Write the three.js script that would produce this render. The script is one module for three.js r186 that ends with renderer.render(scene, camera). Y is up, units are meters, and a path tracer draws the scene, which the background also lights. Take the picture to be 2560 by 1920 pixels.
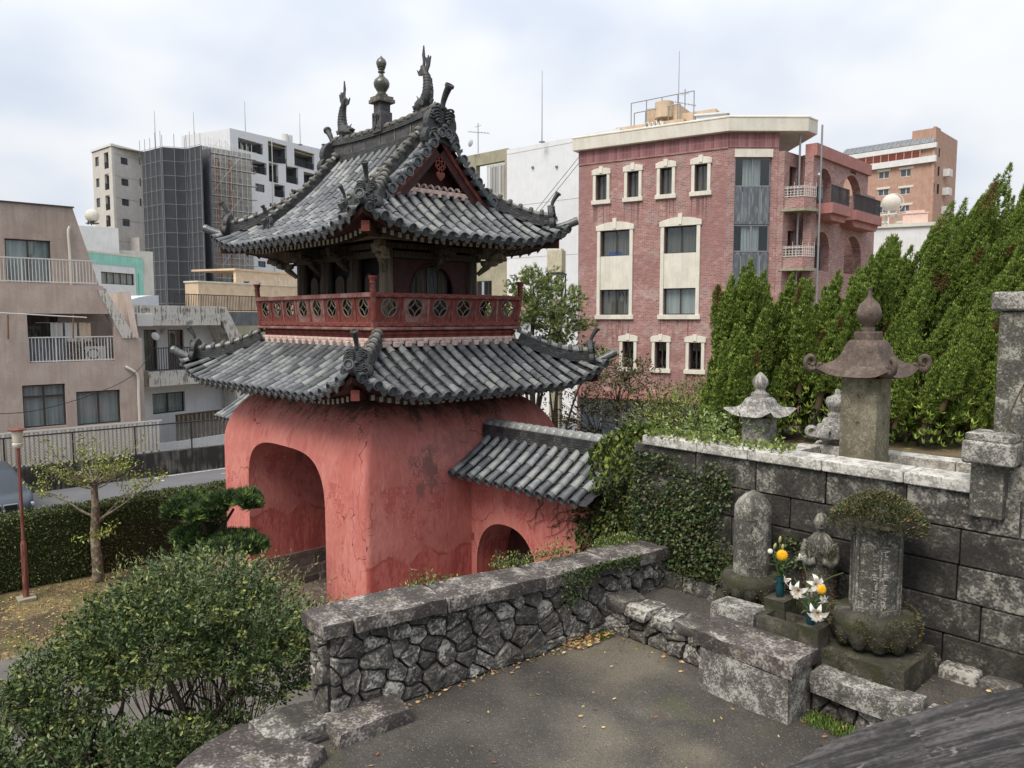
import * as THREE from 'three';
import { mergeGeometries, mergeVertices, toCreasedNormals } from 'three/addons/utils/BufferGeometryUtils.js';
import { RoundedBoxGeometry } from 'three/addons/geometries/RoundedBoxGeometry.js';
import { ConvexGeometry } from 'three/addons/geometries/ConvexGeometry.js';
import { Brush, Evaluator, SUBTRACTION } from 'three-bvh-csg';

// ---------------------------------------------------------------- camera, sky, sun, exposure
// The world axes follow the temple: x runs along the gate's front, z out of it, y = 0 near the foot of its red plaster.
const scene = new THREE.Scene();
const camera = new THREE.PerspectiveCamera(53.62, 4 / 3, 0.1, 3000);
camera.position.set(16.51, 6.05, 10.78);
camera.lookAt(16.51 - 0.7334, 6.05 - 0.08545, 10.78 - 0.6744);
scene.add(camera);
const renderer = new THREE.WebGLRenderer({ antialias: true });
renderer.setSize(1024, 768);
renderer.toneMapping = THREE.LinearToneMapping;
renderer.toneMappingExposure = 2.25;
renderer.shadowMap.enabled = true;
renderer.shadowMap.type = THREE.PCFSoftShadowMap;

// ---- seeded random numbers and tiling noise
function rngOf(seed) { let a = (seed * 2654435761) >>> 0; return () => { a = (a + 0x6D2B79F5) | 0; let t = Math.imul(a ^ (a >>> 15), 1 | a); t = (t + Math.imul(t ^ (t >>> 7), 61 | t)) ^ t; return ((t ^ (t >>> 14)) >>> 0) / 4294967296; }; }
let R = rngOf(7);
const rr = (a, b) => a + (b - a) * R();
const GRID = new Float32Array(65536); { const r = rngOf(99); for (let i = 0; i < 65536; i++) GRID[i] = r(); }
const hash2 = (x, y, s) => GRID[((x * 73856093) ^ (y * 19349663) ^ (s * 83492791)) & 65535];
function vnoise(x, y, per, s = 0) {
  const xi = Math.floor(x), yi = Math.floor(y); let fx = x - xi, fy = y - yi; fx = fx * fx * (3 - 2 * fx); fy = fy * fy * (3 - 2 * fy);
  const m = (v) => per ? ((v % per) + per) % per : v;
  const a = hash2(m(xi), m(yi), s), b = hash2(m(xi + 1), m(yi), s), c = hash2(m(xi), m(yi + 1), s), d = hash2(m(xi + 1), m(yi + 1), s);
  return a + (b - a) * fx + (c - a) * fy + (a - b - c + d) * fx * fy;
}
function fbm(x, y, per, oct = 4, s = 0) { let v = 0, a = 0.5, t = 0; for (let i = 0; i < oct; i++) { v += a * vnoise(x, y, per, s + i * 7); t += a; a *= 0.5; x *= 2; y *= 2; if (per) per *= 2; } return v / t; }
function n3(x, y, z, s = 0) { return (vnoise(x + z * 0.71, y - z * 0.37, 0, s) + vnoise(y + x * 0.31, z + y * 0.17, 0, s + 3) + vnoise(z - y * 0.23, x + z * 0.13, 0, s + 5)) / 3 - 0.5; }
const clamp = (v, a = 0, b = 1) => Math.min(b, Math.max(a, v));
const sstep = (a, b, v) => { v = clamp((v - a) / (b - a)); return v * v * (3 - 2 * v); };
const mix = (a, b, t) => a + (b - a) * t;
const mix3 = (a, b, t) => [mix(a[0], b[0], t), mix(a[1], b[1], t), mix(a[2], b[2], t)];

// ---- overcast sky, after the standard overcast distribution, with soft cloud sheets
{
  const W = 1024, H = 512, d = new Float32Array(W * H * 4);
  for (let j = 0; j < H; j++) {
    const el = (j + 0.5) / H * Math.PI - Math.PI / 2, se = Math.sin(Math.max(el, 0)), ce = Math.cos(el);
    for (let i = 0; i < W; i++) {
      const az = ((i + 0.5) / W - 0.5) * 2 * Math.PI;
      const k = 2.1 / (se + 0.32), x = Math.cos(az) * ce * k + 20, y = Math.sin(az) * ce * k + 20;
      const c = fbm(x * 1.5, y * 1.5, 0, 6, 3), c2 = fbm(x * 0.45 + 9, y * 0.45 + 3, 0, 4, 31);
      const cl = sstep(0.34, 0.64, c * 0.55 + c2 * 0.45);
      const L = 0.345 * (1 + 0.65 * se) * mix(0.89, 1.06, cl);
      const col = mix3([0.85, 0.945, 1.11], [0.985, 1.01, 1.045], cl), o = (j * W + i) * 4;
      d[o] = L * col[0]; d[o + 1] = L * col[1]; d[o + 2] = L * col[2]; d[o + 3] = 1;
    }
  }
  const t = new THREE.DataTexture(d, W, H, THREE.RGBAFormat, THREE.FloatType);
  t.mapping = THREE.EquirectangularReflectionMapping; t.magFilter = t.minFilter = THREE.LinearFilter; t.needsUpdate = true;
  scene.background = t; scene.environment = t;
}
const sun = new THREE.DirectionalLight(0xfff4e6, 1.5);
sun.position.set(6, 56, 38); sun.target.position.set(0, 3, 0);
sun.castShadow = true; sun.shadow.radius = 60; sun.shadow.mapSize.set(4096, 4096);
Object.assign(sun.shadow.camera, { left: -60, right: 60, top: 60, bottom: -60, near: 1, far: 220 });
scene.add(sun, sun.target);

// ---------------------------------------------------------------- helpers
const taken = {};
function numbered(n) { const k = taken[n] || 0; taken[n] = k + 1; return k ? n + '_' + String(k).padStart(3, '0') : n; }
function tag(o, label, category, group, kind) { o.userData.label = label; if (category) o.userData.category = category; if (group) o.userData.group = group; if (kind) o.userData.kind = kind; return o; }
function thing(name, label, category, pos = [0, 0, 0], group) { const g = new THREE.Group(); g.name = numbered(name); g.position.set(...pos); scene.add(g); return tag(g, label, category, group); }
function part(parent, name, geo, mat) { const m = new THREE.Mesh(geo, mat); m.name = name; m.castShadow = m.receiveShadow = true; parent.add(m); return m; }
function group(parent, name, pos) { const g = new THREE.Group(); g.name = name; if (pos) g.position.set(...pos); parent.add(g); return g; }
function structure(name, geo, mat, label) { const m = part(scene, numbered(name), geo, mat); m.userData.kind = 'structure'; if (label) m.userData.label = label; return m; }
// uv in metres, by the direction a face points
function boxUV(g) {
  if (g.index) g = g.toNonIndexed();
  const p = g.attributes.position, n = p.count, uv = new Float32Array(n * 2), a = new THREE.Vector3(), b = new THREE.Vector3(), c = new THREE.Vector3();
  for (let i = 0; i < n; i += 3) {
    a.fromBufferAttribute(p, i); b.fromBufferAttribute(p, i + 1).sub(a); c.fromBufferAttribute(p, i + 2).sub(a); b.cross(c);
    const ax = Math.abs(b.x), ay = Math.abs(b.y), az = Math.abs(b.z);
    for (let k = 0; k < 3; k++) {
      const x = p.getX(i + k), y = p.getY(i + k), z = p.getZ(i + k);
      uv[(i + k) * 2] = ax > ay && ax > az ? z : x; uv[(i + k) * 2 + 1] = ay >= ax && ay >= az ? z : y;
    }
  }
  g.setAttribute('uv', new THREE.BufferAttribute(uv, 2)); return g;
}
function bx(w, h, d, x = 0, y = 0, z = 0, bev = 0) { const g = bev ? new RoundedBoxGeometry(w, h, d, 1, Math.min(bev, w / 2.1, h / 2.1, d / 2.1)) : new THREE.BoxGeometry(w, h, d); g.translate(x, y, z); return boxUV(g); }
const bxc = (x0, x1, y0, y1, z0, z1, bev = 0) => bx(x1 - x0, y1 - y0, z1 - z0, (x0 + x1) / 2, (y0 + y1) / 2, (z0 + z1) / 2, bev);
function merge(list) { const a = list.map((g) => { g = g.index ? g.toNonIndexed() : g; if (!g.attributes.normal) g.computeVertexNormals(); for (const k of Object.keys(g.attributes)) if (!['position', 'normal', 'uv'].includes(k)) g.deleteAttribute(k); if (!g.attributes.uv) boxUV(g); return g; }); return mergeGeometries(a); }
const V = (x, y, z) => new THREE.Vector3(x, y, z);
function rod(a, b, r0, r1 = r0, seg = 6) { const A = V(...a), B = V(...b), d = B.clone().sub(A), L = d.length(); const g = new THREE.CylinderGeometry(r1, r0, L, seg, 1); g.translate(0, L / 2, 0); g.applyQuaternion(new THREE.Quaternion().setFromUnitVectors(V(0, 1, 0), d.normalize())); g.translate(...a); return g; }
function beam(a, b, w, h) { const A = V(...a), B = V(...b), d = B.clone().sub(A), L = d.length(), z = d.normalize(), x = V(0, 1, 0).cross(z).normalize(), y = z.clone().cross(x); const g = new THREE.BoxGeometry(w, h, L); boxUV(g); g.translate(0, 0, L / 2); g.applyMatrix4(new THREE.Matrix4().makeBasis(x, y, z)); g.translate(...a); return g; }
function tube(pts, rad, seg = 7, cap = true) { // pts: [x,y,z]; rad: number or fn(t)
  const c = new THREE.CatmullRomCurve3(pts.map((p) => V(...p))), n = Math.max(4, pts.length * 4), fr = c.computeFrenetFrames(n), pos = [], idx = [], uv = [];
  for (let i = 0; i <= n; i++) { const P = c.getPointAt(i / n), r = typeof rad === 'function' ? rad(i / n) : rad; for (let k = 0; k <= seg; k++) { const a = k / seg * 2 * Math.PI, q = P.clone().addScaledVector(fr.normals[i], Math.cos(a) * r).addScaledVector(fr.binormals[i], Math.sin(a) * r); pos.push(q.x, q.y, q.z); uv.push(k / seg * 0.4, i / n * 2); } }
  for (let i = 0; i < n; i++) for (let k = 0; k < seg; k++) { const a = i * (seg + 1) + k, b = a + seg + 1; idx.push(a, a + 1, b, b, a + 1, b + 1); }
  if (cap) for (const i of [0, n]) { const P = c.getPointAt(i / n), o = pos.length / 3; pos.push(P.x, P.y, P.z); uv.push(0, 0); for (let k = 0; k < seg; k++) { const a = i * (seg + 1) + k; i ? idx.push(a, a + 1, o) : idx.push(a + 1, a, o); } }
  const g = new THREE.BufferGeometry(); g.setAttribute('position', new THREE.Float32BufferAttribute(pos, 3)); g.setAttribute('uv', new THREE.Float32BufferAttribute(uv, 2)); g.setIndex(idx); g.computeVertexNormals(); return g;
}
function sweep(path, sec, close = true) { // path: [x,y,z] list, sec: [side, up] closed outline; stays upright
  const n = path.length, m = sec.length, P = path.map((p) => V(...p)), pos = [], idx = [];
  for (let i = 0; i < n; i++) { const t = P[Math.min(i + 1, n - 1)].clone().sub(P[Math.max(i - 1, 0)]); const s = V(t.z, 0, -t.x).normalize(), u = t.normalize().cross(s).negate(); if (u.y < 0) u.negate(); for (const [a, b] of sec) { const q = P[i].clone().addScaledVector(s, a).addScaledVector(u, b); pos.push(q.x, q.y, q.z); } }
  for (let i = 0; i < n - 1; i++) for (let k = 0; k < m; k++) { const a = i * m + k, b = i * m + (k + 1) % m; idx.push(a, a + m, b, b, a + m, b + m); }
  if (close) { const tri = THREE.ShapeUtils.triangulateShape(sec.map((s) => new THREE.Vector2(...s)), []); for (const t of tri) { idx.push(t[0], t[1], t[2]); const o = (n - 1) * m; idx.push(o + t[2], o + t[1], o + t[0]); } }
  let g = new THREE.BufferGeometry(); g.setAttribute('position', new THREE.Float32BufferAttribute(pos, 3)); g.setIndex(idx); g = boxUV(g); g.computeVertexNormals(); return g;
}
function extrude(pts, depth, bev = 0, holes = [], curve = 8) { const s = pts instanceof THREE.Shape ? pts : new THREE.Shape(pts.map((p) => new THREE.Vector2(...p))); for (const h of holes) s.holes.push(h); const g = new THREE.ExtrudeGeometry(s, { depth, bevelEnabled: bev > 0, bevelSize: bev, bevelThickness: bev, bevelSegments: 1, curveSegments: curve }); return boxUV(g); }
function lathe(pts, seg = 20, flat = false) { let g = new THREE.LatheGeometry(pts.map((p) => new THREE.Vector2(Math.max(p[0], 0.0005), p[1])), seg); if (flat) { g = g.toNonIndexed(); g.computeVertexNormals(); } const p = g.attributes.position, uv = g.attributes.uv; for (let i = 0; i < p.count; i++) uv.setXY(i, uv.getX(i) * 1.6, p.getY(i)); return g; }
// an irregular stone: a box blown towards a rounded form and roughened
function rock(w, h, d, seed, rough = 0.1, round = 0.5, seg = 3) {
  let g = new THREE.BoxGeometry(1, 1, 1, seg, seg, seg); g.deleteAttribute('uv'); g.deleteAttribute('normal'); g = mergeVertices(g, 1e-4);
  const p = g.attributes.position, v = V(0, 0, 0);
  for (let i = 0; i < p.count; i++) { v.fromBufferAttribute(p, i); const s = v.clone().normalize().multiplyScalar(0.62); v.lerp(s, round); v.multiply(V(w, h, d)); const f = 2.2 / Math.max(0.3, Math.min(w, h, d) * 3), k = rough * Math.min(w, h, d) * 2.2; v.x += k * n3(v.x * f + seed, v.y * f, v.z * f, 1); v.y += k * n3(v.x * f, v.y * f + seed, v.z * f, 2); v.z += k * n3(v.x * f, v.y * f, v.z * f + seed, 3); p.setXYZ(i, v.x, v.y, v.z); }
  g = g.toNonIndexed(); g = toCreasedNormals(g, 0.9); return boxUV(g);
}
function xf(g, { p = [0, 0, 0], r = [0, 0, 0], s = [1, 1, 1] } = {}) { g = g.clone(); g.applyMatrix4(new THREE.Matrix4().compose(V(...p), new THREE.Quaternion().setFromEuler(new THREE.Euler(...r)), V(...s))); return g; }

// ---------------------------------------------------------------- textures and materials
function tex(size, metres, fn, srgb = true) { // fn(u 0..1, v 0..1) -> [r,g,b] (sRGB 0..1) or a number; tiles
  const [w, h] = Array.isArray(size) ? size : [size, size], d = new Uint8Array(w * h * 4);
  for (let j = 0; j < h; j++) for (let i = 0; i < w; i++) { const c = fn(i / w, j / h), o = (j * w + i) * 4; if (typeof c === 'number') d[o] = d[o + 1] = d[o + 2] = clamp(c) * 255; else { d[o] = clamp(c[0]) * 255; d[o + 1] = clamp(c[1]) * 255; d[o + 2] = clamp(c[2]) * 255; } d[o + 3] = 255; }
  const t = new THREE.DataTexture(d, w, h); t.wrapS = t.wrapT = THREE.RepeatWrapping; t.magFilter = THREE.LinearFilter; t.minFilter = THREE.LinearMipmapLinearFilter; t.generateMipmaps = true; if (srgb) t.colorSpace = THREE.SRGBColorSpace;
  const m = Array.isArray(metres) ? metres : [metres, metres]; t.repeat.set(1 / m[0], 1 / m[1]); t.needsUpdate = true; return t;
}
function mat(o) { const { hex, ...rest } = o; const m = new THREE.MeshStandardMaterial({ roughness: 0.85, ...rest }); if (hex !== undefined) m.color.set(hex); return m; }
const hx = (h) => [(h >> 16 & 255) / 255, (h >> 8 & 255) / 255, (h & 255) / 255];
// mottled: a base colour with coarse and fine variation
const mottle = (a, b, f1, f2, s) => (u, v) => { const c = fbm(u * f1, v * f1, f1, 4, s), f = fbm(u * f2, v * f2, f2, 2, s + 11); return mix3(hx(a), hx(b), sstep(0.25, 0.75, c * 0.6 + f * 0.4)); };
// weathered stone: dark body, pale lichen discs and crusts, some moss
const stoneFn = (dark, mid, pale, amt, s, moss, mossAmt = 0) => (u, v) => {
  const c = fbm(u * 5, v * 5, 5, 5, s), f = fbm(u * 70, v * 70, 70, 3, s + 5), g = fbm(u * 18, v * 18, 18, 5, s + 17);
  let col = mix3(hx(dark), hx(mid), sstep(0.3, 0.7, c * 0.45 + f * 0.35 + g * 0.2));
  const l = sstep(0.66 - amt * 0.3, 0.84 - amt * 0.3, g * 0.35 + f * 0.4 + c * 0.3); col = mix3(col, hx(pale), l * 0.75);
  if (mossAmt) { const m = fbm(u * 7 + 3, v * 7, 7, 5, s + 40); col = mix3(col, mix3(hx(moss), [0.13, 0.12, 0.07], f * 0.7), sstep(0.7 - mossAmt * 0.42, 0.86 - mossAmt * 0.42, m * 0.6 + f * 0.4) * 0.9); }
  return col;
};
const bumpFine = tex(512, 1, (u, v) => fbm(u * 24, v * 24, 24, 5, 61), false);
const bumpCoarse = tex(512, 1.6, (u, v) => fbm(u * 10, v * 10, 10, 5, 71) * 0.7 + fbm(u * 60, v * 60, 60, 2, 75) * 0.3, false);
const bumpStreak = tex([256, 256], [0.5, 1.5], (u, v) => fbm(u * 32, v * 4, 0, 1, 81) * 0 + vnoise(u * 48, v * 6, 0, 82) * 0.5 + fbm(u * 24, v * 8, 24, 3, 83) * 0.5, false);
const stoneMat = (dark, mid, pale, amt, s, moss, mossAmt, size = 1.3, bump = 0.012) => mat({ map: tex(512, size, stoneFn(dark, mid, pale, amt, s, moss, mossAmt)), bumpMap: bumpCoarse, bumpScale: bump, roughness: 0.93 });
const M = {};
M.rubble = [
  stoneMat(0x393633, 0x75726c, 0xb0aea7, 0.42, 101), stoneMat(0x403d3a, 0x7d7a74, 0xbab8b0, 0.62, 131), stoneMat(0x3d3a37, 0x6f6b65, 0x9f9c94, 0.3, 161), stoneMat(0x34312f, 0x67645f, 0xa4a299, 0.4, 191, 0x4a4d32, 0.2)];
M.ashlar = [stoneMat(0x252422, 0x4f4c48, 0x89877f, 0.2, 201, 0x3b3c26, 0.12), stoneMat(0x2a2926, 0x5b5853, 0x97958c, 0.36, 221, 0x3f4028, 0.1), stoneMat(0x22211f, 0x46433e, 0x7d7b74, 0.18, 241, 0x34351f, 0.3), stoneMat(0x312f2c, 0x676460, 0xa19f96, 0.5, 261)];
M.coping = stoneMat(0x83817b, 0xb0aea8, 0xcfcec8, 0.7, 301, 0x55563c, 0.05, 1, 0.006);
M.darkCoping = stoneMat(0x3a3533, 0x746d69, 0xa8a49d, 0.5, 321, 0x4a4d2a, 0.15);
M.grave = stoneMat(0x403f3b, 0x7b7a71, 0xaaa89d, 0.5, 341, 0x57593c, 0.15, 0.8, 0.01);
M.mossyStone = stoneMat(0x2f2d28, 0x544f47, 0x827f75, 0.25, 361, 0x373c20, 0.6, 0.8, 0.02);
M.paleBlock = stoneMat(0x4c4a46, 0x878580, 0xb8b6af, 0.6, 381, 0x484b2a, 0.1, 0.8, 0.012);
M.lanternBrown = stoneMat(0x463c36, 0x6a5d55, 0x857c74, 0.15, 401, 0x4a473f, 0.1, 0.9, 0.006);
M.lanternShaft = stoneMat(0x5c5849, 0x7d7866, 0x949080, 0.35, 421, 0x413d2d, 0.1, 1.1, 0.005);
M.lanternWhite = stoneMat(0x5f5c58, 0x969490, 0xb5b4b1, 0.6, 441, 0x403e38, 0.1, 0.6, 0.008);
M.slate = mat({ map: tex([1024, 512], [2.0, 1.0], (u, v) => { const w = fbm(u * 5, v * 40, 0, 5, 451), f = fbm(u * 60, v * 60, 60, 3, 455), c = fbm(u * 3, v * 6, 0, 4, 457); const k = mix3(hx(0x1d1c1d), hx(0x535050), sstep(0.3, 0.7, w * 0.5 + f * 0.25 + c * 0.25)); return mix3(k, hx(0x9a9892), sstep(0.66, 0.78, fbm(u * 20, v * 20, 20, 4, 459) * 0.6 + f * 0.4) * 0.6); }), bumpMap: tex([512, 512], [2.0, 0.8], (u, v) => fbm(u * 4, v * 44, 0, 5, 461) * 0.75 + fbm(u * 50, v * 50, 50, 3, 465) * 0.25, false), bumpScale: 0.04, roughness: 0.8 });
M.tiles = [0x66696d, 0x74787b, 0x54585b, 0x83878a, 0x8e918f, 0x5f6367].map((h, i) => mat({ map: tex(128, 0.5, (u, v) => { const c = fbm(u * 5, v * 5, 5, 4, 500 + i * 9), f = fbm(u * 30, v * 30, 30, 2, 503 + i); return mix3(mix3(hx(h), hx(0x2c2e30), 0.22), mix3(hx(h), hx(0xaeb0ae), 0.16), sstep(0.3, 0.7, c * 0.65 + f * 0.35)); }), roughness: 0.3, metalness: 0.0, bumpMap: bumpFine, bumpScale: 0.002 }));
M.pan = mat({ map: tex(256, 1, mottle(0x1b1c1e, 0x323436, 8, 40, 560)), roughness: 0.55 });
M.ridge = mat({ map: tex(256, 1, stoneFn(0x2b2c2e, 0x4a4c4d, 0x77756e, 0.28, 570)), roughness: 0.55, bumpMap: bumpFine, bumpScale: 0.004 });
M.ridgeTop = mat({ map: tex(256, 0.8, stoneFn(0x3c3a36, 0x5e5c57, 0x8d897c, 0.45, 575)), roughness: 0.75 });
M.oni = mat({ map: tex(256, 0.7, stoneFn(0x2a2c2d, 0x45484a, 0x696b68, 0.2, 580)), roughness: 0.6 });
M.mortar = mat({ map: tex(256, 0.8, mottle(0xa98f87, 0xd3c0b6, 8, 40, 590)), roughness: 0.9 });
M.redWood = mat({ map: tex([256, 256], [0.35, 1.6], (u, v) => { const g = fbm(u * 30, v * 5, 0, 4, 600), c = fbm(u * 4, v * 6, 0, 4, 603); const a = mix3(hx(0x54241f), hx(0x883d33), sstep(0.25, 0.75, g * 0.5 + c * 0.5)); return mix3(a, hx(0x7a625b), sstep(0.58, 0.75, fbm(u * 5, v * 8, 0, 4, 609)) * 0.6); }), roughness: 0.75, bumpMap: bumpStreak, bumpScale: 0.002 });
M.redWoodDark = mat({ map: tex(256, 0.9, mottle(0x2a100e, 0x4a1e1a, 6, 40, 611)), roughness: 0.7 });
M.fadedRed = mat({ map: tex(256, 0.9, mottle(0x6e3d38, 0x8d6f69, 6, 30, 615)), roughness: 0.85 });
M.brightRed = mat({ map: tex(128, 0.5, mottle(0x5f2a24, 0x83463b, 9, 40, 617)), roughness: 0.8 });
M.darkWood = mat({ map: tex([256, 256], [0.3, 1.6], (u, v) => mix3(hx(0x2a2520), hx(0x5d5448), sstep(0.2, 0.8, fbm(u * 26, v * 4, 0, 4, 620)))), roughness: 0.85, bumpMap: bumpStreak, bumpScale: 0.004 });
M.greyWood = mat({ map: tex([256, 256], [0.3, 1.6], (u, v) => mix3(hx(0x4d463c), hx(0x86796a), sstep(0.2, 0.8, fbm(u * 26, v * 4, 0, 4, 625)))), roughness: 0.88, bumpMap: bumpStreak, bumpScale: 0.005 });
M.greenWood = mat({ map: tex([256, 256], [0.3, 1.6], (u, v) => mix3(hx(0x2e3433), hx(0x59625f), sstep(0.2, 0.8, fbm(u * 26, v * 6, 0, 4, 628)))), roughness: 0.88, bumpMap: bumpStreak, bumpScale: 0.005 });
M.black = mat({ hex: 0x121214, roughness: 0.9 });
M.paintWhite = mat({ map: tex(128, 0.4, mottle(0xa9a39a, 0xd6d1c8, 6, 30, 630)), roughness: 0.85 });
M.bronze = mat({ map: tex(128, 0.6, mottle(0x4c4f4a, 0x73756c, 4, 20, 633)), roughness: 0.3, metalness: 0.5 });
M.ridgePanel = mat({ map: tex(256, 0.9, stoneFn(0x38383a, 0x57565a, 0x7d7a74, 0.3, 640)), roughness: 0.8 });
// ---------------------------------------------------------------- setting: ground, road, terrace
M.soil = mat({ map: tex(1024, 5, (u, v) => { const c = fbm(u * 5, v * 5, 5, 5, 701), f = fbm(u * 90, v * 90, 90, 2, 705), g = fbm(u * 40, v * 40, 40, 3, 709); let k = mix3(hx(0x4d4435), hx(0x77694b), sstep(0.3, 0.7, c)); k = mix3(k, hx(0x9a8a5c), sstep(0.6, 0.7, g * 0.6 + f * 0.4)); return mix3(k, hx(0x55592f), sstep(0.55, 0.72, fbm(u * 9, v * 9, 9, 4, 713)) * 0.6); }), bumpMap: bumpCoarse, bumpScale: 0.02, roughness: 0.97 });
M.asphalt = mat({ map: tex(512, 4, (u, v) => { const c = fbm(u * 5, v * 5, 5, 4, 721), f = fbm(u * 120, v * 120, 120, 2, 725); return mix3(hx(0x55565a), hx(0x77787b), c * 0.5 + f * 0.5); }), bumpMap: bumpFine, bumpScale: 0.006, roughness: 0.95 });
M.paving = mat({ map: tex(512, 2, (u, v) => { const c = fbm(u * 6, v * 6, 6, 5, 731), f = fbm(u * 90, v * 90, 90, 2, 735); return mix3(hx(0x4c4946), hx(0x7a7672), c * 0.6 + f * 0.4); }), bumpMap: bumpFine, bumpScale: 0.008, roughness: 0.95 });
M.terrace = mat({ map: tex(2048, 7, (u, v) => { // packed grey-brown grit with damp patches and scattered pale crumbs
  const c = fbm(u * 7, v * 7, 7, 5, 741), d = fbm(u * 22, v * 22, 22, 4, 745), f = fbm(u * 330, v * 330, 330, 2, 749), h = hash2(Math.floor(u * 820), Math.floor(v * 820), 5);
  let k = mix3(hx(0x393633), hx(0x5a5650), sstep(0.28, 0.72, c * 0.5 + d * 0.3 + f * 0.2)); k = mix3(k, hx(0x7a7464), sstep(0.52, 0.74, fbm(u * 5 + 3, v * 5, 5, 4, 753)) * 0.65); k = mix3(k, hx(0x33302d), sstep(0.5, 0.7, fbm(u * 4 + 1, v * 4 + 2, 4, 5, 755) * 0.8 + f * 0.2) * 0.6); k = mix3(k, hx(0x4d5136), sstep(0.64, 0.75, fbm(u * 8, v * 8 + 2, 8, 5, 757)) * 0.45);
  if (h > 0.97) k = mix3(k, hx(0x938d82), 0.4 + 0.35 * f); else if (h < 0.04) k = mix3(k, hx(0x25221f), 0.5);
  return k; }), bumpMap: tex(512, 0.9, (u, v) => fbm(u * 70, v * 70, 70, 3, 761), false), bumpScale: 0.012, roughness: 0.95 });
{ let g = new THREE.PlaneGeometry(1400, 1400); g.rotateX(-Math.PI / 2); g.translate(-150, -1.1, -100); structure('ground', boxUV(g), M.soil, 'leaf-strewn brown earth beside the hedge'); }
structure('path', merge([bxc(-4.6, 10.0, -1.25, -1.06, -6, 4.2), bxc(-2.0, 10.0, -1.25, -1.06, 4.2, 16)]), M.paving, 'grey paved forecourt around the gate');
structure('road', bxc(-14.75, -7.55, -0.8, -0.15, -60, 60), M.asphalt, 'grey asphalt lane behind the hedge');
M.marking = mat({ map: tex(256, 1, mottle(0x8d8d8c, 0xd8d8d6, 12, 60, 771)), roughness: 0.9 });
for (const [a, b, c, d] of [[-14.6, -14.48, -3.5, 1.25], [-14.48, -13.7, 1.13, 1.25], [-13.6, -13.5, -3.5, -1.0]]) structure('road_marking', bxc(a, b, -0.149, -0.144, c, d), M.marking);
// terrace, its low platform by the graves, and the plot behind the dressed wall
structure('terrace', bxc(10.05, 24, -1.3, 2.25, 3.8, 24), M.terrace, 'dark gritty terrace below the graves');
structure('platform', bxc(10.0, 24, -1.3, 2.58, 2.2, 3.72), M.terrace, 'raised gritty strip in front of the dressed wall');
structure('planting_bed', bxc(8.0, 10.04, -1.2, 1.6, 7.7, 16), M.soil, 'earth bank under the leafy shrub');
structure('grave_plot', merge([bxc(10.2, 26, -1.3, 4.05, -16, 2.3), bxc(8.9, 10.2, -1.3, 4.05, -16, 0.5)]), M.soil, 'raised ground behind the dressed wall');

// ---------------------------------------------------------------- the gate
const gate = thing('temple_gate', 'red plastered temple gate with two tiers of dark grey tiled roofs', 'gate');
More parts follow.
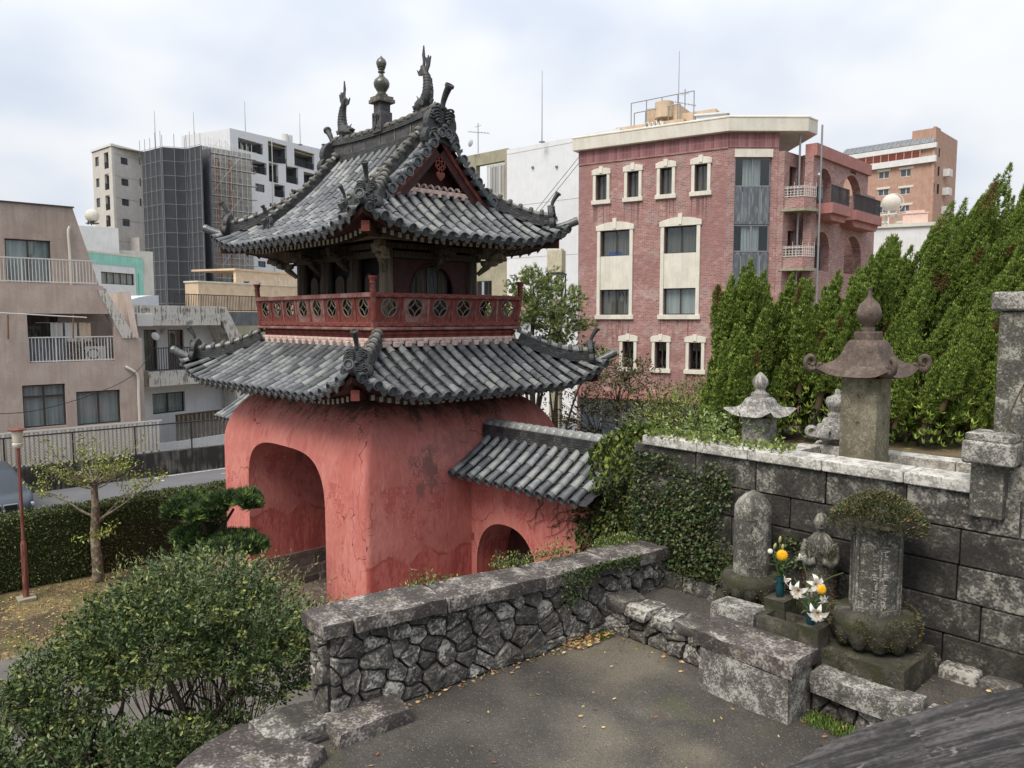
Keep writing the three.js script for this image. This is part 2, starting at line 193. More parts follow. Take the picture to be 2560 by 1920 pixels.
// plaster: salmon red with brush streaks, peeled darker red, pale bloom and one grey mould patch (1 unit = 1 m, 16 x 5.5 m sheet)
{
  const W = 2048, H = 704, drip = (X, Y) => vnoise(X * 9, Y * 1.1, 0, 801) * 0.6 + vnoise(X * 24, Y * 2.2, 0, 803) * 0.4;
  const fn = (u, v) => {
    const X = u * 16, Y = v * 5.5 - 0.5, c = fbm(X * 1.3, Y * 1.3, 0, 5, 805), f = fbm(X * 18, Y * 9, 0, 4, 809), d = drip(X, Y), g = fbm(X * 4, Y * 2.5, 0, 5, 813);
    let k = mix3(hx(0xba6a61), hx(0xca8278), sstep(0.25, 0.75, c * 0.6 + f * 0.4));
    k = mix3(k, hx(0xd69c92), sstep(0.5, 0.75, d * 0.6 + g * 0.4) * 0.55);
    k = mix3(k, hx(0x98403b), sstep(0.56, 0.76, g * 0.6 + d * 0.4) * 0.5);
    { // black-green darkening below the eaves, spotted and patchy, strongest in the middle of each face
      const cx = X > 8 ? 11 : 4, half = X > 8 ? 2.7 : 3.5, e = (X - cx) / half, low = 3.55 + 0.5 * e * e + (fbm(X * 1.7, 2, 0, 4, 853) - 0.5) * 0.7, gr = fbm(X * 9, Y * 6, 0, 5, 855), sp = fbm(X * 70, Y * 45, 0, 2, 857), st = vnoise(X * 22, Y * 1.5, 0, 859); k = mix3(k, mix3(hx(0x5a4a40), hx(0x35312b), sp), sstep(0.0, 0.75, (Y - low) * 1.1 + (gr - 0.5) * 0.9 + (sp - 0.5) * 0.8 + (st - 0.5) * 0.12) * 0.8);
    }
    { const q = Math.abs(fbm(X * 0.9 + 7, Y * 0.7, 0, 5, 861) - 0.5); if (q < 0.004 && vnoise(X * 0.7, Y * 0.6, 0, 863) > 0.66) k = mix3(k, hx(0x6d3430), 0.75); }
    { const p = fbm(X * 2.4, Y * 2.0, 0, 5, 865) * 0.7 + fbm(X * 30, Y * 30, 0, 2, 867) * 0.3; if (p > 0.63 && Y < 2.6) k = mix3(k, hx(0xa8544e), 0.65); }
    const zz = 3 - (X - 8) , onRight = X > 8; // right-hand face: X = 8 + (3 - z)
    if (onRight) {
      const low = sstep(0.06, -0.06, Y - (1.05 + 0.22 * (fbm(zz * 2.2, 3, 0, 4, 817) - 0.5) * 2)) ; // the lower coat, worn back to a deeper red along a ragged edge
      k = mix3(k, mix3(hx(0xa84a45), hx(0xc46a62), sstep(0.35, 0.65, drip(X + 3, Y) * 0.6 + f * 0.4)), low * 0.7);
      const edge = Math.abs(Y - (1.05 + 0.22 * (fbm(zz * 2.2, 3, 0, 4, 817) - 0.5) * 2)); if (edge < 0.05) k = mix3(k, hx(0x8a3a35), 0.6 * (1 - edge / 0.05) * sstep(0.35, 0.7, vnoise(zz * 3, 1, 0, 819)));
      const bl = Math.hypot((zz - 1.25) / 0.42, (Y - 2.75) / 0.5) + (fbm(X * 9, Y * 6, 0, 5, 823) - 0.5) * 2.2 + (fbm(X * 60, Y * 40, 0, 2, 824) - 0.5) * 1.5; k = mix3(k, mix3(hx(0x8f5f59), hx(0x6f5552), f), sstep(1.15, 0.45, bl) * 0.8);
      const b2 = Math.hypot((zz - 0.5) / 0.6, (Y - 3.2) / 0.35) + (fbm(X * 9, Y * 9, 0, 5, 827) - 0.5) * 2.4 + (fbm(X * 70, Y * 50, 0, 2, 829) - 0.5) * 1.6; k = mix3(k, hx(0x9a6a64), sstep(1.05, 0.4, b2) * 0.6);
    }
    return k;
  };
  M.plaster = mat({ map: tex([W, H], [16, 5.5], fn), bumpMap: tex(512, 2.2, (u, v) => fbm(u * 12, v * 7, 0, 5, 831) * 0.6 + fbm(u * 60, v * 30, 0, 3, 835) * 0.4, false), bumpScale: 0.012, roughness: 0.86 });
}
function plasterUV(g) { g = boxUV(g); const p = g.attributes.position, uv = g.attributes.uv, a = V(0, 0, 0), b = V(0, 0, 0), c = V(0, 0, 0); for (let i = 0; i < p.count; i += 3) { a.fromBufferAttribute(p, i); b.fromBufferAttribute(p, i + 1).sub(a); c.fromBufferAttribute(p, i + 2).sub(a); b.cross(c); const right = Math.abs(b.x) > Math.abs(b.z) * 1.0; for (let k = 0; k < 3; k++) { let y = p.getY(i + k); if (y > 2.8) y = 2.8 + 1.3 * Math.asin(Math.min(1, (y - 2.8) / 1.55)); uv.setXY(i + k, right ? 8 + 3 - p.getZ(i + k) : p.getX(i + k) + 4, y + 0.5); } } return g; }
function archShape(hw, spring, top, n, bottom, cx = 0) { const s = []; s.push([cx - hw, bottom], [cx - hw, spring]); for (let i = 1; i < 40; i++) { const a = Math.PI * (1 - i / 40), ca = Math.cos(a), sa = Math.sin(a); s.push([cx + Math.sign(ca) * hw * Math.abs(ca) ** (2 / n), spring + (top - spring) * sa ** (2 / n)]); } s.push([cx + hw, spring], [cx + hw, bottom]); return s.reverse(); }
const csg = new Evaluator(); csg.attributes = ['position', 'normal', 'uv']; csg.useGroups = false;
function carve(a, cutters) { let A = new Brush(a); A.updateMatrixWorld(); for (const c of cutters) { const B = new Brush(c); B.updateMatrixWorld(); A = csg.evaluate(A, B, SUBTRACTION); A.updateMatrixWorld(); } let g = A.geometry; if (g.index) g = g.toNonIndexed(); return g; }
{
  const rings = [], N = 8, loop = (hx_, hz, r, y) => { const o = []; for (let q = 0; q < 4; q++) for (let i = 0; i <= N; i++) { const a = q * Math.PI / 2 + i / N * Math.PI / 2, sx = q === 0 || q === 3 ? 1 : -1, sz = q < 2 ? 1 : -1; o.push([sx * (hx_ - r) + r * Math.cos(a), y, sz * (hz - r) + r * Math.sin(a)]); } return o; };
  const ys = [[-0.15, 0.02], [0.0, 0], [0.6, 0], [1.2, 0], [1.8, 0], [2.4, 0.0], [2.8, 0.0]]; for (let i = 1; i <= 9; i++) { const a = i / 9 * Math.PI / 2; ys.push([2.8 + 1.55 * Math.sin(a), 1.35 * (1 - Math.cos(a))]); } ys.push([4.42, 2.2]);
  for (const [y, ins] of ys) rings.push(loop(3.55 - ins, 2.86 - ins, 0.16, y));
  const pos = [], idx = [], m = rings[0].length; rings.forEach((r) => r.forEach((p) => pos.push(...p)));
  for (let j = 0; j < rings.length - 1; j++) for (let k = 0; k < m; k++) { const a = j * m + k, b = j * m + (k + 1) % m; idx.push(a, a + m, b, b, a + m, b + m); }
  const cap = (j, y, flip) => { const o = pos.length / 3; pos.push(0, y, 0); for (let k = 0; k < m; k++) { const a = j * m + k, b = j * m + (k + 1) % m; flip ? idx.push(a, b, o) : idx.push(b, a, o); } }; cap(0, -0.15, true); cap(rings.length - 1, 4.42, false);
  let g = new THREE.BufferGeometry(); g.setAttribute('position', new THREE.Float32BufferAttribute(pos, 3)); g.setAttribute('uv', new THREE.Float32BufferAttribute(new Float32Array(pos.length / 3 * 2), 2)); g.setIndex(idx); g.computeVertexNormals();
  const cut = extrude(archShape(1.95, 1.6, 3.1, 3.5, -2), 8); cut.translate(0, 0, -4);
  let body = carve(g, [cut]); body = toCreasedNormals(mergeVertices((() => { const q = body.clone(); q.deleteAttribute('normal'); q.deleteAttribute('uv'); return q; })(), 1e-4).toNonIndexed(), 0.6);
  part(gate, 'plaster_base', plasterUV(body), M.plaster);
}
// stone plinth under both piers: grey dressed blocks with wide pale joints
M.plinth = ['625550', '6d605b', '5a4f4c', '756863'].map((h, i) => mat({ map: tex(256, 0.9, mottle(parseInt(h, 16) - 0x141414, parseInt(h, 16) + 0x101010, 6, 40, 840 + i * 5)), bumpMap: bumpFine, bumpScale: 0.006 }));
M.joint = mat({ map: tex(256, 0.9, mottle(0xa8978f, 0xc9bab2, 8, 40, 861)) });
for (const sx of [-1, 1]) {
  const pl = group(gate, 'plinth'); R = rngOf(40 + sx);
  const xa = sx < 0 ? -3.6 : 1.93, xb = sx < 0 ? -1.93 : 3.6;
  part(pl, 'core', bxc(xa + 0.02, xb - 0.02, -1.08, -0.28, -2.88, 2.88), M.joint);
  part(pl, 'ledge', bxc(xa - 0.02, xb + 0.02, -0.29, -0.146, -2.92, 2.92, 0.012), M.plinth[1]);
  for (let row = 0; row < 3; row++) {
    const y0 = -1.07 + row * 0.265, y1 = y0 + 0.205;
    for (const [ax, fixed, a, b] of [['z', sx < 0 ? xb : xa, -2.86, 2.86], ['x', 2.88, xa + 0.03, xb - 0.03], ['z', sx < 0 ? xa : xb, -2.86, 2.86]]) {
      let t = a - (row % 2) * 0.35; while (t < b) { const L = rr(0.6, 0.95), t0 = Math.max(t, a), t1 = Math.min(t + L, b); if (t1 - t0 > 0.08) part(pl, 'stone_block', ax === 'z' ? bx(0.05, y1 - y0, t1 - t0 - 0.06, fixed - Math.sign(fixed - (xa + xb) / 2) * 0.018, (y0 + y1) / 2, (t0 + t1) / 2, 0.012) : bx(t1 - t0 - 0.06, y1 - y0, 0.05, (t0 + t1) / 2, (y0 + y1) / 2, fixed - 0.018, 0.012), M.plinth[Math.floor(R() * 4)]); t += L; }
    }
  }
}
{ // door leaves added halfway through the passage to keep light out of the arch
  const d = group(gate, 'added_passage_doors', [0, 0, -0.4]); for (let i = 0; i < 10; i++) part(d, 'added_door_plank', bx(0.385, 4.1, 0.08, -1.76 + i * 0.39, 1.0, 0, 0.01), M.redWoodDark); for (const y of [-0.2, 1.2, 2.4]) part(d, 'added_door_rail', bx(3.86, 0.16, 0.06, 0, y, 0.07, 0.01), M.redWoodDark);
}
{ // slabs of the passage floor
  const fl = structure('passage_floor', bxc(-1.9, 1.9, -1.2, -1.055, -2.9, 4.4), M.joint, 'stone slab floor running through the gate arch'); R = rngOf(45);
  for (let i = 0; i < 5; i++) { let z = -2.88 - R() * 0.4; while (z < 4.38) { const l = rr(0.7, 1.1), a = Math.max(z, -2.88), b = Math.min(z + l, 4.38); if (b - a > 0.15) part(fl, 'slab', bx(0.735, 0.06, b - a - 0.02, -1.5 + i * 0.75, -1.055 + rr(0, 0.008), (a + b) / 2, 0.01), M.plinth[Math.floor(R() * 4)]); z += l; } }
}
// ---- tiled roofs
const halfTile = (() => { const g = new THREE.CylinderGeometry(0.074, 0.09, 1, 9, 1, true, 0, Math.PI); g.rotateZ(Math.PI / 2); g.rotateX(0); g.rotateY(Math.PI / 2); g.rotateZ(0); const o = new THREE.CylinderGeometry(0.066, 0.066, 1, 8); o.dispose(); // axis along z, dome upwards
  const p = g.attributes.position, uv = g.attributes.uv; let up = 0; for (let i = 0; i < p.count; i++) up += p.getY(i); if (up < 0) g.rotateZ(Math.PI); for (let i = 0; i < p.count; i++) uv.setXY(i, uv.getX(i) * 0.25, p.getZ(i) * 0.3); return g; })();
const tileLow = (() => { const p = halfTile.attributes.position; let a = 0, b = 0; for (let i = 0; i < p.count; i++) (p.getZ(i) > 0 ? (a = Math.max(a, p.getY(i))) : (b = Math.max(b, p.getY(i)))); return a > b ? 1 : -1; })(); // which end is the wide, lower one
if (tileLow > 0) halfTile.rotateY(Math.PI); // the wide end now lies at -z, the uphill end at +z
const discGeo = (() => { const g = lathe([[0.0, 0.0], [0.05, 0.0], [0.056, 0.018], [0.063, 0.0], [0.076, 0.0], [0.08, 0.03], [0.099, 0.03], [0.101, -0.06], [0.0, -0.06]], 14, true); g.rotateX(-Math.PI / 2); return g; })(); // face towards -z
const dripGeo = (() => { const s = new THREE.Shape(); s.moveTo(-0.105, 0.03); s.quadraticCurveTo(0, -0.04, 0.105, 0.03); s.lineTo(0.105, -0.04); s.quadraticCurveTo(0.06, -0.055, 0.05, -0.1); s.lineTo(0, -0.165); s.lineTo(-0.05, -0.1); s.quadraticCurveTo(-0.06, -0.055, -0.105, -0.04); s.lineTo(-0.105, 0.03); return extrude(s, 0.02, 0.004, [], 4); })();
function basisAt(o, zdir, xdir) { const z = zdir.clone().normalize(), y = z.clone().cross(xdir).normalize(), x = y.clone().cross(z).normalize(); return new THREE.Matrix4().makeBasis(x, y, z).setPosition(o); }
function setM(mesh, m4, sz = 1) { m4.decompose(mesh.position, mesh.quaternion, mesh.scale); mesh.scale.z *= sz; }
const tileMat = () => M.tiles[Math.min(5, Math.floor(R() ** 1.3 * 6))];
function roofFrame(cfg) {
  const { A, B, f, run, lift, liftLen } = cfg;
  const pt = (ax, s, t, r, off = 0) => { const D = ax === 'z' ? B : A, E = ax === 'z' ? A : B, w = clamp((Math.abs(t) - (E - liftLen)) / liftLen, 0, 1.2); const y = f(Math.max(r, -0.2)) + lift * w ** 2.0 * Math.max(0, 1 - Math.max(r, 0) / run) ** 1.3 + off, d = D - r; return ax === 'z' ? V(t, y, s * d) : V(s * d, y, t); };
  return pt;
}
function tileRoof(parent, cfg) { // cfg: A,B eave half sizes; f(r) height over run; run; lift; verge (half length above the hips); ridgeRun
  const pt = roofFrame(cfg), { A, B, run, verge = 0, ridgeRun = run, sp = 0.325 } = cfg, rest = [], pans = [];
  for (const [ax, s, own] of [['z', 1, true], ['x', 1, true], ['z', -1, false], ['x', -1, false]]) {
    const E = ax === 'z' ? A : B, n = Math.floor((E - 0.1) / sp + 0.5), half = n * sp - sp / 2;
    const rmaxAt = (t) => { const a = Math.abs(t); if (ax === 'z' && verge && a < verge) return ridgeRun; return Math.min(ax === 'z' ? Math.min(E - a, run) : E - a, run); };
    const lat = ax === 'z' ? V(s, 0, 0) : V(0, 0, -s);
    for (let k = 0; k < 2 * n; k++) {
      const t = -half + k * sp, rm = rmaxAt(t); if (rm < 0.15) continue;
      let len = 0, pr = pt(ax, s, t, -0.05); for (let i = 1; i <= 20; i++) { const q = pt(ax, s, t, mix(-0.05, rm, i / 20)); len += q.distanceTo(pr); pr = q; }
      const m = Math.max(1, Math.round(len / 0.35)), sh = R() * 0.06;
      for (let i = 0; i < m; i++) {
        const r0 = mix(-0.05, rm, i / m), r1 = mix(-0.05, rm, (i + 1) / m), a = pt(ax, s, t, r0, 0.035), b = pt(ax, s, t, r1, 0.035), d = b.clone().sub(a), L = d.length();
        const mid = a.clone().lerp(b, 0.5); mid.addScaledVector(lat, rr(-0.006, 0.006)); mid.y += rr(-0.004, 0.004);
        const M4 = basisAt(mid, d, lat.clone().negate());
        if (own) setM(part(parent, 'cover_tile', halfTile, tileMat()), M4, L * 1.05); else { const g = halfTile.clone(); g.scale(1, 1, L * 1.05); g.applyMatrix4(M4); rest.push(g); }
      }
      const a = pt(ax, s, t, -0.055, 0.03), b = pt(ax, s, t, 0.15, 0.03), M4 = basisAt(a, b.clone().sub(a), lat.clone().negate());
      if (own) setM(part(parent, 'eave_disc', discGeo, M.tiles[k % 3 === 0 ? 2 : 5]), M4); else { const g = discGeo.clone(); g.applyMatrix4(M4); rest.push(g); }
    }
    for (let k = -1; k < 2 * n; k++) { // pan tiles between the covers, each course lapping the one below
      const t = -half + (k + 0.5) * sp, rm = rmaxAt(t) + 0.12; if (rm < 0.2) continue;
      const m = Math.max(1, Math.round(rm / 0.17));
      for (let i = 0; i < m; i++) {
        const r0 = -0.03 + rm * i / m, r1 = -0.03 + rm * (i + 1) / m, w = sp * 0.5; const P = [];
        for (const [r, o] of [[r0, 0.0], [r0, 0.028], [r1, 0.004]]) for (const e of [-1, 0, 1]) P.push(pt(ax, s, t + e * w, r, o - (e ? 0 : 0.016)));
        const g = new THREE.BufferGeometry(); g.setAttribute('position', new THREE.Float32BufferAttribute(P.flatMap((p) => [p.x, p.y, p.z]), 3)); g.setIndex([0, 1, 3, 1, 4, 3, 1, 2, 4, 2, 5, 4, 3, 4, 6, 4, 7, 6, 4, 5, 7, 5, 8, 7]); g.computeVertexNormals(); pans.push(boxUV(g));
      }
      if (k >= 0 && k < 2 * n - 1) { const a = pt(ax, s, t, -0.045, 0.0), b = pt(ax, s, t, 0.15, 0.0), M4 = basisAt(a, b.clone().sub(a), lat.clone().negate()); if (own) setM(part(parent, 'drip_tile', dripGeo, M.tiles[2]), M4); else { const g = dripGeo.clone(); g.applyMatrix4(M4); rest.push(g); } }
    }
    // deck under the tiles, boarded soffit and red eave board
    const deck = [], N = 36; const row = (r, off, t) => { const tt = clamp(t, -1, 1) * (E - Math.max(0, r)); return pt(ax, s, verge && ax === 'z' && r > run ? clamp(t, -1, 1) * Math.max(verge - 0.1, Math.min(E - r, 99)) : tt, r, off); };
    const strip = (list, pairs, m) => { for (let q = 0; q < pairs.length - 1; q++) { const pos = [], idx = []; for (let i = 0; i <= N; i++) for (const [r, o] of [pairs[q], pairs[q + 1]]) { const p = row(r, o, -1 + 2 * i / N); pos.push(p.x, p.y, p.z); } for (let i = 0; i < N; i++) idx.push(i * 2, i * 2 + 1, i * 2 + 2, i * 2 + 2, i * 2 + 1, i * 2 + 3); const g = new THREE.BufferGeometry(); g.setAttribute('position', new THREE.Float32BufferAttribute(pos, 3)); g.setIndex(idx); g.computeVertexNormals(); list.push(boxUV(g)); } };
    const rmx = ax === 'z' && verge ? ridgeRun : run; const prs = []; for (let i = 0; i <= 8; i++) prs.push([mix(0.0, rmx, i / 8), -0.045]); strip(deck, prs);
    part(parent, 'deck', merge(deck), M.pan);
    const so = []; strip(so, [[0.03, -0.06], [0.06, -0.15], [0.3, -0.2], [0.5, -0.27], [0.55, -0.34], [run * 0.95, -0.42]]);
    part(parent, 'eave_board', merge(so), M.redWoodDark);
    // rafters with white painted ends
    const rs = 0.19, rn = Math.floor((E - 0.62) / rs);
    for (let k = -rn; k <= rn; k++) {
      const t = k * rs, rin = Math.min(run * 0.93, E - Math.abs(t)), w = clamp((Math.abs(t) - (E - cfg.liftLen - 0.3)) / (cfg.liftLen + 0.3), 0, 1), y0 = cfg.rafterY + cfg.lift * 0.75 * w * w, y1 = y0 + (rin - 0.5) * 0.16; if (rin < 0.65) continue;
      const P = (r, y) => { const D = ax === 'z' ? B : A; return ax === 'z' ? [t, y, s * (D - r)] : [s * (D - r), y, t]; };
      part(parent, 'rafter', beam(P(rin, y1), P(0.5, y0), 0.075, 0.1), M.darkWood);
      part(parent, 'rafter_end', beam(P(0.502, y0), P(0.49, y0), 0.079, 0.104), M.paintWhite);
    }
  }
  const pm = part(parent, 'pan_tile', merge(pans), M.pan); pm.userData.kind = 'stuff';
  const rm = part(parent, 'cover_tile', merge(rest), M.tiles[1]); rm.userData.kind = 'stuff';
  return pt;
}
// layered ridge with round caps and bands; path runs from the low end up
function noshi(w, h, n) { const s = []; const lh = h / n; for (let i = 0; i < n; i++) { const ww = w * (1 - 0.18 * i / n); s.push([ww, i * lh], [ww, (i + 0.72) * lh], [ww * 0.88, (i + 0.74) * lh], [ww * 0.88, (i + 1) * lh]); } return [...s.map(([a, b]) => [a, b]), ...s.slice().reverse().map(([a, b]) => [-a, b])]; }
const capGeo = (() => { const g = new THREE.CylinderGeometry(0.085, 0.085, 1, 8, 1, true, 0, Math.PI); g.rotateZ(Math.PI / 2); g.rotateY(Math.PI / 2); const p = g.attributes.position; let up = 0; for (let i = 0; i < p.count; i++) up += p.getY(i); if (up < 0) g.rotateZ(Math.PI); return g; })();
const bandGeo = (() => { const g = new THREE.TorusGeometry(0.1, 0.038, 6, 10, Math.PI); g.scale(1, 1.05, 1.5); return g; })();
function ridgeAlong(parent, path, w, h, layers, every, bands = true) {
  part(parent, 'ridge_courses', sweep(path, noshi(w, h, layers)), M.ridge);
  const c = new THREE.CatmullRomCurve3(path.map((p) => V(...p))), L = c.getLength(), n = Math.max(1, Math.round(L / every));
  for (let i = 0; i < n; i++) {
    const a = c.getPointAt(i / n), b = c.getPointAt((i + 1) / n), d = b.clone().sub(a), up = V(0, h - 0.01, 0), sd = V(d.z, 0, -d.x).normalize();
    setM(part(parent, 'cap_tile', capGeo, M.tiles[3]), basisAt(a.clone().lerp(b, 0.5).add(up), d, sd), d.length() * 1.02);
    if (bands) setM(part(parent, 'cap_band', bandGeo, M.ridgeTop), basisAt(a.clone().lerp(b, 0.85).add(up), d, sd));
  }
}
// demon-face end tile, facing +z, foot at y = 0, about 0.56 wide
const oniGeo = (() => {
  const L = []; const sh = new THREE.Shape(); sh.moveTo(-0.26, 0); sh.bezierCurveTo(-0.36, 0.06, -0.3, 0.18, -0.24, 0.22); sh.bezierCurveTo(-0.3, 0.34, -0.2, 0.5, -0.1, 0.52); sh.bezierCurveTo(-0.04, 0.58, 0.04, 0.58, 0.1, 0.52); sh.bezierCurveTo(0.2, 0.5, 0.3, 0.34, 0.24, 0.22); sh.bezierCurveTo(0.3, 0.18, 0.36, 0.06, 0.26, 0); sh.lineTo(0.1, 0); sh.quadraticCurveTo(0, 0.08, -0.1, 0); sh.lineTo(-0.26, 0);
  L.push(extrude(sh, 0.1, 0.015, [], 6).translate(0, 0, -0.1));
  const sp = (cx, cy, r0, turns, dir, a0, z = 0.03, th = 0.018) => { const p = []; for (let i = 0; i <= 9; i++) { const t = i / 9, a = a0 + dir * turns * 2 * Math.PI * t, r = r0 * (1 - 0.75 * t); p.push([cx + r * Math.cos(a), cy + r * Math.sin(a), z + 0.02 * Math.sin(t * 3)]); } return tube(p, (t) => th * (1 - 0.4 * t), 5); };
  for (const s of [-1, 1]) {
    L.push(sp(s * 0.2, 0.1, 0.085, 1.3, s, s > 0 ? 2.6 : 0.5), sp(s * 0.15, 0.42, 0.07, 1.2, -s, s > 0 ? 3.5 : -0.4), sp(s * 0.085, 0.31, 0.05, 0.9, s, s > 0 ? 0 : 3.14, 0.05, 0.02));
    for (let i = 0; i < 4; i++) L.push(tube([[s * (0.03 + i * 0.005), 0.36 + i * 0.045, 0.05], [s * (0.1 + i * 0.012), 0.395 + i * 0.04, 0.06], [s * (0.17 + i * 0.008), 0.36 + i * 0.045, 0.035], [s * (0.225 - i * 0.015), 0.38 + i * 0.04, 0.01]], 0.016, 5));
    for (let i = 0; i < 3; i++) L.push(tube([[s * 0.03, 0.2 - i * 0.05, 0.06], [s * 0.1, 0.18 - i * 0.045, 0.055], [s * 0.14, 0.22 - i * 0.045, 0.04], [s * 0.21, 0.19 - i * 0.03, 0.015]], 0.016, 5));
    const e = new THREE.SphereGeometry(0.035, 8, 6); e.translate(s * 0.085, 0.31, 0.045); L.push(e);
  }
  const n = new THREE.SphereGeometry(0.055, 8, 6); n.scale(1.1, 0.8, 1); n.translate(0, 0.25, 0.06); L.push(n);
  return merge(L);
})();
const hornGeo = merge([tube([[0, 0, 0], [0, 0.12, 0.02], [0, 0.26, 0.1], [0, 0.4, 0.22]], (t) => 0.045 + 0.03 * t, 9), xf(discGeo, { p: [0, 0.41, 0.228], r: [-0.9 + Math.PI, 0, 0], s: [0.92, 0.92, 0.6] })]);
function oni(parent, p, yaw, s = 1, tilt = 0) { const g = group(parent, 'end_ornament', p); g.rotation.set(0, yaw, 0); g.scale.setScalar(s); const a = part(g, 'demon_face', oniGeo, M.oni); a.rotation.x = tilt; const h = part(g, 'horn_tile', hornGeo, M.oni); h.position.set(0, 0.5, -0.05); h.scale.setScalar(0.85); h.rotation.x = tilt; return g; }

const fLow = (r) => 4.52 + 0.46 * r + 0.06 * r * r, fUp = (r) => 7.8 + 1.5 * (r / 2.92) + 1.0 * (r / 2.92) ** 2;
const low = group(gate, 'lower_roof'), up = group(gate, 'upper_roof');
R = rngOf(11);
const cLow = { A: 4.4, B: 3.62, f: fLow, run: 1.68, lift: 0.56, liftLen: 1.9, rafterY: 4.35 }, pLow = tileRoof(low, cLow);
const cUp = { A: 3.72, B: 2.92, f: fUp, run: 1.6, lift: 0.47, liftLen: 1.9, rafterY: 7.71, verge: 2.35, ridgeRun: 2.78 }, pUp = tileRoof(up, cUp);
for (const [cfg, grp, pt, rEnd] of [[cLow, low, pLow, 1.62], [cUp, up, pUp, 1.6]]) for (const sx of [-1, 1]) for (const sz of [-1, 1]) {
  const path = []; for (let i = 0; i <= 10; i++) { const r = mix(0.34, rEnd, i / 10), p = pt('z', sz, sx * (cfg.A - r), r, 0.05); path.push([p.x, p.y, p.z]); }
  ridgeAlong(grp, path, 0.11, 0.27, 5, 0.26);
  const q = path[0], yaw = Math.atan2(sx, sz); oni(gate, [q[0] + sx * 0.05, q[1] - 0.02, q[2] + sz * 0.05], yaw, 0.95, -0.1);
  const c0 = pt('z', sz, sx * (cfg.A - 0.3), 0.3, 0.02), c1 = pt('z', sz, sx * (cfg.A + 0.1), -0.1, 0.1); // corner tile running out along the hip
  part(grp, 'corner_tile', tube([[c0.x, c0.y, c0.z], [c0.x * 0.5 + c1.x * 0.5, (c0.y + c1.y) / 2, (c0.z + c1.z) / 2], [c1.x, c1.y + 0.04, c1.z]], (t) => 0.085 + 0.015 * t, 9, false), M.tiles[2]); setM(part(grp, 'corner_disc', discGeo, M.tiles[5]), basisAt(V(c1.x, c1.y + 0.04, c1.z), V(-sx, -0.25, -sz), V(-sz, 0, sx)));
  const bt = pt('z', sz, sx * (cfg.A - 0.22), 0.22, -0.36), bi = V(sx * (cfg.A - 1.7), cfg.rafterY + 0.15, sz * (cfg.B - 1.7));
  part(grp, 'corner_beam', beam([bi.x, bi.y, bi.z], [bt.x, bt.y, bt.z], 0.16, 0.2), M.redWoodDark);
  const e = bt.clone().sub(bi).normalize(); part(grp, 'beam_end', beam([bt.x, bt.y, bt.z], [bt.x + e.x * 0.03, bt.y + e.y * 0.03, bt.z + e.z * 0.03], 0.165, 0.205), M.brightRed);
}
// pinkish mortar bedding where the lower roof meets the balcony skirt
for (const [ax, s, half] of [['z', 1, 2.66], ['x', 1, 1.9], ['z', -1, 2.66], ['x', -1, 1.9]]) {
  const n = Math.round(half * 2 / 0.325), L = []; const D = ax === 'z' ? 1.965 : 2.745;
  for (let k = 0; k < n; k++) { const t = -half + (k + 0.5) * half * 2 / n; for (const [o, w, y, h] of [[0, 0.13, 5.56, 0.13], [half / n, 0.15, 5.5, 0.13]]) { const tt = t + o; if (tt > half) continue; L.push(ax === 'z' ? bx(w, h, 0.1, tt, y, s * (D + (o ? 0.1 : 0.05)), 0.03) : bx(0.1, h, w, s * (D + (o ? 0.1 : 0.05)), y, tt, 0.03)); } }
  L.push(ax === 'z' ? bx(half * 2, 0.07, 0.16, 0, 5.6, s * (D + 0.01), 0.02) : bx(0.16, 0.07, half * 2, s * (D + 0.01), 5.6, 0, 0.02));
  part(low, 'mortar_bedding', merge(L), M.mortar);
}
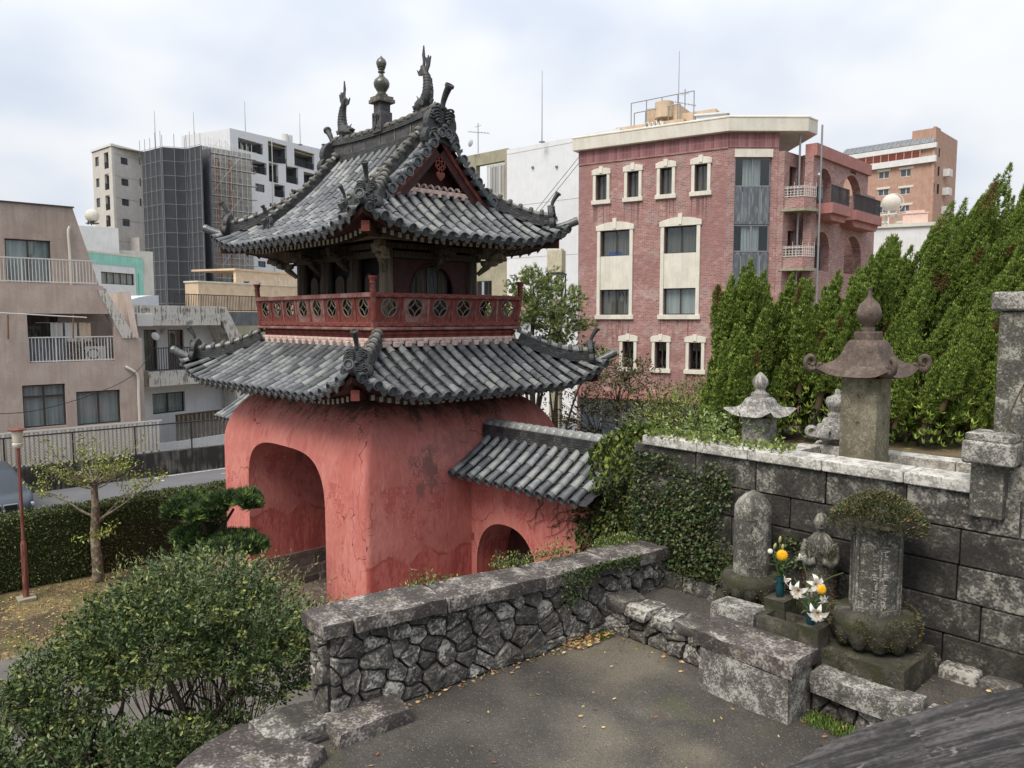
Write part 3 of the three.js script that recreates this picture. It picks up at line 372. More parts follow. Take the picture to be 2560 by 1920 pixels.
// ---- upper roof: gables, descending ridges, main ridge
for (const sx of [-1, 1]) {
  const gb = group(gate, 'gable'), yAt = (z) => fUp(2.92 - Math.abs(z)) - 0.05, xw = sx * 1.95;
  const tri = []; for (let i = -10; i <= 10; i++) tri.push([i / 10 * 1.3, yAt(i / 10 * 1.3) - 0.06]); tri.push([1.3, 8.75], [-1.3, 8.75]);
  const w = extrude(tri.reverse(), 0.06); w.rotateY(Math.PI / 2); w.translate(xw - 0.03, 0, 0); part(gb, 'gable_wall', w, M.redWoodDark);
  for (const sz of [-1, 1]) {
    const path = []; for (let i = 0; i <= 10; i++) { const z = mix(0.0, 1.62, i / 10) * sz; path.push([sx * 2.33, yAt(z) - 0.1, z]); }
    part(gb, 'barge_board', sweep(path, [[-0.035, -0.24], [0.035, -0.24], [0.035, 0.02], [-0.035, 0.02]]), M.redWoodDark);
    const p2 = path.map(([x, y, z]) => [x + sx * 0.045, y - 0.03, z]); part(gb, 'barge_moulding', sweep(p2, [[-0.03, -0.05], [0.03, -0.05], [0.03, 0.04], [-0.03, 0.04]]), M.redWood);
    for (let i = 0; i < 8; i++) { // verge tiles lie across the slope and show their round ends
      const z = sz * (0.09 + i * 0.225), y = yAt(z) + 0.08, L = 0.46; const m = part(gb, 'verge_tile', halfTile, tileMat()); m.scale.set(1.12, 1.12, L); m.position.set(sx * 2.34, y, z); m.rotation.y = sx > 0 ? -Math.PI / 2 : Math.PI / 2;
      const lo = part(gb, 'verge_tile', halfTile, M.tiles[2]); lo.scale.set(1.1, 1.1, L); lo.position.set(sx * 2.34, y, z); lo.rotation.set(0, sx > 0 ? -Math.PI / 2 : Math.PI / 2, Math.PI, 'YXZ');
      const d = part(gb, 'verge_disc', discGeo, M.tiles[i % 2 ? 2 : 5]); d.position.set(sx * 2.555, y, z); d.rotation.y = sx > 0 ? -Math.PI / 2 : Math.PI / 2; d.scale.setScalar(1.08);
      const dr = part(gb, 'verge_drip', dripGeo, M.tiles[2]); dr.position.set(sx * (sx > 0 ? 2.52 : 2.54), y - 0.04, z + sz * 0.1); dr.rotation.y = Math.PI / 2;
    }
  }
  const peg = [], cl = (x, y, r) => { const g = new THREE.TorusGeometry(r, 0.022, 5, 12); g.translate(x, y, 0); return g; }; // pendant carving under the apex
  peg.push(cl(-0.09, 0.1, 0.06), cl(0.09, 0.1, 0.06), cl(-0.07, -0.02, 0.05), cl(0.07, -0.02, 0.05), cl(0, 0.2, 0.06), cl(0, -0.12, 0.055), cl(-0.13, 0.02, 0.03), cl(0.13, 0.02, 0.03));
  const ht = new THREE.Shape(); ht.moveTo(0, -0.36); ht.bezierCurveTo(-0.18, -0.25, -0.16, -0.12, -0.06, -0.14); ht.quadraticCurveTo(0, -0.16, 0, -0.18); ht.quadraticCurveTo(0, -0.16, 0.06, -0.14); ht.bezierCurveTo(0.16, -0.12, 0.18, -0.25, 0, -0.36); peg.push(extrude(ht, 0.03, 0.008, [], 6).translate(0, 0, -0.015));
  const pg = part(gb, 'pendant_carving', merge(peg), M.brightRed); pg.rotation.y = Math.PI / 2; pg.position.set(sx * 2.37, 9.5, 0); pg.scale.setScalar(0.85);
  const mo = [bx(0.14, 0.1, 1.9, sx * 2.28, 8.93, 0, 0.02)]; for (let i = -4; i <= 4; i++) { const t = new THREE.TorusGeometry(0.075, 0.03, 5, 8, Math.PI); t.rotateY(0.3); t.translate(sx * 2.24, 9.0, i * 0.19); mo.push(t); mo.push(bx(0.1, 0.09, 0.1, sx * 2.3, 8.86, i * 0.292 * 0.8, 0.02)); }
  part(gb, 'mortar_bedding', merge(mo), M.mortar);
  for (const sz of [-1, 1]) { // descending ridge down the main slope
    const path = []; for (let i = 0; i <= 14; i++) { const r = mix(0.72, 2.72, i / 14), p = pUp('z', sz, sx * 1.9, r, 0.05); path.push([p.x, p.y, p.z]); }
    ridgeAlong(up, path, 0.11, 0.26, 5, 0.25); const q = path[0]; oni(gate, [q[0], q[1] - 0.05, q[2] + sz * 0.05], sz > 0 ? 0 : Math.PI, 0.72, -0.15);
  }
}
{
  const rg = group(gate, 'main_ridge'), yr = (x) => 10.2 + 0.1 * (x / 2.4) ** 2, path = (o, e = 2.38) => { const p = []; for (let i = 0; i <= 12; i++) { const x = mix(-e, e, i / 12); p.push([x, yr(x) + o, 0]); } return p; };
  part(rg, 'ridge_courses', sweep(path(-0.05), noshi(0.2, 0.2, 4)), M.ridge);
  part(rg, 'ridge_panel', sweep(path(0.13), [[-0.075, 0], [0.075, 0], [0.075, 0.3], [-0.075, 0.3]]), M.ridgePanel);
  part(rg, 'ridge_moulding', sweep(path(0.42), noshi(0.13, 0.14, 3)), M.ridge);
  for (let i = 0; i < 15; i++) { const x = mix(-2.2, 2.2, i / 14), c = part(rg, 'cap_tile', bandGeo, M.ridgeTop); c.position.set(x, yr(x) + 0.54, 0); c.rotation.y = Math.PI / 2; c.scale.set(1.0, 1.0, 2.2); }
  for (let i = 0; i < 7; i++) { const x = mix(-2, 2, i / 6); for (const s of [-1, 1]) part(rg, 'panel_batten', bx(0.05, 0.3, 0.012, x, yr(x) + 0.28, s * 0.082), M.ridgeTop); }
  for (const s of [-1, 1]) { const o = oni(gate, [s * 2.44, 9.98, 0], s * Math.PI / 2, 1.55); o.children[1].position.z = 0.02; o.children[1].scale.setScalar(0.75); }
  // finial on its pedestal
  const fi = group(gate, 'finial', [0, 10.66, 0]);
  part(fi, 'pedestal', merge([bx(0.4, 0.5, 0.34, 0, 0.25, 0, 0.01), bx(0.3, 0.3, 0.3, 0, 0.6, 0, 0.01)]), M.ridgePanel);
  part(fi, 'pedestal_cap', merge([bx(0.48, 0.09, 0.48, 0, 0.77, 0, 0.012), bx(0.42, 0.07, 0.42, 0, 0.85, 0, 0.01), bx(0.22, 0.07, 0.22, 0, 0.92, 0, 0.01)]), M.ridgeTop);
  const scroll = []; for (const s of [-1, 1]) scroll.push(tube([[s * 0.1, 0.3, 0], [s * 0.12, 0.4, 0.01], [s * 0.05, 0.44, 0.01], [s * 0.03, 0.36, 0.01], [0, 0.2, 0], [s * 0.06, 0.12, 0], [s * 0.12, 0.1, 0]], 0.016, 5)); const sc = part(fi, 'scroll_relief', merge(scroll), M.oni); sc.position.set(0, 0, 0.178);
  part(fi, 'jewel', lathe([[0.1, 0.94], [0.12, 0.97], [0.09, 0.98], [0.13, 1.04], [0.19, 1.14], [0.2, 1.22], [0.17, 1.3], [0.09, 1.37], [0.055, 1.42], [0.05, 1.47], [0.085, 1.475], [0.09, 1.5], [0.055, 1.51], [0.055, 1.54], [0.085, 1.545], [0.088, 1.57], [0.06, 1.575], [0.1, 1.59], [0.105, 1.62], [0.125, 1.67], [0.13, 1.72], [0.1, 1.79], [0.05, 1.83], [0.015, 1.87], [0, 1.89]], 24), M.bronze);
  // dolphin-fish ridge ornaments, heads inwards, tails up
  const spiky = (pts, th = 0.025) => extrude(pts, th, 0.006).translate(0, 0, -th / 2);
  const body = tube([[-0.3, 0.06, 0], [-0.2, 0.12, 0], [-0.02, 0.17, 0], [0.12, 0.32, 0], [0.15, 0.55, 0], [0.1, 0.78, 0], [0.0, 0.95, 0], [-0.06, 1.04, 0]], (t) => t < 0.15 ? 0.1 + 0.5 * t : 0.2 - 0.14 * t, 10);
  const scales = []; for (let i = 0; i < 7; i++) { const t = new THREE.TorusGeometry(0.136 - i * 0.008, 0.013, 4, 12); t.rotateX(Math.PI / 2); t.rotateZ(0.25 - i * 0.06); t.translate(0.145 - Math.max(0, i - 4) * 0.022 - Math.max(0, 1 - i) * 0.04, 0.36 + i * 0.075, 0); scales.push(t); }
  const fins = merge([spiky([[-0.08, 0.98], [-0.02, 1.12], [-0.05, 1.3], [0.0, 1.5], [0.03, 1.28], [0.04, 1.1], [0.0, 0.96]]), spiky([[0.04, 0.92], [0.1, 1.05], [0.08, 1.22], [0.14, 1.16], [0.18, 1.24], [0.21, 1.14], [0.27, 1.2], [0.22, 1.0], [0.12, 0.86]]), spiky([[-0.04, 0.95], [-0.14, 1.0], [-0.2, 0.94], [-0.27, 1.0], [-0.2, 0.86], [-0.1, 0.84], [-0.02, 0.9]]), spiky([[0.22, 0.3], [0.3, 0.34], [0.27, 0.42], [0.33, 0.5], [0.28, 0.56], [0.3, 0.68], [0.22, 0.62]]), spiky([[0.12, 0.18], [0.3, 0.12], [0.36, 0.2], [0.28, 0.24], [0.3, 0.32], [0.2, 0.36]])]);
  const head = []; { const s = new THREE.SphereGeometry(0.14, 10, 8); s.scale(1.25, 0.85, 1); s.translate(-0.18, 0.13, 0); head.push(s); for (const e of [-1, 1]) { const y = new THREE.SphereGeometry(0.035, 6, 5); y.translate(-0.24, 0.21, e * 0.08); head.push(y); head.push(tube([[-0.2, 0.22, e * 0.06], [-0.14, 0.31, e * 0.08], [-0.17, 0.36, e * 0.1]], (t) => 0.03 * (1 - 0.7 * t), 5)); head.push(tube([[-0.36, 0.1, e * 0.05], [-0.26, 0.1, e * 0.12], [-0.12, 0.12, e * 0.14]], 0.022, 5)); head.push(spiky([[0, 0], [0.12, 0.1], [0.16, 0.02], [0.24, 0.06], [0.18, -0.06]]).translate(-0.02, 0.14, e * 0.15)); } head.push(bx(0.2, 0.05, 0.16, -0.3, 0.16, 0, 0.02), bx(0.2, 0.045, 0.14, -0.3, 0.05, 0, 0.02)); }
  for (const s of [1, -1]) { const f = group(gate, 'fish_ornament', [s * 1.78, 10.78, 0]); f.rotation.y = s > 0 ? 0 : Math.PI; part(f, 'stand', merge([bx(0.5, 0.16, 0.26, -0.02, -0.02, 0, 0.02), bx(0.42, 0.1, 0.22, -0.02, 0.1, 0, 0.02)]), M.ridge); part(f, 'body', body, M.oni).position.y = 0.08; part(f, 'scale_ridges', merge(scales.map((x) => x.clone())), M.ridge).position.y = 0.08; part(f, 'fin', fins, M.oni).position.y = 0.08; part(f, 'head', merge(head.map((x) => x.clone())), M.oni).position.y = 0.08; f.scale.setScalar(0.98); }
}
// ---- balcony with pierced railing
{
  const bal = group(gate, 'balcony');
  part(bal, 'skirt', merge([bxc(-2.7, 2.7, 5.2, 5.8, -1.96, 1.96), bxc(-2.74, 2.74, 5.71, 5.77, -2.0, 2.0)]), M.redWood);
  part(bal, 'floor', bxc(-2.74, 2.74, 5.8, 5.92, -2.06, 2.06), M.darkWood);
  const hole = () => { const h = new THREE.Path(); h.absarc(0, 0.31, 0.205, 0, Math.PI * 2, true); return h; };
  const pw = 0.68, board = extrude([[-pw / 2, 0], [pw / 2, 0], [pw / 2, 0.58], [-pw / 2, 0.58]], 0.03, 0, [hole()], 16); board.translate(0, 0, -0.015);
  const lat = [new THREE.TorusGeometry(0.2, 0.014, 5, 24).translate(0, 0.31, 0.01)]; for (let q = 0; q < 4; q++) { const a = q * Math.PI / 2 + Math.PI / 4, cx = Math.cos(a) * 0.2 * 1.414, cy = Math.sin(a) * 0.2 * 1.414; const t = new THREE.TorusGeometry(0.2, 0.013, 5, 10, Math.PI / 2); t.rotateZ(a + Math.PI - Math.PI / 4); t.translate(cx, 0.31 + cy, 0); lat.push(t); }
  const lattice = merge(lat); M.lattice = mat({ map: tex(128, 0.3, mottle(0x5a4f45, 0x8a8072, 6, 30, 871)) });
  R = rngOf(23);
  for (const [ax, s, half, n, D] of [['z', 1, 2.72, 8, 2.04], ['x', 1, 2.04, 6, 2.72], ['z', -1, 2.72, 8, 2.04], ['x', -1, 2.04, 6, 2.72]]) {
    const side = new THREE.Object3D(); side.rotation.y = ax === 'z' ? (s > 0 ? 0 : Math.PI) : s * Math.PI / 2; side.updateMatrix();
    const put = (nm, g, m, lx, y, lz, tilt = 0) => { const o = part(bal, nm, g, m); o.position.set(lx, y, lz).applyMatrix4(side.matrix); o.rotation.set(tilt, side.rotation.y, 0, 'YXZ'); return o; };
    for (let i = 0; i < n; i++) {
      const t = -half + (i + 0.5) * 2 * half / n, worn = (ax === 'z' && (i === 3 || i === 4)) || R() < 0.12;
      put('panel', board, worn ? M.fadedRed : M.redWood, t, 5.98, D, 0.1); put('coin_lattice', lattice, M.lattice, t, 5.98, D, 0.1);
      if (i) put('stile', bx(0.055, 0.58, 0.075, 0, 0.29, 0, 0.008), R() < 0.25 ? M.fadedRed : M.redWood, -half + i * 2 * half / n, 5.98, D, 0.1);
    }
    put('bottom_rail', bx(half * 2 + 0.1, 0.1, 0.13, 0, 0, 0, 0.015), M.redWood, 0, 5.93, D); put('floor_moulding', bx(half * 2 + 0.16, 0.07, 0.15, 0, 0, 0, 0.025), M.fadedRed, 0, 5.835, D + 0.025);
    put('top_rail', bx(half * 2 + 0.12, 0.1, 0.13, 0, 0, 0, 0.015), ax === 'z' && s > 0 ? M.fadedRed : M.redWood, 0, 6.555, D + 0.055);
  }
  for (const sx of [-1, 1]) for (const sz of [-1, 1]) {
    const p = (y, o) => [sx * (2.72 + o), y, sz * (2.04 + o)];
    part(bal, 'corner_post', merge([tube([p(5.86, 0.0), p(6.1, 0.015), p(6.4, 0.05), p(6.72, 0.07), p(6.86, 0.075)], 0.062, 10), bx(0.16, 0.1, 0.16, ...p(5.92, 0)), xf(lathe([[0.055, 0], [0.075, 0.01], [0.075, 0.03], [0.058, 0.04], [0.06, 0.06], [0.085, 0.13], [0.09, 0.17], [0.0, 0.175]], 12), { p: p(6.78, 0.073) })]), M.redWood);
  }
}
// ---- upper storey: columns, board walls, round window, brackets
{
  const st = group(gate, 'upper_storey');
  const cols = []; for (const x of [-1.95, -0.68, 0.68, 1.95]) for (const z of [-1.23, 1.23]) cols.push([x, z]); cols.push([-1.95, 0], [1.95, 0]);
  for (const [x, z] of cols) { if (Math.abs(x) > 1.9 && z === 0) continue; part(st, 'column', xf(new THREE.CylinderGeometry(0.15, 0.16, 1.75, 14), { p: [x, 6.77, z] }), x > 1.9 && z > 0 ? M.greyWood : M.darkWood); }
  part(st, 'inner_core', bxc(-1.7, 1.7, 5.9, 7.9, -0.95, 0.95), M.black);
  for (const s of [-1, 1]) {
    for (const [a, b] of [[-1.8, -0.83], [-0.53, 0.53], [0.83, 1.8]]) { // arched plank doors between the front columns
      const n = 2, w = (b - a) / n, hx0 = w / 2 - 0.015; for (let i = 0; i < n; i++) { const d = extrude(archShape(hx0 - 0.05, 1.0, 1.18, 2, 0), 0.05, 0.008); d.translate(a + (i + 0.5) * w, 5.92, s * 1.1 - 0.025); part(st, 'plank_door', d, M.darkWood); }
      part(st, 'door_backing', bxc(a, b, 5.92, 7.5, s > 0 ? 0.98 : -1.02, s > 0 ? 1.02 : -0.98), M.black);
    }
    const wall = new THREE.Shape([[-1.1, 0], [1.1, 0], [1.1, 1.6], [-1.1, 1.6]].map((p) => new THREE.Vector2(...p))); const h = new THREE.Path(); h.absarc(0.05, 0.78, 0.62, 0, Math.PI * 2, true); // side wall with its round window
    const g = extrude(wall, 0.08, 0, [h], 20); g.rotateY(Math.PI / 2); g.translate(s * 1.93 - 0.04, 5.92, 0); part(st, 'side_wall', g, M.redWoodDark);
    for (let i = 0; i < 4; i++) { const z = -0.62 + i * 0.31 + 0.05; part(st, 'shutter_plank', bxc(s * 1.84 - 0.02, s * 1.84 + 0.02, 6.05, 7.4, z, z + 0.29, 0.01), i % 2 ? M.greenWood : M.darkWood); }
    const ring = new THREE.TorusGeometry(0.62, 0.04, 6, 28); ring.rotateY(Math.PI / 2); ring.translate(s * 1.97, 6.7, 0.05 * -s); part(st, 'window_ring', ring, M.redWoodDark);
  }
  // tie beams, plates and carved brackets under the eaves
  for (const [a, b, y, h] of [[2.05, 1.33, 7.42, 0.16], [2.12, 1.4, 7.62, 0.13]]) { for (const s of [-1, 1]) { part(st, 'tie_beam', bxc(-a - 0.1, a + 0.1, y, y + h, s * b - 0.07, s * b + 0.07, 0.012), M.darkWood); part(st, 'tie_beam', bxc(s * a - 0.07, s * a + 0.07, y + 0.003, y + h - 0.003, -b, b, 0.012), M.darkWood); } }
  for (const s of [-1, 1]) { part(st, 'wall_plate', bxc(-2.75, 2.75, 7.74, 7.88, s * 1.95 - 0.07, s * 1.95 + 0.07, 0.01), M.greyWood); part(st, 'wall_plate', bxc(s * 2.7 - 0.07, s * 2.7 + 0.07, 7.743, 7.877, -1.9, 1.9, 0.01), M.greyWood); }
  const arm = new THREE.Shape(); arm.moveTo(0, 0); arm.lineTo(0, 0.22); arm.lineTo(0.62, 0.22); arm.lineTo(0.7, 0.14); arm.quadraticCurveTo(0.55, 0.12, 0.5, 0.05); arm.quadraticCurveTo(0.4, 0.06, 0.36, -0.02); arm.quadraticCurveTo(0.2, 0.0, 0, 0); const armG = extrude(arm, 0.12, 0.01, [], 5); armG.translate(0, 0, -0.06);
  const leaf = []; for (let i = 0; i < 9; i++) { const a = i * 0.7, r = 0.05 + 0.012 * i; leaf.push(rock(0.16, 0.12, 0.14, i + 3, 0.5, 0.8, 2).translate(0.5 + Math.cos(a) * r * 1.2, 0.04 + Math.sin(a * 1.3) * 0.08 - i * 0.012, Math.sin(a) * r)); } const carved = merge(leaf);
  const drop = merge([tube([[0.1, 0.06, 0], [0.06, -0.05, 0], [-0.04, -0.14, 0], [-0.16, -0.24, 0]], (t) => 0.09 - 0.045 * t, 7), rock(0.2, 0.12, 0.16, 5, 0.5, 0.7, 2)]);
  const br = (x, z, yaw, s = 1, m = M.darkWood) => { const g = new THREE.Object3D(); for (const [nm, ge, y] of [['bracket_arm', armG, 7.52], ['bracket_carving', carved, 7.5], ['bracket_drop', drop, 7.4]]) { const o = part(st, nm, ge, m); o.position.set(x + (nm === 'bracket_drop' ? Math.cos(yaw) * 0.3 : 0), y, z - (nm === 'bracket_drop' ? Math.sin(yaw) * 0.3 : 0)); o.rotation.y = yaw; o.scale.setScalar(s); } };
  for (const x of [-0.68, 0.68]) { br(x, 1.3, -Math.PI / 2); br(x, -1.3, Math.PI / 2); } br(2.0, 0, 0); br(-2.0, 0, Math.PI);
  for (const sx of [-1, 1]) for (const sz of [-1, 1]) br(sx * 1.98, sz * 1.27, -Math.atan2(sz, sx), 1.15, M.greyWood);
}
// ---- side walls of the gate with their own little tiled roofs
function sideWall(s, x0, x1, tiled, arch) { // s: +1 right, -1 left
  const w = thing(s > 0 ? 'side_wall' : 'flank_wall', s > 0 ? 'low red side wall with small arch and tiled coping, joined to the gate' : 'tiled red wall running off behind the gate', 'wall', [0, 0, 0]);
  const X = (x) => s * x, lo = Math.min(X(3.42), X(x1)), hi = Math.max(X(3.42), X(x1));
  let g = bxc(lo, hi, -1.08, 2.72, -1.0, 0.1); g.computeVertexNormals();
  if (arch) { const c = extrude(archShape(0.96, 0.55, 1.65, 2.3, -2, 4.69), 3); c.translate(0, 0, -2); g = carve(g, [c]); g = toCreasedNormals(g, 0.5); }
  part(w, 'plaster_wall', plasterUV(g), M.plaster); if (arch) { for (let i = 0; i < 6; i++) part(w, 'added_door_plank', bx(0.32, 2.8, 0.06, 3.87 + i * 0.325, 0.3, -0.85, 0.008), M.redWoodDark); }  // planks added behind the small arch so its opening stays dark
  const xa = 3.5, xb = tiled, zc = -0.45, f = (d) => 3.42 - 0.62 * d - 0.04 * Math.sin(d * 2.6) * 1; // d from the ridge
  R = rngOf(77);
  for (const sz of [1, -1]) {
    const n = Math.round((xb - xa) / 0.31), pans = [];
    for (let k = 0; k < n; k++) {
      const x = X(xa + (k + 0.5) * (xb - xa) / n);
      for (let i = 0; i < 4; i++) { const d0 = 1.17 - i * 0.29, d1 = d0 - 0.29, a = V(x, f(d0) + 0.03, zc + sz * d0), b = V(x, f(d1) + 0.03, zc + sz * d1), d = b.clone().sub(a); setM(part(w, 'cover_tile', halfTile, R() < 0.35 ? M.tiles[4] : tileMat()), basisAt(a.clone().lerp(b, 0.5).add(V(rr(-0.008, 0.008), 0, 0)), d, V(-sz, 0, 0)), d.length() * 1.06); }
      const e = V(x, f(1.18) + 0.02, zc + sz * 1.18); setM(part(w, 'eave_disc', discGeo, M.tiles[2]), basisAt(e, V(0, 0.5, -sz), V(-sz, 0, 0)));
      for (let i = 0; i < 7; i++) { const d0 = 1.16 - i * 0.17, d1 = d0 - 0.18, wd = (xb - xa) / n / 2, P = []; for (const [d, o] of [[d0, -0.02], [d0, 0.012], [d1, -0.012]]) for (const q of [-1, 0, 1]) P.push(V(x + (q + 1) * wd * s, f(d) + o - (q ? 0 : 0.012), zc + sz * d)); const pg = new THREE.BufferGeometry(); pg.setAttribute('position', new THREE.Float32BufferAttribute(P.flatMap((p) => [p.x, p.y, p.z]), 3)); pg.setIndex([0, 1, 3, 1, 4, 3, 1, 2, 4, 2, 5, 4, 3, 4, 6, 4, 7, 6, 4, 5, 7, 5, 8, 7]); pg.computeVertexNormals(); pans.push(boxUV(pg)); }
    }
    part(w, 'pan_tile', merge(pans), M.pan).userData.kind = 'stuff';
    part(w, 'deck', sweep([[X(xa), 0, 0], [X(xb), 0, 0]], s > 0 ? [[-zc - 0 * sz - (sz * 0), 3.34], [-zc - sz * 1.12, 2.66], [-zc - sz * 0.5, 2.66], [-zc, 2.68]].map(([a, b]) => [a, b]) : [[zc, 3.34], [zc + sz * 1.12, 2.66], [zc + sz * 0.5, 2.66], [zc, 2.68]]), M.pan);
  }
  const path = []; for (let i = 0; i <= 8; i++) path.push([X(mix(xa - 0.05, xb + 0.05, i / 8)), 3.38, zc]); 
  part(w, 'ridge_courses', sweep(path, noshi(0.14, 0.3, 6)), M.ridge);
  const nc = Math.round((xb - xa) / 0.24); for (let i = 0; i < nc; i++) { const c = part(w, 'cap_tile', bandGeo, M.tiles[4]); c.position.set(X(mix(xa, xb, (i + 0.5) / nc)), 3.67, zc); c.rotation.y = Math.PI / 2; c.scale.set(0.95, 0.95, 2.3); }
  const e = part(w, 'ridge_end', oniGeo, M.ridgeTop); e.position.set(X(xb + 0.08), 3.3, zc); e.rotation.y = s * Math.PI / 2; e.scale.setScalar(0.7);
  return w;
}
sideWall(1, 3.5, 9.7, 7.4, true);
sideWall(-1, 3.5, 9.7, 9.6, false);
// ---------------------------------------------------------------- stone walls of the terrace
function clipPoly(poly, nx, ny, c) { const o = []; for (let i = 0; i < poly.length; i++) { const a = poly[i], b = poly[(i + 1) % poly.length], da = a[0] * nx + a[1] * ny - c, db = b[0] * nx + b[1] * ny - c; if (da <= 0) o.push(a); if ((da < 0 && db > 0) || (da > 0 && db < 0)) { const t = da / (da - db); o.push([a[0] + (b[0] - a[0]) * t, a[1] + (b[1] - a[1]) * t]); } } return o; }
function cells(w, h, size, seed, squash = 1.75) { // irregular polygons filling w x h
  const r = rngOf(seed), pts = []; let tries = 0; while (tries++ < 9000) { const p = [r() * w, r() * h], s = size * (0.5 + 1.0 * r() * r()) * (1.15 - 0.3 * p[1] / h); if (pts.every((q) => Math.hypot((p[0] - q[0]) / squash, p[1] - q[1]) > (s + q[2]) * 0.5)) pts.push([...p, s]); }
  return pts.map((p) => { let poly = [[0, 0], [w, 0], [w, h], [0, h]]; for (const q of pts) { if (q === p) continue; const dx = q[0] - p[0], dy = q[1] - p[1]; if (Math.hypot(dx, dy) > size * 4.5) continue; const wgt = 0.5 * p[2] / (p[2] + q[2]) + 0.25, mx = p[0] + dx * wgt, my = p[1] + dy * wgt; poly = clipPoly(poly, dx, dy, dx * mx + dy * my); if (poly.length < 3) break; } return poly; }).filter((p) => p.length > 2);
}
function stoneFromCell(poly, depth, r) { // outline in the wall plane, bulging out along +z
  let cx = 0, cy = 0; for (const p of poly) { cx += p[0] / poly.length; cy += p[1] / poly.length; }
  let pts = []; const n0 = poly.length; for (let i = 0; i < n0; i++) { const a = poly[i], b = poly[(i + 1) % n0]; const L = Math.hypot(a[0] - b[0], a[1] - b[1]); if (L < 0.015) continue; pts.push([mix(a[0], b[0], 0.09), mix(a[1], b[1], 0.09)]); if (L > 0.08) pts.push([mix(a[0], b[0], 0.5) + (r() - 0.5) * 0.012, mix(a[1], b[1], 0.5) + (r() - 0.5) * 0.012]); pts.push([mix(a[0], b[0], 0.91), mix(a[1], b[1], 0.91)]); }
  const n = pts.length; if (n < 3) return null; const size = Math.min(...pts.map((p) => Math.hypot(p[0] - cx, p[1] - cy))), gap = 0.012, ring = (k, z, j) => pts.map((p) => { const dx = p[0] - cx, dy = p[1] - cy, L = Math.hypot(dx, dy), s = Math.max(0.1, (L - gap) / L) * k; return [cx + dx * s + (r() - 0.5) * j, cy + dy * s + (r() - 0.5) * j, z + (r() - 0.5) * j]; });
  const d = depth + (r() - 0.5) * 0.05, tiltx = (r() - 0.5) * 0.25, tilty = (r() - 0.5) * 0.3, R4 = [ring(1, -0.14, 0), ring(1, d - 0.035, 0.008), ring(0.93, d - 0.008, 0.012), ring(0.55, d, 0.022)];
  for (const k of [2, 3]) for (const p of R4[k]) p[2] += (p[0] - cx) * tiltx + (p[1] - cy) * tilty;
  const pos = R4.flat(2), idx = []; for (let j = 0; j < 3; j++) for (let i = 0; i < n; i++) { const a = j * n + i, b = j * n + (i + 1) % n; idx.push(a, b, a + n, b, b + n, a + n); }
  pos.push(cx, cy, d + (r() - 0.5) * 0.03); const o = 4 * n; for (let i = 0; i < n; i++) idx.push(3 * n + i, 3 * n + (i + 1) % n, o);
  let g = new THREE.BufferGeometry(); g.setAttribute('position', new THREE.Float32BufferAttribute(pos, 3)); g.setIndex(idx); g = toCreasedNormals(g.toNonIndexed(), 0.42); return boxUV(g);
}
function rubbleFace(parent, w, h, size, seed, place, mats, name = 'stone') { // place(mesh) puts the local face (x along, y up, z out) into the world
  const r = rngOf(seed + 5); for (const c of cells(w, h, size, seed)) { const g = stoneFromCell(c, 0.05, r); if (!g) continue; const u = g.attributes.uv, ou = r() * 3, ov = r() * 3; for (let i = 0; i < u.count; i++) u.setXY(i, u.getX(i) + ou, u.getY(i) + ov); place(part(parent, name, g, mats[Math.floor(r() * mats.length)])); }
}
M.core = stoneMat(0x1e1c1a, 0x35312d, 0x4d4942, 0.2, 901, 0x33361f, 0.4);
{ // rubble wall along the terrace's edge; it veers a little and its top falls towards the far end
  const w = thing('rubble_wall', 'low rubble stone wall with rough slab coping across the terrace edge', 'stone wall', [10.2, 2.25, 7.42]); w.rotation.y = -0.085;
  const L = 4.85, z0 = -L, mats = M.rubble, fall = (z) => 0.16 * z / L;
  part(w, 'core', extrude([[0, -3.3], [L - 0.02, -3.3], [L - 0.02, 0.7], [0, 0.86]], 0.33).rotateY(Math.PI / 2).translate(-0.2, 0, 0), M.core);
  const r = rngOf(8); for (const c of cells(L, 0.86, 0.2, 3)) { const top = c.map(([a, b]) => [a, Math.min(b, 0.865 - 0.16 * a / L)]), g = stoneFromCell(top, 0.05, r); if (!g) continue; const u = g.attributes.uv, ou = r() * 3; for (let i = 0; i < u.count; i++) u.setXY(i, u.getX(i) + ou, u.getY(i) + ou * 0.6); const m = part(w, 'stone', g, mats[Math.floor(r() * 4)]); m.rotation.y = Math.PI / 2; m.position.set(0.14, 0, -0.02); }
  rubbleFace(w, 0.36, 0.86, 0.24, 8, (m) => { m.position.set(-0.22, 0, -0.02); }, mats);
  R = rngOf(51); let z = z0 - 0.05; while (z < 0.02) { const l = Math.min(rr(0.8, 1.4), 0.08 - z); if (l < 0.15) break; const g = rock(0.54 + rr(-0.02, 0.02), 0.14, l - 0.012, Math.floor(z * 31) + 240, 0.2, 0.05, 6); g.rotateX(-0.033); g.translate(-0.02 + rr(-0.012, 0.012), 0.94 + fall(z + l / 2) + rr(-0.012, 0.012), z + l / 2); part(w, 'coping_slab', g, M.darkCoping); z += l; }
  part(w, 'footing_slab', rock(0.42, 0.16, 0.75, 9, 0.25, 0.12, 4).translate(0.34, 0.05, -0.28), M.darkCoping);
  part(w, 'footing_slab', rock(0.3, 0.12, 0.55, 14, 0.25, 0.2, 4).translate(0.2, 0.0, 0.25), M.slate);
}
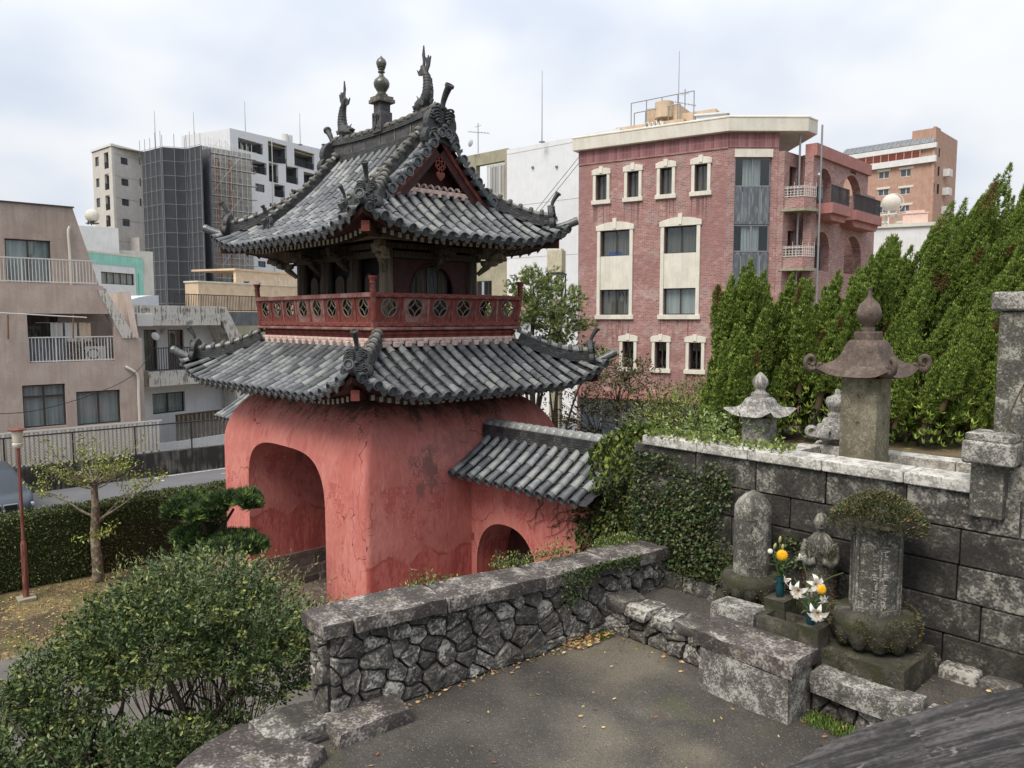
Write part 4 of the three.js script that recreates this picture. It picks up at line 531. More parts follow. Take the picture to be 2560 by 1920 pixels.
{ // rubble edge of the platform, in stretches left and right of the bench stones
  const e = thing('platform_edge', 'knee-high rubble kerb holding up the strip before the graves', 'stone kerb', [10.4, 2.25, 3.72]);
  part(e, 'core', bxc(-0.1, 5.2, -0.3, 0.28, -0.12, 0.06), M.core);
  rubbleFace(e, 2.0, 0.33, 0.2, 21, (m) => m.position.set(-0.02, 0, 0.07), M.rubble);
  rubbleFace(e, 2.2, 0.33, 0.18, 27, (m) => m.position.set(2.85, 0, 0.07), M.rubble);
  R = rngOf(61); let x = -0.05; while (x < 1.75) { const l = rr(0.26, 0.5), g = rock(l - 0.02, 0.14, rr(0.3, 0.42), Math.floor(x * 50) + 3, 0.35, 0.32, 4); g.translate(x + l / 2, 0.36 + rr(-0.02, 0.02), -0.02 + rr(-0.03, 0.03)); part(e, 'edge_slab', g, M.rubble[Math.floor(R() * 3)]); x += l; }
  part(e, 'edge_slab', rock(0.95, 0.2, 0.34, 71, 0.12, 0.1, 5).translate(3.35, 0.33, 0.05), M.paleBlock);
  part(e, 'edge_slab', rock(0.42, 0.26, 0.3, 73, 0.25, 0.3, 4).translate(4.08, 0.28, 0.1), M.rubble[1]);
  part(e, 'edge_slab', rock(0.5, 0.22, 0.34, 76, 0.25, 0.3, 4).translate(4.55, 0.3, 0.1), M.paleBlock);
}
{ // dressed stone wall behind the graves
  const w = thing('ashlar_wall', 'dark lichened dressed-stone retaining wall with pale granite coping', 'stone wall', [12.6, 2.58, 2.5]);
  part(w, 'core', bxc(-2.5, 4, -1.5, 1.78, -0.22, 0.1), M.core); R = rngOf(81);
  const rows = [0, 0.35, 0.71, 1.07, 1.43, 1.8];
  for (let j = 0; j < 5; j++) { let x = -2.45 - rr(0, 0.5); while (x < 4) { const l = rr(0.62, 1.05), a = Math.max(x, -2.48), b = Math.min(x + l, 4); if (b - a > 0.12) { const g = bx(b - a - 0.012, rows[j + 1] - rows[j] - 0.012, 0.16, 0, 0, 0, 0.014), u = g.attributes.uv, o = R() * 9; for (let i = 0; i < u.count; i++) u.setXY(i, u.getX(i) + o, u.getY(i) + o * 0.7); const m = part(w, 'stone_block', g, j === 4 ? M.ashlar[a > 0.6 ? 3 : 1] : a > 0.9 && j > 0 ? M.ashlar[[1, 3, 0, 1][Math.floor(R() * 4)]] : M.ashlar[Math.floor(R() * 3)]); m.position.set((a + b) / 2, (rows[j] + rows[j + 1]) / 2, 0.08 + rr(-0.008, 0.008)); } x += l; } }
  const joints = [-2.3, -1.45, -0.75, 0.15, 1.0, 1.62]; for (let i = 0; i < 5; i++) part(w, 'coping_stone', bxc(joints[i] + 0.004, joints[i + 1] - 0.004, 1.803, 1.93, -0.18, 0.22, 0.018), M.coping);
  // boulders at its foot on the right and the raised foundation course on the left
  for (let i = 0; i < 7; i++) part(w, 'footing_stone', rock(0.34, 0.3, 0.26, 90 + i, 0.3, 0.4, 3).translate(1.25 + i * 0.36, -0.02 + rr(-0.04, 0.03), 0.24), M.rubble[i % 4]);
  let x = -2.0; while (x < 0.2) { const l = rr(0.35, 0.6); part(w, 'footing_stone', rock(l - 0.015, 0.24, 0.18, Math.floor(x * 33) + 200, 0.15, 0.12, 3).translate(x + l / 2, 0.08, 0.22), M.ashlar[1 + (Math.floor(x * 7) & 1) * 2]); x += l; }
}
{ // far side and left return of the plot's enclosure
  const w = thing('plot_parapet', 'pale granite parapet enclosing the grave plot behind the tall lantern', 'parapet', [13, 4.05, 0.85]);
  for (const [a, b] of [[-1.2, -0.3], [-0.3, 0.55], [0.55, 1.3]]) { part(w, 'coping_stone', bxc(a + 0.004, b - 0.004, 0.2, 0.33, -0.14, 0.14, 0.015), M.coping); part(w, 'wall_block', bxc(a + 0.006, b - 0.006, 0, 0.2, -0.1, 0.1, 0.01), M.ashlar[1]); }
  for (const [a, b] of [[0.16, 0.9], [0.9, 1.6]]) { part(w, 'coping_stone', bxc(-1.34, -1.06, 0.2, 0.33, a + 0.004, b - 0.004, 0.015), M.coping); part(w, 'wall_block', bxc(-1.3, -1.1, 0, 0.2, a + 0.006, b - 0.006, 0.01), M.ashlar[1]); }
}
{ // gate post with moulded cap at the wall's end, and the tall ivied pillar behind it
  const p = thing('gate_post', 'squat granite gate post with overhanging moulded cap at the wall end', 'post', [14.36, 4.2, 2.66]);
  part(p, 'shaft', bxc(-0.14, 0.14, -0.02, 0.52, -0.16, 0.12, 0.02), M.grave);
  part(p, 'cap', merge([bxc(-0.2, 0.24, 0.5, 0.72, -0.2, 0.22, 0.03), bxc(-0.18, 0.22, 0.715, 0.79, -0.18, 0.2, 0.02)]), M.paleBlock);
  const q = thing('stone_pillar', 'tall grey square pillar with slab cap and creeping stems, cut by the frame', 'pillar', [14.75, 4.0, 2.28]);
  part(q, 'shaft', bxc(-0.4, 0.6, -1.5, 2.12, -0.4, 0.35, 0.02), M.grave); part(q, 'cap', bxc(-0.46, 0.66, 2.12, 2.3, -0.46, 0.41, 0.03), M.paleBlock);
  R = rngOf(5); for (let i = 0; i < 7; i++) { let x = rr(-0.38, 0.5), y = rr(0.3, 1.0), P = []; for (let k = 0; k < 6; k++) { P.push([x, y, 0.355]); x += rr(-0.09, 0.14); y += rr(0.05, 0.3); x = clamp(x, -0.39, 0.58); } part(q, 'vine_stem', tube(P, 0.006, 5), M.greyWood); }
}
{ // rocks of the foreground
  const b = part(scene, numbered('boulder'), rock(0.95, 0.42, 1.0, 17, 0.3, 0.1, 8), M.darkCoping); b.position.set(10.62, 2.14, 8.32); b.rotation.set(0.04, 0.5, -0.05); tag(b, 'flat purplish boulder at the terrace corner beside the shrub', 'boulder');
  const c = part(scene, numbered('boulder'), rock(0.5, 0.3, 0.7, 19, 0.25, 0.3, 6), M.rubble[0]); c.position.set(10.25, 2.22, 7.72); tag(c, 'small grey boulder between the shrub and the rubble wall end', 'boulder');
  // long dark slate outcrop close to the camera: bedded layers, split along the grain
  const P = []; let g = new THREE.BoxGeometry(2.6, 1.0, 1.5, 70, 26, 44); g.deleteAttribute('uv'); g.deleteAttribute('normal'); g = mergeVertices(g); const p = g.attributes.position; for (let i = 0; i < p.count; i++) { let x = p.getX(i), y = p.getY(i), z = p.getZ(i); const s = V(x / 2.6, y, z / 1.5).normalize().multiplyScalar(0.6); x = mix(x, s.x * 2.6, 0.4); y = mix(y, s.y, 0.4); z = mix(z, s.z * 1.5, 0.4); const tilt = y + 0.25 * z + 0.06 * x, bed = tilt * 11, lay = GRID[(Math.floor(bed + 0.6 * n3(x * 0.8, 1, z * 0.8, 4)) + 400) & 255] - 0.5; y += 0.2 * n3(x * 0.9, 2, z * 1.2, 3) + 0.05 * (Math.round((x * 0.35 + z * 2.2 + 0.8 * n3(x * 0.8, 3, z, 6)) * 2.2) / 2.2 - (x * 0.35 + z * 2.2)) * 0.5; x += 0.1 * lay; z += 0.2 * lay + 0.06 * n3(x * 2, y * 6, z * 2, 5); p.setXYZ(i, x, y, z); }
  g = boxUV(toCreasedNormals(g.toNonIndexed(), 0.35)); const o = part(scene, numbered('boulder'), g, M.slate); o.position.set(15.15, 2.63, 5.5); o.rotation.set(0.22, 0.75, 0.22); tag(o, 'long dark slate rock jutting in at the lower right', 'boulder');
}
// ---------------------------------------------------------------- graves, offerings, lanterns
function polyRing(R0, n, f) { return [...Array(n)].map((_, i) => { const a = i / n * 2 * Math.PI; return [R0 * Math.cos(a) * f(a), R0 * Math.sin(a) * f(a)]; }); }
const lotus = (r, h, n = 12) => { const L = [lathe([[r * 0.75, h], [r * 0.9, h * 0.95], [r, h * 0.72], [r * 0.97, h * 0.45], [r * 0.8, h * 0.12], [r * 0.62, 0], [0, 0]], 24)]; L.push(lathe([[0, h], [r * 0.75, h]], 24)); for (let i = 0; i < n; i++) { const a = i / n * 2 * Math.PI, s = new THREE.SphereGeometry(1, 7, 5); s.scale(r * 0.24, h * 0.4, r * 0.13); s.translate(0, h * 0.45, r * 0.88); s.rotateY(a); L.push(s); } return merge(L); };
{
  const g = thing('gravestone', 'round-topped lichened pillar gravestone on a lotus base, left of the flowers', 'gravestone', [12.12, 2.6, 3.02]);
  part(g, 'pillar', (() => { const q = lathe([[0.205, 0.56], [0.205, 1.3], [0.2, 1.34], [0.16, 1.41], [0.09, 1.48], [0.0, 1.52]], 22); const p = q.attributes.position; for (let i = 0; i < p.count; i++) { const k = 1 + 0.06 * n3(p.getX(i) * 4, p.getY(i) * 3, p.getZ(i) * 4, 3); p.setX(i, p.getX(i) * k); p.setZ(i, p.getZ(i) * k); } q.computeVertexNormals(); return q; })(), M.grave);
  part(g, 'lotus_base', lotus(0.34, 0.3).translate(0, 0.27, 0), M.mossyStone); part(g, 'plinth', rock(0.66, 0.3, 0.6, 31, 0.15, 0.15, 4).translate(0, 0.13, 0), M.mossyStone);
  const ins = []; R = rngOf(9); for (let k = 0; k < 6; k++) for (let i = 0; i < 7; i++) { const v = R() < 0.5; ins.push(bx(v ? 0.008 : rr(0.03, 0.06), v ? rr(0.03, 0.07) : 0.008, 0.01, rr(-0.03, 0.03), 1.2 - k * 0.1 + rr(-0.03, 0.03), 0.207)); } const m = part(g, 'inscription', merge(ins), M.grave); m.rotation.y = 0.55; m.userData.kind = 'stuff';
}
{
  const g = thing('gravestone', 'tall inscribed gravestone with a moss-grown cap on a big lotus base', 'gravestone', [13.56, 2.58, 3.2]);
  const hex = (r, h, y, rot) => { const q = new THREE.CylinderGeometry(r, r * 1.02, h, 6); q.rotateY(rot); q.translate(0, y, 0); return boxUV(q); };
  part(g, 'shaft', hex(0.235, 0.98, 1.02, 0.55), M.grave);
  for (let k = 0; k < 6; k++) { const a = 0.55 + Math.PI / 6 + k * Math.PI / 3, f = new THREE.Shape(); f.moveTo(-0.1, -0.42); f.lineTo(0.1, -0.42); f.lineTo(0.1, 0.3); f.quadraticCurveTo(0.09, 0.38, 0.05, 0.37); f.quadraticCurveTo(0, 0.4, -0.05, 0.37); f.quadraticCurveTo(-0.09, 0.38, -0.1, 0.3); f.lineTo(-0.1, -0.42); const h = new THREE.Path(f.getPoints(4).map((p) => p.clone().multiplyScalar(0.84))); f.holes.push(h); const q = extrude(f, 0.02, 0.004, [], 4); q.translate(0, 1.02, 0.196); q.rotateY(a - Math.PI / 6 + Math.PI / 6); part(g, 'panel_frame', q, M.grave); }
  const ins = []; R = rngOf(13); for (let c = 0; c < 2; c++) for (let k = 0; k < 7; k++) for (let i = 0; i < 7; i++) { const v = R() < 0.45; ins.push(bx(v ? 0.007 : rr(0.025, 0.05), v ? rr(0.025, 0.06) : 0.007, 0.01, (c - 0.5) * 0.075 + rr(-0.015, 0.015), 1.28 - k * 0.09 + rr(-0.03, 0.03), 0.236)); } const im = part(g, 'inscription', merge(ins), M.paleBlock); im.rotation.y = 0.55 + Math.PI / 6 - Math.PI / 6; im.userData.kind = 'stuff';
  part(g, 'cap', (() => { const q = lathe([[0, 1.78], [0.18, 1.74], [0.31, 1.66], [0.39, 1.56], [0.42, 1.51], [0.36, 1.49], [0.2, 1.5], [0, 1.5]], 6, true); q.rotateY(0.55); return boxUV(q); })(), M.mossyStone);
  part(g, 'lotus_base', lotus(0.4, 0.34).translate(0, 0.27, 0), M.mossyStone); part(g, 'plinth', rock(0.95, 0.36, 0.85, 37, 0.14, 0.12, 5).translate(0, 0.1, 0.06), M.mossyStone);
}
{ // small standing stone figure, half grown over
  const g = thing('stone_figure', 'small standing robed stone figure with rounded head, half overgrown, against the wall', 'statue', [12.86, 2.6, 2.9]);
  const q = lathe([[0.2, 0.42], [0.19, 0.6], [0.165, 0.8], [0.18, 0.98], [0.17, 1.08], [0.1, 1.14], [0.055, 1.16], [0.055, 1.18], [0.08, 1.21], [0.095, 1.26], [0.09, 1.31], [0.06, 1.36], [0, 1.375]], 18); const p = q.attributes.position; for (let i = 0; i < p.count; i++) { if (p.getY(i) < 1.15) { p.setZ(i, p.getZ(i) * 0.75); const k = 1 + 0.12 * Math.sin(Math.atan2(p.getX(i), p.getZ(i)) * 7 + p.getY(i) * 5) * (p.getY(i) < 0.9 ? 0.4 : 0.1); p.setX(i, p.getX(i) * k); } } q.computeVertexNormals();
  const L = [q]; for (const s of [-1, 1]) { L.push(tube([[s * 0.17, 1.05, 0], [s * 0.22, 0.92, 0.03], [s * 0.17, 0.84, 0.11], [s * 0.04, 0.88, 0.16]], (t) => 0.06 - 0.02 * t, 7)); const e = new THREE.SphereGeometry(0.025, 6, 5); e.scale(0.5, 1.3, 0.8); e.translate(s * 0.095, 1.26, 0); L.push(e); } const n = new THREE.SphereGeometry(0.018, 6, 5); n.translate(0, 1.26, 0.092); L.push(n); L.push(tube([[-0.035, 1.222, 0.08], [0, 1.22, 0.088], [0.035, 1.222, 0.08]], 0.006, 5)); for (const s of [-1, 1]) L.push(tube([[s * 0.02, 1.283, 0.086], [s * 0.04, 1.288, 0.082], [s * 0.06, 1.28, 0.07]], 0.006, 5));
  const b = part(g, 'figure', merge(L), M.grave); b.rotation.y = 0.35; b.scale.set(0.76, 1, 0.8); part(g, 'pedestal', lotus(0.22, 0.28, 10).translate(0, 0.15, 0), M.mossyStone); part(g, 'plinth', rock(0.5, 0.2, 0.4, 43, 0.2, 0.2, 3).translate(0, 0.07, 0), M.mossyStone);
}
{ // bench-like offering stone
  const g = thing('offering_table', 'heavy stone block with a broad slab lid in front of the graves', 'stone table', [12.72, 2.25, 4.0]);
  part(g, 'block', rock(0.98, 0.46, 0.44, 47, 0.14, 0.07, 6).translate(0.02, 0.22, 0.02), M.paleBlock); part(g, 'slab', rock(1.12, 0.15, 0.52, 53, 0.2, 0.08, 6).rotateZ(-0.02).translate(0.0, 0.53, 0.0), M.darkCoping);
  const h = thing('stone_block', 'pale squared stone block under the round-topped gravestone', 'stone block', [12.32, 2.58, 3.58]); part(h, 'block', rock(0.52, 0.42, 0.34, 57, 0.1, 0.06, 5).translate(0, 0.19, 0), M.paleBlock);
  const t = thing('incense_trough', 'mossy hollowed stone trough with arched front opening between the two vases', 'stone trough', [12.83, 2.58, 3.58]);
  const o = bx(0.46, 0.44, 0.36, 0, 0.2, 0, 0.03), c1 = bx(0.32, 0.2, 0.2, 0, 0.44, 0), c2 = xf(new THREE.CylinderGeometry(0.09, 0.09, 0.3, 16), { p: [0, 0.06, 0.16], r: [Math.PI / 2, 0, 0] }); const cg = boxUV(toCreasedNormals(carve(o, [c1, c2]), 0.6)); part(t, 'basin', cg, M.mossyStone);
  for (const [x, z, lb, k] of [[12.66, 3.38, 'mossy stone socket holding the vase with the yellow chrysanthemum and buds', 0], [13.14, 3.62, 'mossy stone socket holding the vase with the open white lilies', 1]]) { const s = thing('vase_stone', lb, 'stone block', [x, 2.58, z]); part(s, 'block', rock(0.24, k ? 0.48 : 0.56, 0.26, 63 + k, 0.15, 0.1, 4).translate(0, k ? 0.22 : 0.26, 0), M.mossyStone); }
}
// vases and flowers
M.vase = mat({ hex: 0x17424a, roughness: 0.35 }); M.petal = new THREE.MeshPhysicalMaterial({ color: 0xf0eee4, roughness: 0.8, transmission: 0.35, thickness: 0, side: THREE.DoubleSide }); M.yellow = mat({ hex: 0xe0aa10, roughness: 0.75, side: THREE.DoubleSide }); M.stem = mat({ hex: 0x41592c, roughness: 0.7, side: THREE.DoubleSide }); M.stamen = mat({ hex: 0xa8762a, roughness: 0.8 }); M.bud = mat({ hex: 0xb9b678, roughness: 0.7 });
const petalGeo = (() => { const pos = [], idx = [], n = 7; for (let i = 0; i <= n; i++) { const t = i / n, w = 0.026 * Math.sin(Math.PI * Math.min(1, t * 0.92 + 0.08)) ** 0.8, r = 0.012 + 0.1 * t, y = 0.055 * Math.sin(t * 2.3) - 0.075 * t * t * t; for (const e of [-1, 0, 1]) pos.push(e * w, y - (e ? 0 : 0.008) + (e ? 0.005 * Math.sin(t * 13 + e) : 0), r - 0.012 * t ** 4); } for (let i = 0; i < n; i++) for (const e of [0, 1]) { const a = i * 3 + e; idx.push(a, a + 1, a + 3, a + 1, a + 4, a + 3); } const g = new THREE.BufferGeometry(); g.setAttribute('position', new THREE.Float32BufferAttribute(pos, 3)); g.setAttribute('uv', new THREE.Float32BufferAttribute(new Float32Array(pos.length / 3 * 2), 2)); g.setIndex(idx); g.computeVertexNormals(); return g; })();
const longLeaf = (L, w, bend) => { const pos = [], idx = [], n = 5; for (let i = 0; i <= n; i++) { const t = i / n, ww = w * Math.sin(Math.PI * (0.08 + 0.92 * t)); pos.push(-ww, bend * t * t * -1 + L * t * 0.7, L * t, 0, bend * t * t * -1 + L * t * 0.7 - w * 0.3, L * t, ww, bend * t * t * -1 + L * t * 0.7, L * t); } for (let i = 0; i < n; i++) for (const e of [0, 1]) { const a = i * 3 + e; idx.push(a, a + 1, a + 3, a + 1, a + 4, a + 3); } const g = new THREE.BufferGeometry(); g.setAttribute('position', new THREE.Float32BufferAttribute(pos, 3)); g.setIndex(idx); g.computeVertexNormals(); return boxUV(g); };
function lily(parent, p, dir, s = 1, open = 1) { const g = group(parent, 'lily_flower', p); g.quaternion.setFromUnitVectors(V(0, 1, 0), V(...dir).normalize()); g.scale.setScalar(s); for (let i = 0; i < 6; i++) { const m = part(g, 'petal', petalGeo, M.petal); m.rotation.set(0, i * Math.PI / 3 + (i % 2) * 0.05, 0); m.rotateX(open ? -0.1 - (i % 2) * 0.1 : -1.0); m.scale.setScalar(i % 2 ? 0.95 : 1.05); } const st = []; for (let i = 0; i < 6; i++) { const a = i * 1.05; st.push(rod([0, 0, 0], [Math.cos(a) * 0.02, 0.06, Math.sin(a) * 0.02], 0.0015)); st.push(xf(new THREE.SphereGeometry(0.006, 5, 4), { p: [Math.cos(a) * 0.02, 0.062, Math.sin(a) * 0.02], s: [1.6, 0.7, 0.7] })); } part(g, 'stamens', merge(st), M.stamen).userData.kind = 'stuff'; }
function mum(parent, p, dir, s, m) { const g = group(parent, m === M.petal ? 'white_flower' : 'chrysanthemum', p); g.quaternion.setFromUnitVectors(V(0, 1, 0), V(...dir).normalize()); const L = []; for (let k = 0; k < 5; k++) for (let i = 0; i < 16; i++) { const q = petalGeo.clone(); q.scale(0.32, 0.6, 0.55 - k * 0.06); q.rotateX(-0.15 - k * 0.28); q.rotateY(i * Math.PI / 8 + k * 0.2); L.push(q); } part(g, 'head', merge(L), m); g.scale.setScalar(s); }
{
  const TO = [0.45, 0.35, 0.85]; // towards the visitor
  const a = thing('flower_vase', 'dark green grave vase with a yellow chrysanthemum, buds and greenery', 'vase', [12.66, 3.12, 3.38]); part(a, 'vase', lathe([[0, 0], [0.04, 0], [0.045, 0.1], [0.04, 0.2], [0.048, 0.22], [0.04, 0.22], [0.036, 0.2]], 16), M.vase);
  const b = thing('flower_vase', 'dark green grave vase with big open white lilies and a yellow chrysanthemum', 'vase', [13.14, 3.04, 3.66]); part(b, 'vase', lathe([[0, 0], [0.04, 0], [0.045, 0.1], [0.04, 0.18], [0.048, 0.2], [0.04, 0.2], [0.036, 0.18]], 16), M.vase);
  const stem = (o, pts) => part(o, 'stem', tube(pts, 0.005, 5), M.stem); R = rngOf(31);
  const leaves = (o, n, y0, y1, spread) => { for (let i = 0; i < n; i++) { const m = part(o, 'leaf', longLeaf(rr(0.07, 0.13), rr(0.008, 0.018), rr(0.01, 0.09)), M.stem); m.position.set(rr(-spread, spread), rr(y0, y1), rr(-spread, spread)); m.rotation.y = rr(0, 6.28); } };
  stem(a, [[0, 0.15, 0], [0.02, 0.35, 0.02], [0.04, 0.46, 0.04]]); mum(a, [0.04, 0.46, 0.05], TO, 1.15, M.yellow); stem(a, [[0, 0.15, 0], [-0.05, 0.35, 0.02], [-0.09, 0.48, 0.03]]); mum(a, [-0.1, 0.47, 0.04], TO, 0.55, M.petal);
  for (const [x, y, z, l] of [[-0.02, 0.6, 0, 0.09], [-0.07, 0.53, 0.02, 0.08], [0.0, 0.52, -0.03, 0.08]]) { stem(a, [[0, 0.2, 0], [x * 0.6, y * 0.7, z], [x, y - 0.03, z]]); part(a, 'lily_bud', xf(lathe([[0, 0], [0.012, 0.01], [0.016, 0.05], [0.01, 0.08], [0, 0.095]], 8), { p: [x, y - 0.03, z], r: [0.3, 0, x * 3 - 0.2], s: [1, l / 0.09, 1] }), M.bud); } leaves(a, 34, 0.14, 0.42, 0.05);
  stem(a, [[0.02, 0.2, 0], [0.12, 0.42, 0.0], [0.22, 0.52, 0.02]]); leaves(a, 5, 0.36, 0.5, 0.13);
  for (const [x, y, z, d, s, o] of [[-0.09, 0.34, 0.1, [0.1, -0.1, 0.95], 0.98, 1], [0.05, 0.42, 0.03, [0.75, 0.25, 0.6], 0.96, 1], [0.11, 0.17, 0.1, [0.35, -0.15, 0.9], 1.0, 1], [-0.19, 0.42, 0.05, [-0.6, -0.3, 0.7], 0.8, 0], [-0.14, 0.68, 0, [0.5, -0.6, 0.5], 0.72, 0], [0.1, 0.31, 0.02, [0.8, -0.3, 0.5], 0.75, 0]]) { stem(b, [[0, 0.15, 0], [x * 0.4, y * 0.7, z * 0.4], [x - d[0] * 0.03, y - d[1] * 0.03, z - d[2] * 0.03]]); lily(b, [x, y, z], d, s, o); }
  stem(b, [[0, 0.15, 0], [0.08, 0.3, 0.02], [0.13, 0.4, 0.06]]); mum(b, [0.13, 0.4, 0.07], [0.8, 0.3, 0.6], 0.9, M.yellow); leaves(b, 36, 0.1, 0.38, 0.07); stem(b, [[0, 0.2, 0], [0.1, 0.45, -0.05], [0.26, 0.56, -0.1]]); stem(b, [[0, 0.2, 0], [0.14, 0.25, 0], [0.3, 0.3, 0.02]]);
}
// stone lanterns and monuments on the plot
function curlRoof(r, h, curl, seg = 6) { // four-sided sweeping stone roof, its corners drawn up and out
  const n = 32, m = 14, pos = [], idx = []; for (let j = 0; j <= m; j++) { const t = j / m; for (let i = 0; i < n; i++) { const a = i / n * 2 * Math.PI, c = Math.cos(a), s = Math.sin(a), k = 1 / Math.max(Math.abs(c), Math.abs(s)), cor = (k - 1) / 0.414, sq = mix(1, k, 0.9), q = Math.min(1, t / 0.85), rad = r * (t < 0.85 ? 0.36 + 0.22 * Math.sqrt(q) + 0.42 * q ** 4 : 1 - (t - 0.85) * 1.2) * 0.7; const prof = t < 0.85 ? h * (1 - q) : -h * 0.06 - (t - 0.85) * h * 0.35; const up = curl * cor ** 2.2 * Math.min(1, t / 0.85) ** 3; pos.push(c * rad * sq * (1 + 0.12 * cor ** 3 * t), prof + up, s * rad * sq * (1 + 0.12 * cor ** 3 * t)); } }
  for (let j = 0; j < m; j++) for (let i = 0; i < n; i++) { const a = j * n + i, b = j * n + (i + 1) % n; idx.push(a, b, a + n, b, b + n, a + n); } let o = pos.length / 3; pos.push(0, h, 0, 0, -h * 0.1, 0); for (let i = 0; i < n; i++) { idx.push((i + 1) % n, i, o); idx.push(m * n + i, m * n + (i + 1) % n, o + 1); }
  let g = new THREE.BufferGeometry(); g.setAttribute('position', new THREE.Float32BufferAttribute(pos, 3)); g.setIndex(idx); g = toCreasedNormals(g.toNonIndexed(), 0.8); return boxUV(g);
}
const volute = (r, th) => { const P = []; for (let i = 0; i <= 16; i++) { const t = i / 16, a = -2.2 + t * 7.2, rad = r * (1 - 0.62 * t); P.push([rad * Math.cos(a), rad * Math.sin(a), 0]); } return tube(P, (t) => th * (1 - 0.35 * t), 7); };
{
  const g = thing('stone_monument', 'tall square stone monument with brown scroll-cornered roof and onion finial', 'monument', [12.68, 4.02, 1.45]);
  part(g, 'base', merge([bxc(-0.38, 0.38, 0, 0.2, -0.36, 0.36, 0.02), bxc(-0.33, 0.33, 0.2, 0.29, -0.32, 0.32, 0.015)]), M.lanternShaft); part(g, 'shaft', bxc(-0.255, 0.255, 0.29, 1.32, -0.245, 0.245, 0.012), M.lanternShaft);
  part(g, 'roof', curlRoof(0.72, 0.4, 0.1).translate(0, 1.36, 0), M.lanternBrown);
  for (const sx of [-1, 1]) for (const sz of [-1, 1]) { const v = part(g, 'roof_scroll', merge([volute(0.095, 0.042), xf(volute(0.05, 0.026), { p: [-0.13, -0.06, 0] })]), M.lanternBrown); v.position.set(sx * 0.56, 1.5, sz * 0.56); v.rotation.y = -Math.atan2(sz, sx); }
  part(g, 'finial', (() => { const q = merge([bxc(-0.15, 0.15, 1.72, 1.86, -0.15, 0.15, 0.02), lathe([[0.09, 1.86], [0.09, 1.9], [0.075, 1.93], [0.12, 1.96], [0.165, 2.04], [0.165, 2.1], [0.13, 2.18], [0.06, 2.24], [0.028, 2.28], [0.024, 2.36], [0.034, 2.365], [0.03, 2.38], [0, 2.38]], 24)]); return q; })(), M.lanternBrown); g.scale.set(0.84, 1.01, 0.84);
}
{
  const g = thing('stone_lantern', 'white lichened lantern with upswept square roof and flame finial behind the coping', 'stone lantern', [10.98, 4.0, 0.9]);
  part(g, 'shaft', bxc(-0.18, 0.18, 0, 0.66, -0.17, 0.17, 0.01), M.lanternWhite); part(g, 'roof', curlRoof(0.5, 0.24, 0.1).translate(0, 0.7, 0), M.lanternWhite);
  part(g, 'finial', merge([xf(new THREE.CylinderGeometry(0.125, 0.13, 0.08, 6), { p: [0, 0.96, 0] }), lathe([[0.1, 1.0], [0.065, 1.04], [0.075, 1.07], [0.11, 1.12], [0.105, 1.19], [0.06, 1.25], [0.02, 1.29], [0, 1.3]], 18)]), M.lanternWhite);
}
{
  const g = thing('stone_lantern', 'small white lantern with scrolled hexagonal roof, half hidden by the tall monument', 'stone lantern', [12.02, 4.0, 0.75]);
  const box = bx(0.26, 0.34, 0.26, 0, 0.28, 0, 0.01), c1 = bx(0.12, 0.18, 0.6, 0, 0.3, 0), c2 = bx(0.6, 0.18, 0.12, 0, 0.3, 0); part(g, 'fire_box', boxUV(toCreasedNormals(carve(box, [c1, c2]), 0.5)), M.lanternWhite); part(g, 'base', bx(0.34, 0.12, 0.34, 0, 0.05, 0, 0.02), M.lanternWhite);
  part(g, 'roof', (() => { const q = lathe([[0.1, 0.74], [0.16, 0.72], [0.2, 0.64], [0.3, 0.54], [0.33, 0.48], [0.28, 0.46], [0, 0.46]], 6, true); return boxUV(q); })(), M.lanternWhite);
  for (let i = 0; i < 6; i++) { const v = part(g, 'roof_scroll', volute(0.07, 0.045), M.lanternWhite); const a = i * Math.PI / 3 + Math.PI / 6; v.position.set(Math.cos(a) * 0.3, 0.54, Math.sin(a) * 0.3); v.rotation.y = -a; v.scale.z = 1.6; }
  part(g, 'finial', lathe([[0.1, 0.72], [0.12, 0.78], [0.09, 0.8], [0.08, 0.83], [0.13, 0.88], [0.145, 0.94], [0.13, 1.0], [0.06, 1.03], [0.035, 1.05], [0.03, 1.11], [0, 1.12]], 20), M.lanternWhite);
  const h = thing('grave_marker', 'little rounded white stone beyond the parapet, left of the small lantern', 'gravestone', [11.7, 4.05, 0.3]); part(h, 'stone', merge([xf(new THREE.CylinderGeometry(0.15, 0.15, 0.26, 16), { p: [0, 0.16, 0], r: [0, 0, Math.PI / 2], s: [0.8, 1, 1] }), xf(new THREE.CylinderGeometry(0.11, 0.11, 0.2, 16), { p: [0.2, 0.14, -0.05], r: [0, 0, Math.PI / 2], s: [0.8, 1, 1] }), xf(new THREE.TorusGeometry(0.09, 0.02, 5, 14), { p: [-0.135, 0.16, 0], r: [0, Math.PI / 2, 0] }), bx(0.5, 0.08, 0.3, 0.06, 0.02, 0, 0.02)]), M.lanternWhite);
}
// ---------------------------------------------------------------- plants
function geoOf(pos, idx) { const g = new THREE.BufferGeometry(); g.setAttribute('position', new THREE.Float32BufferAttribute(pos, 3)); g.setAttribute('uv', new THREE.Float32BufferAttribute(new Float32Array(pos.length / 3 * 2), 2)); g.setIndex(idx); g.computeVertexNormals(); return g; }
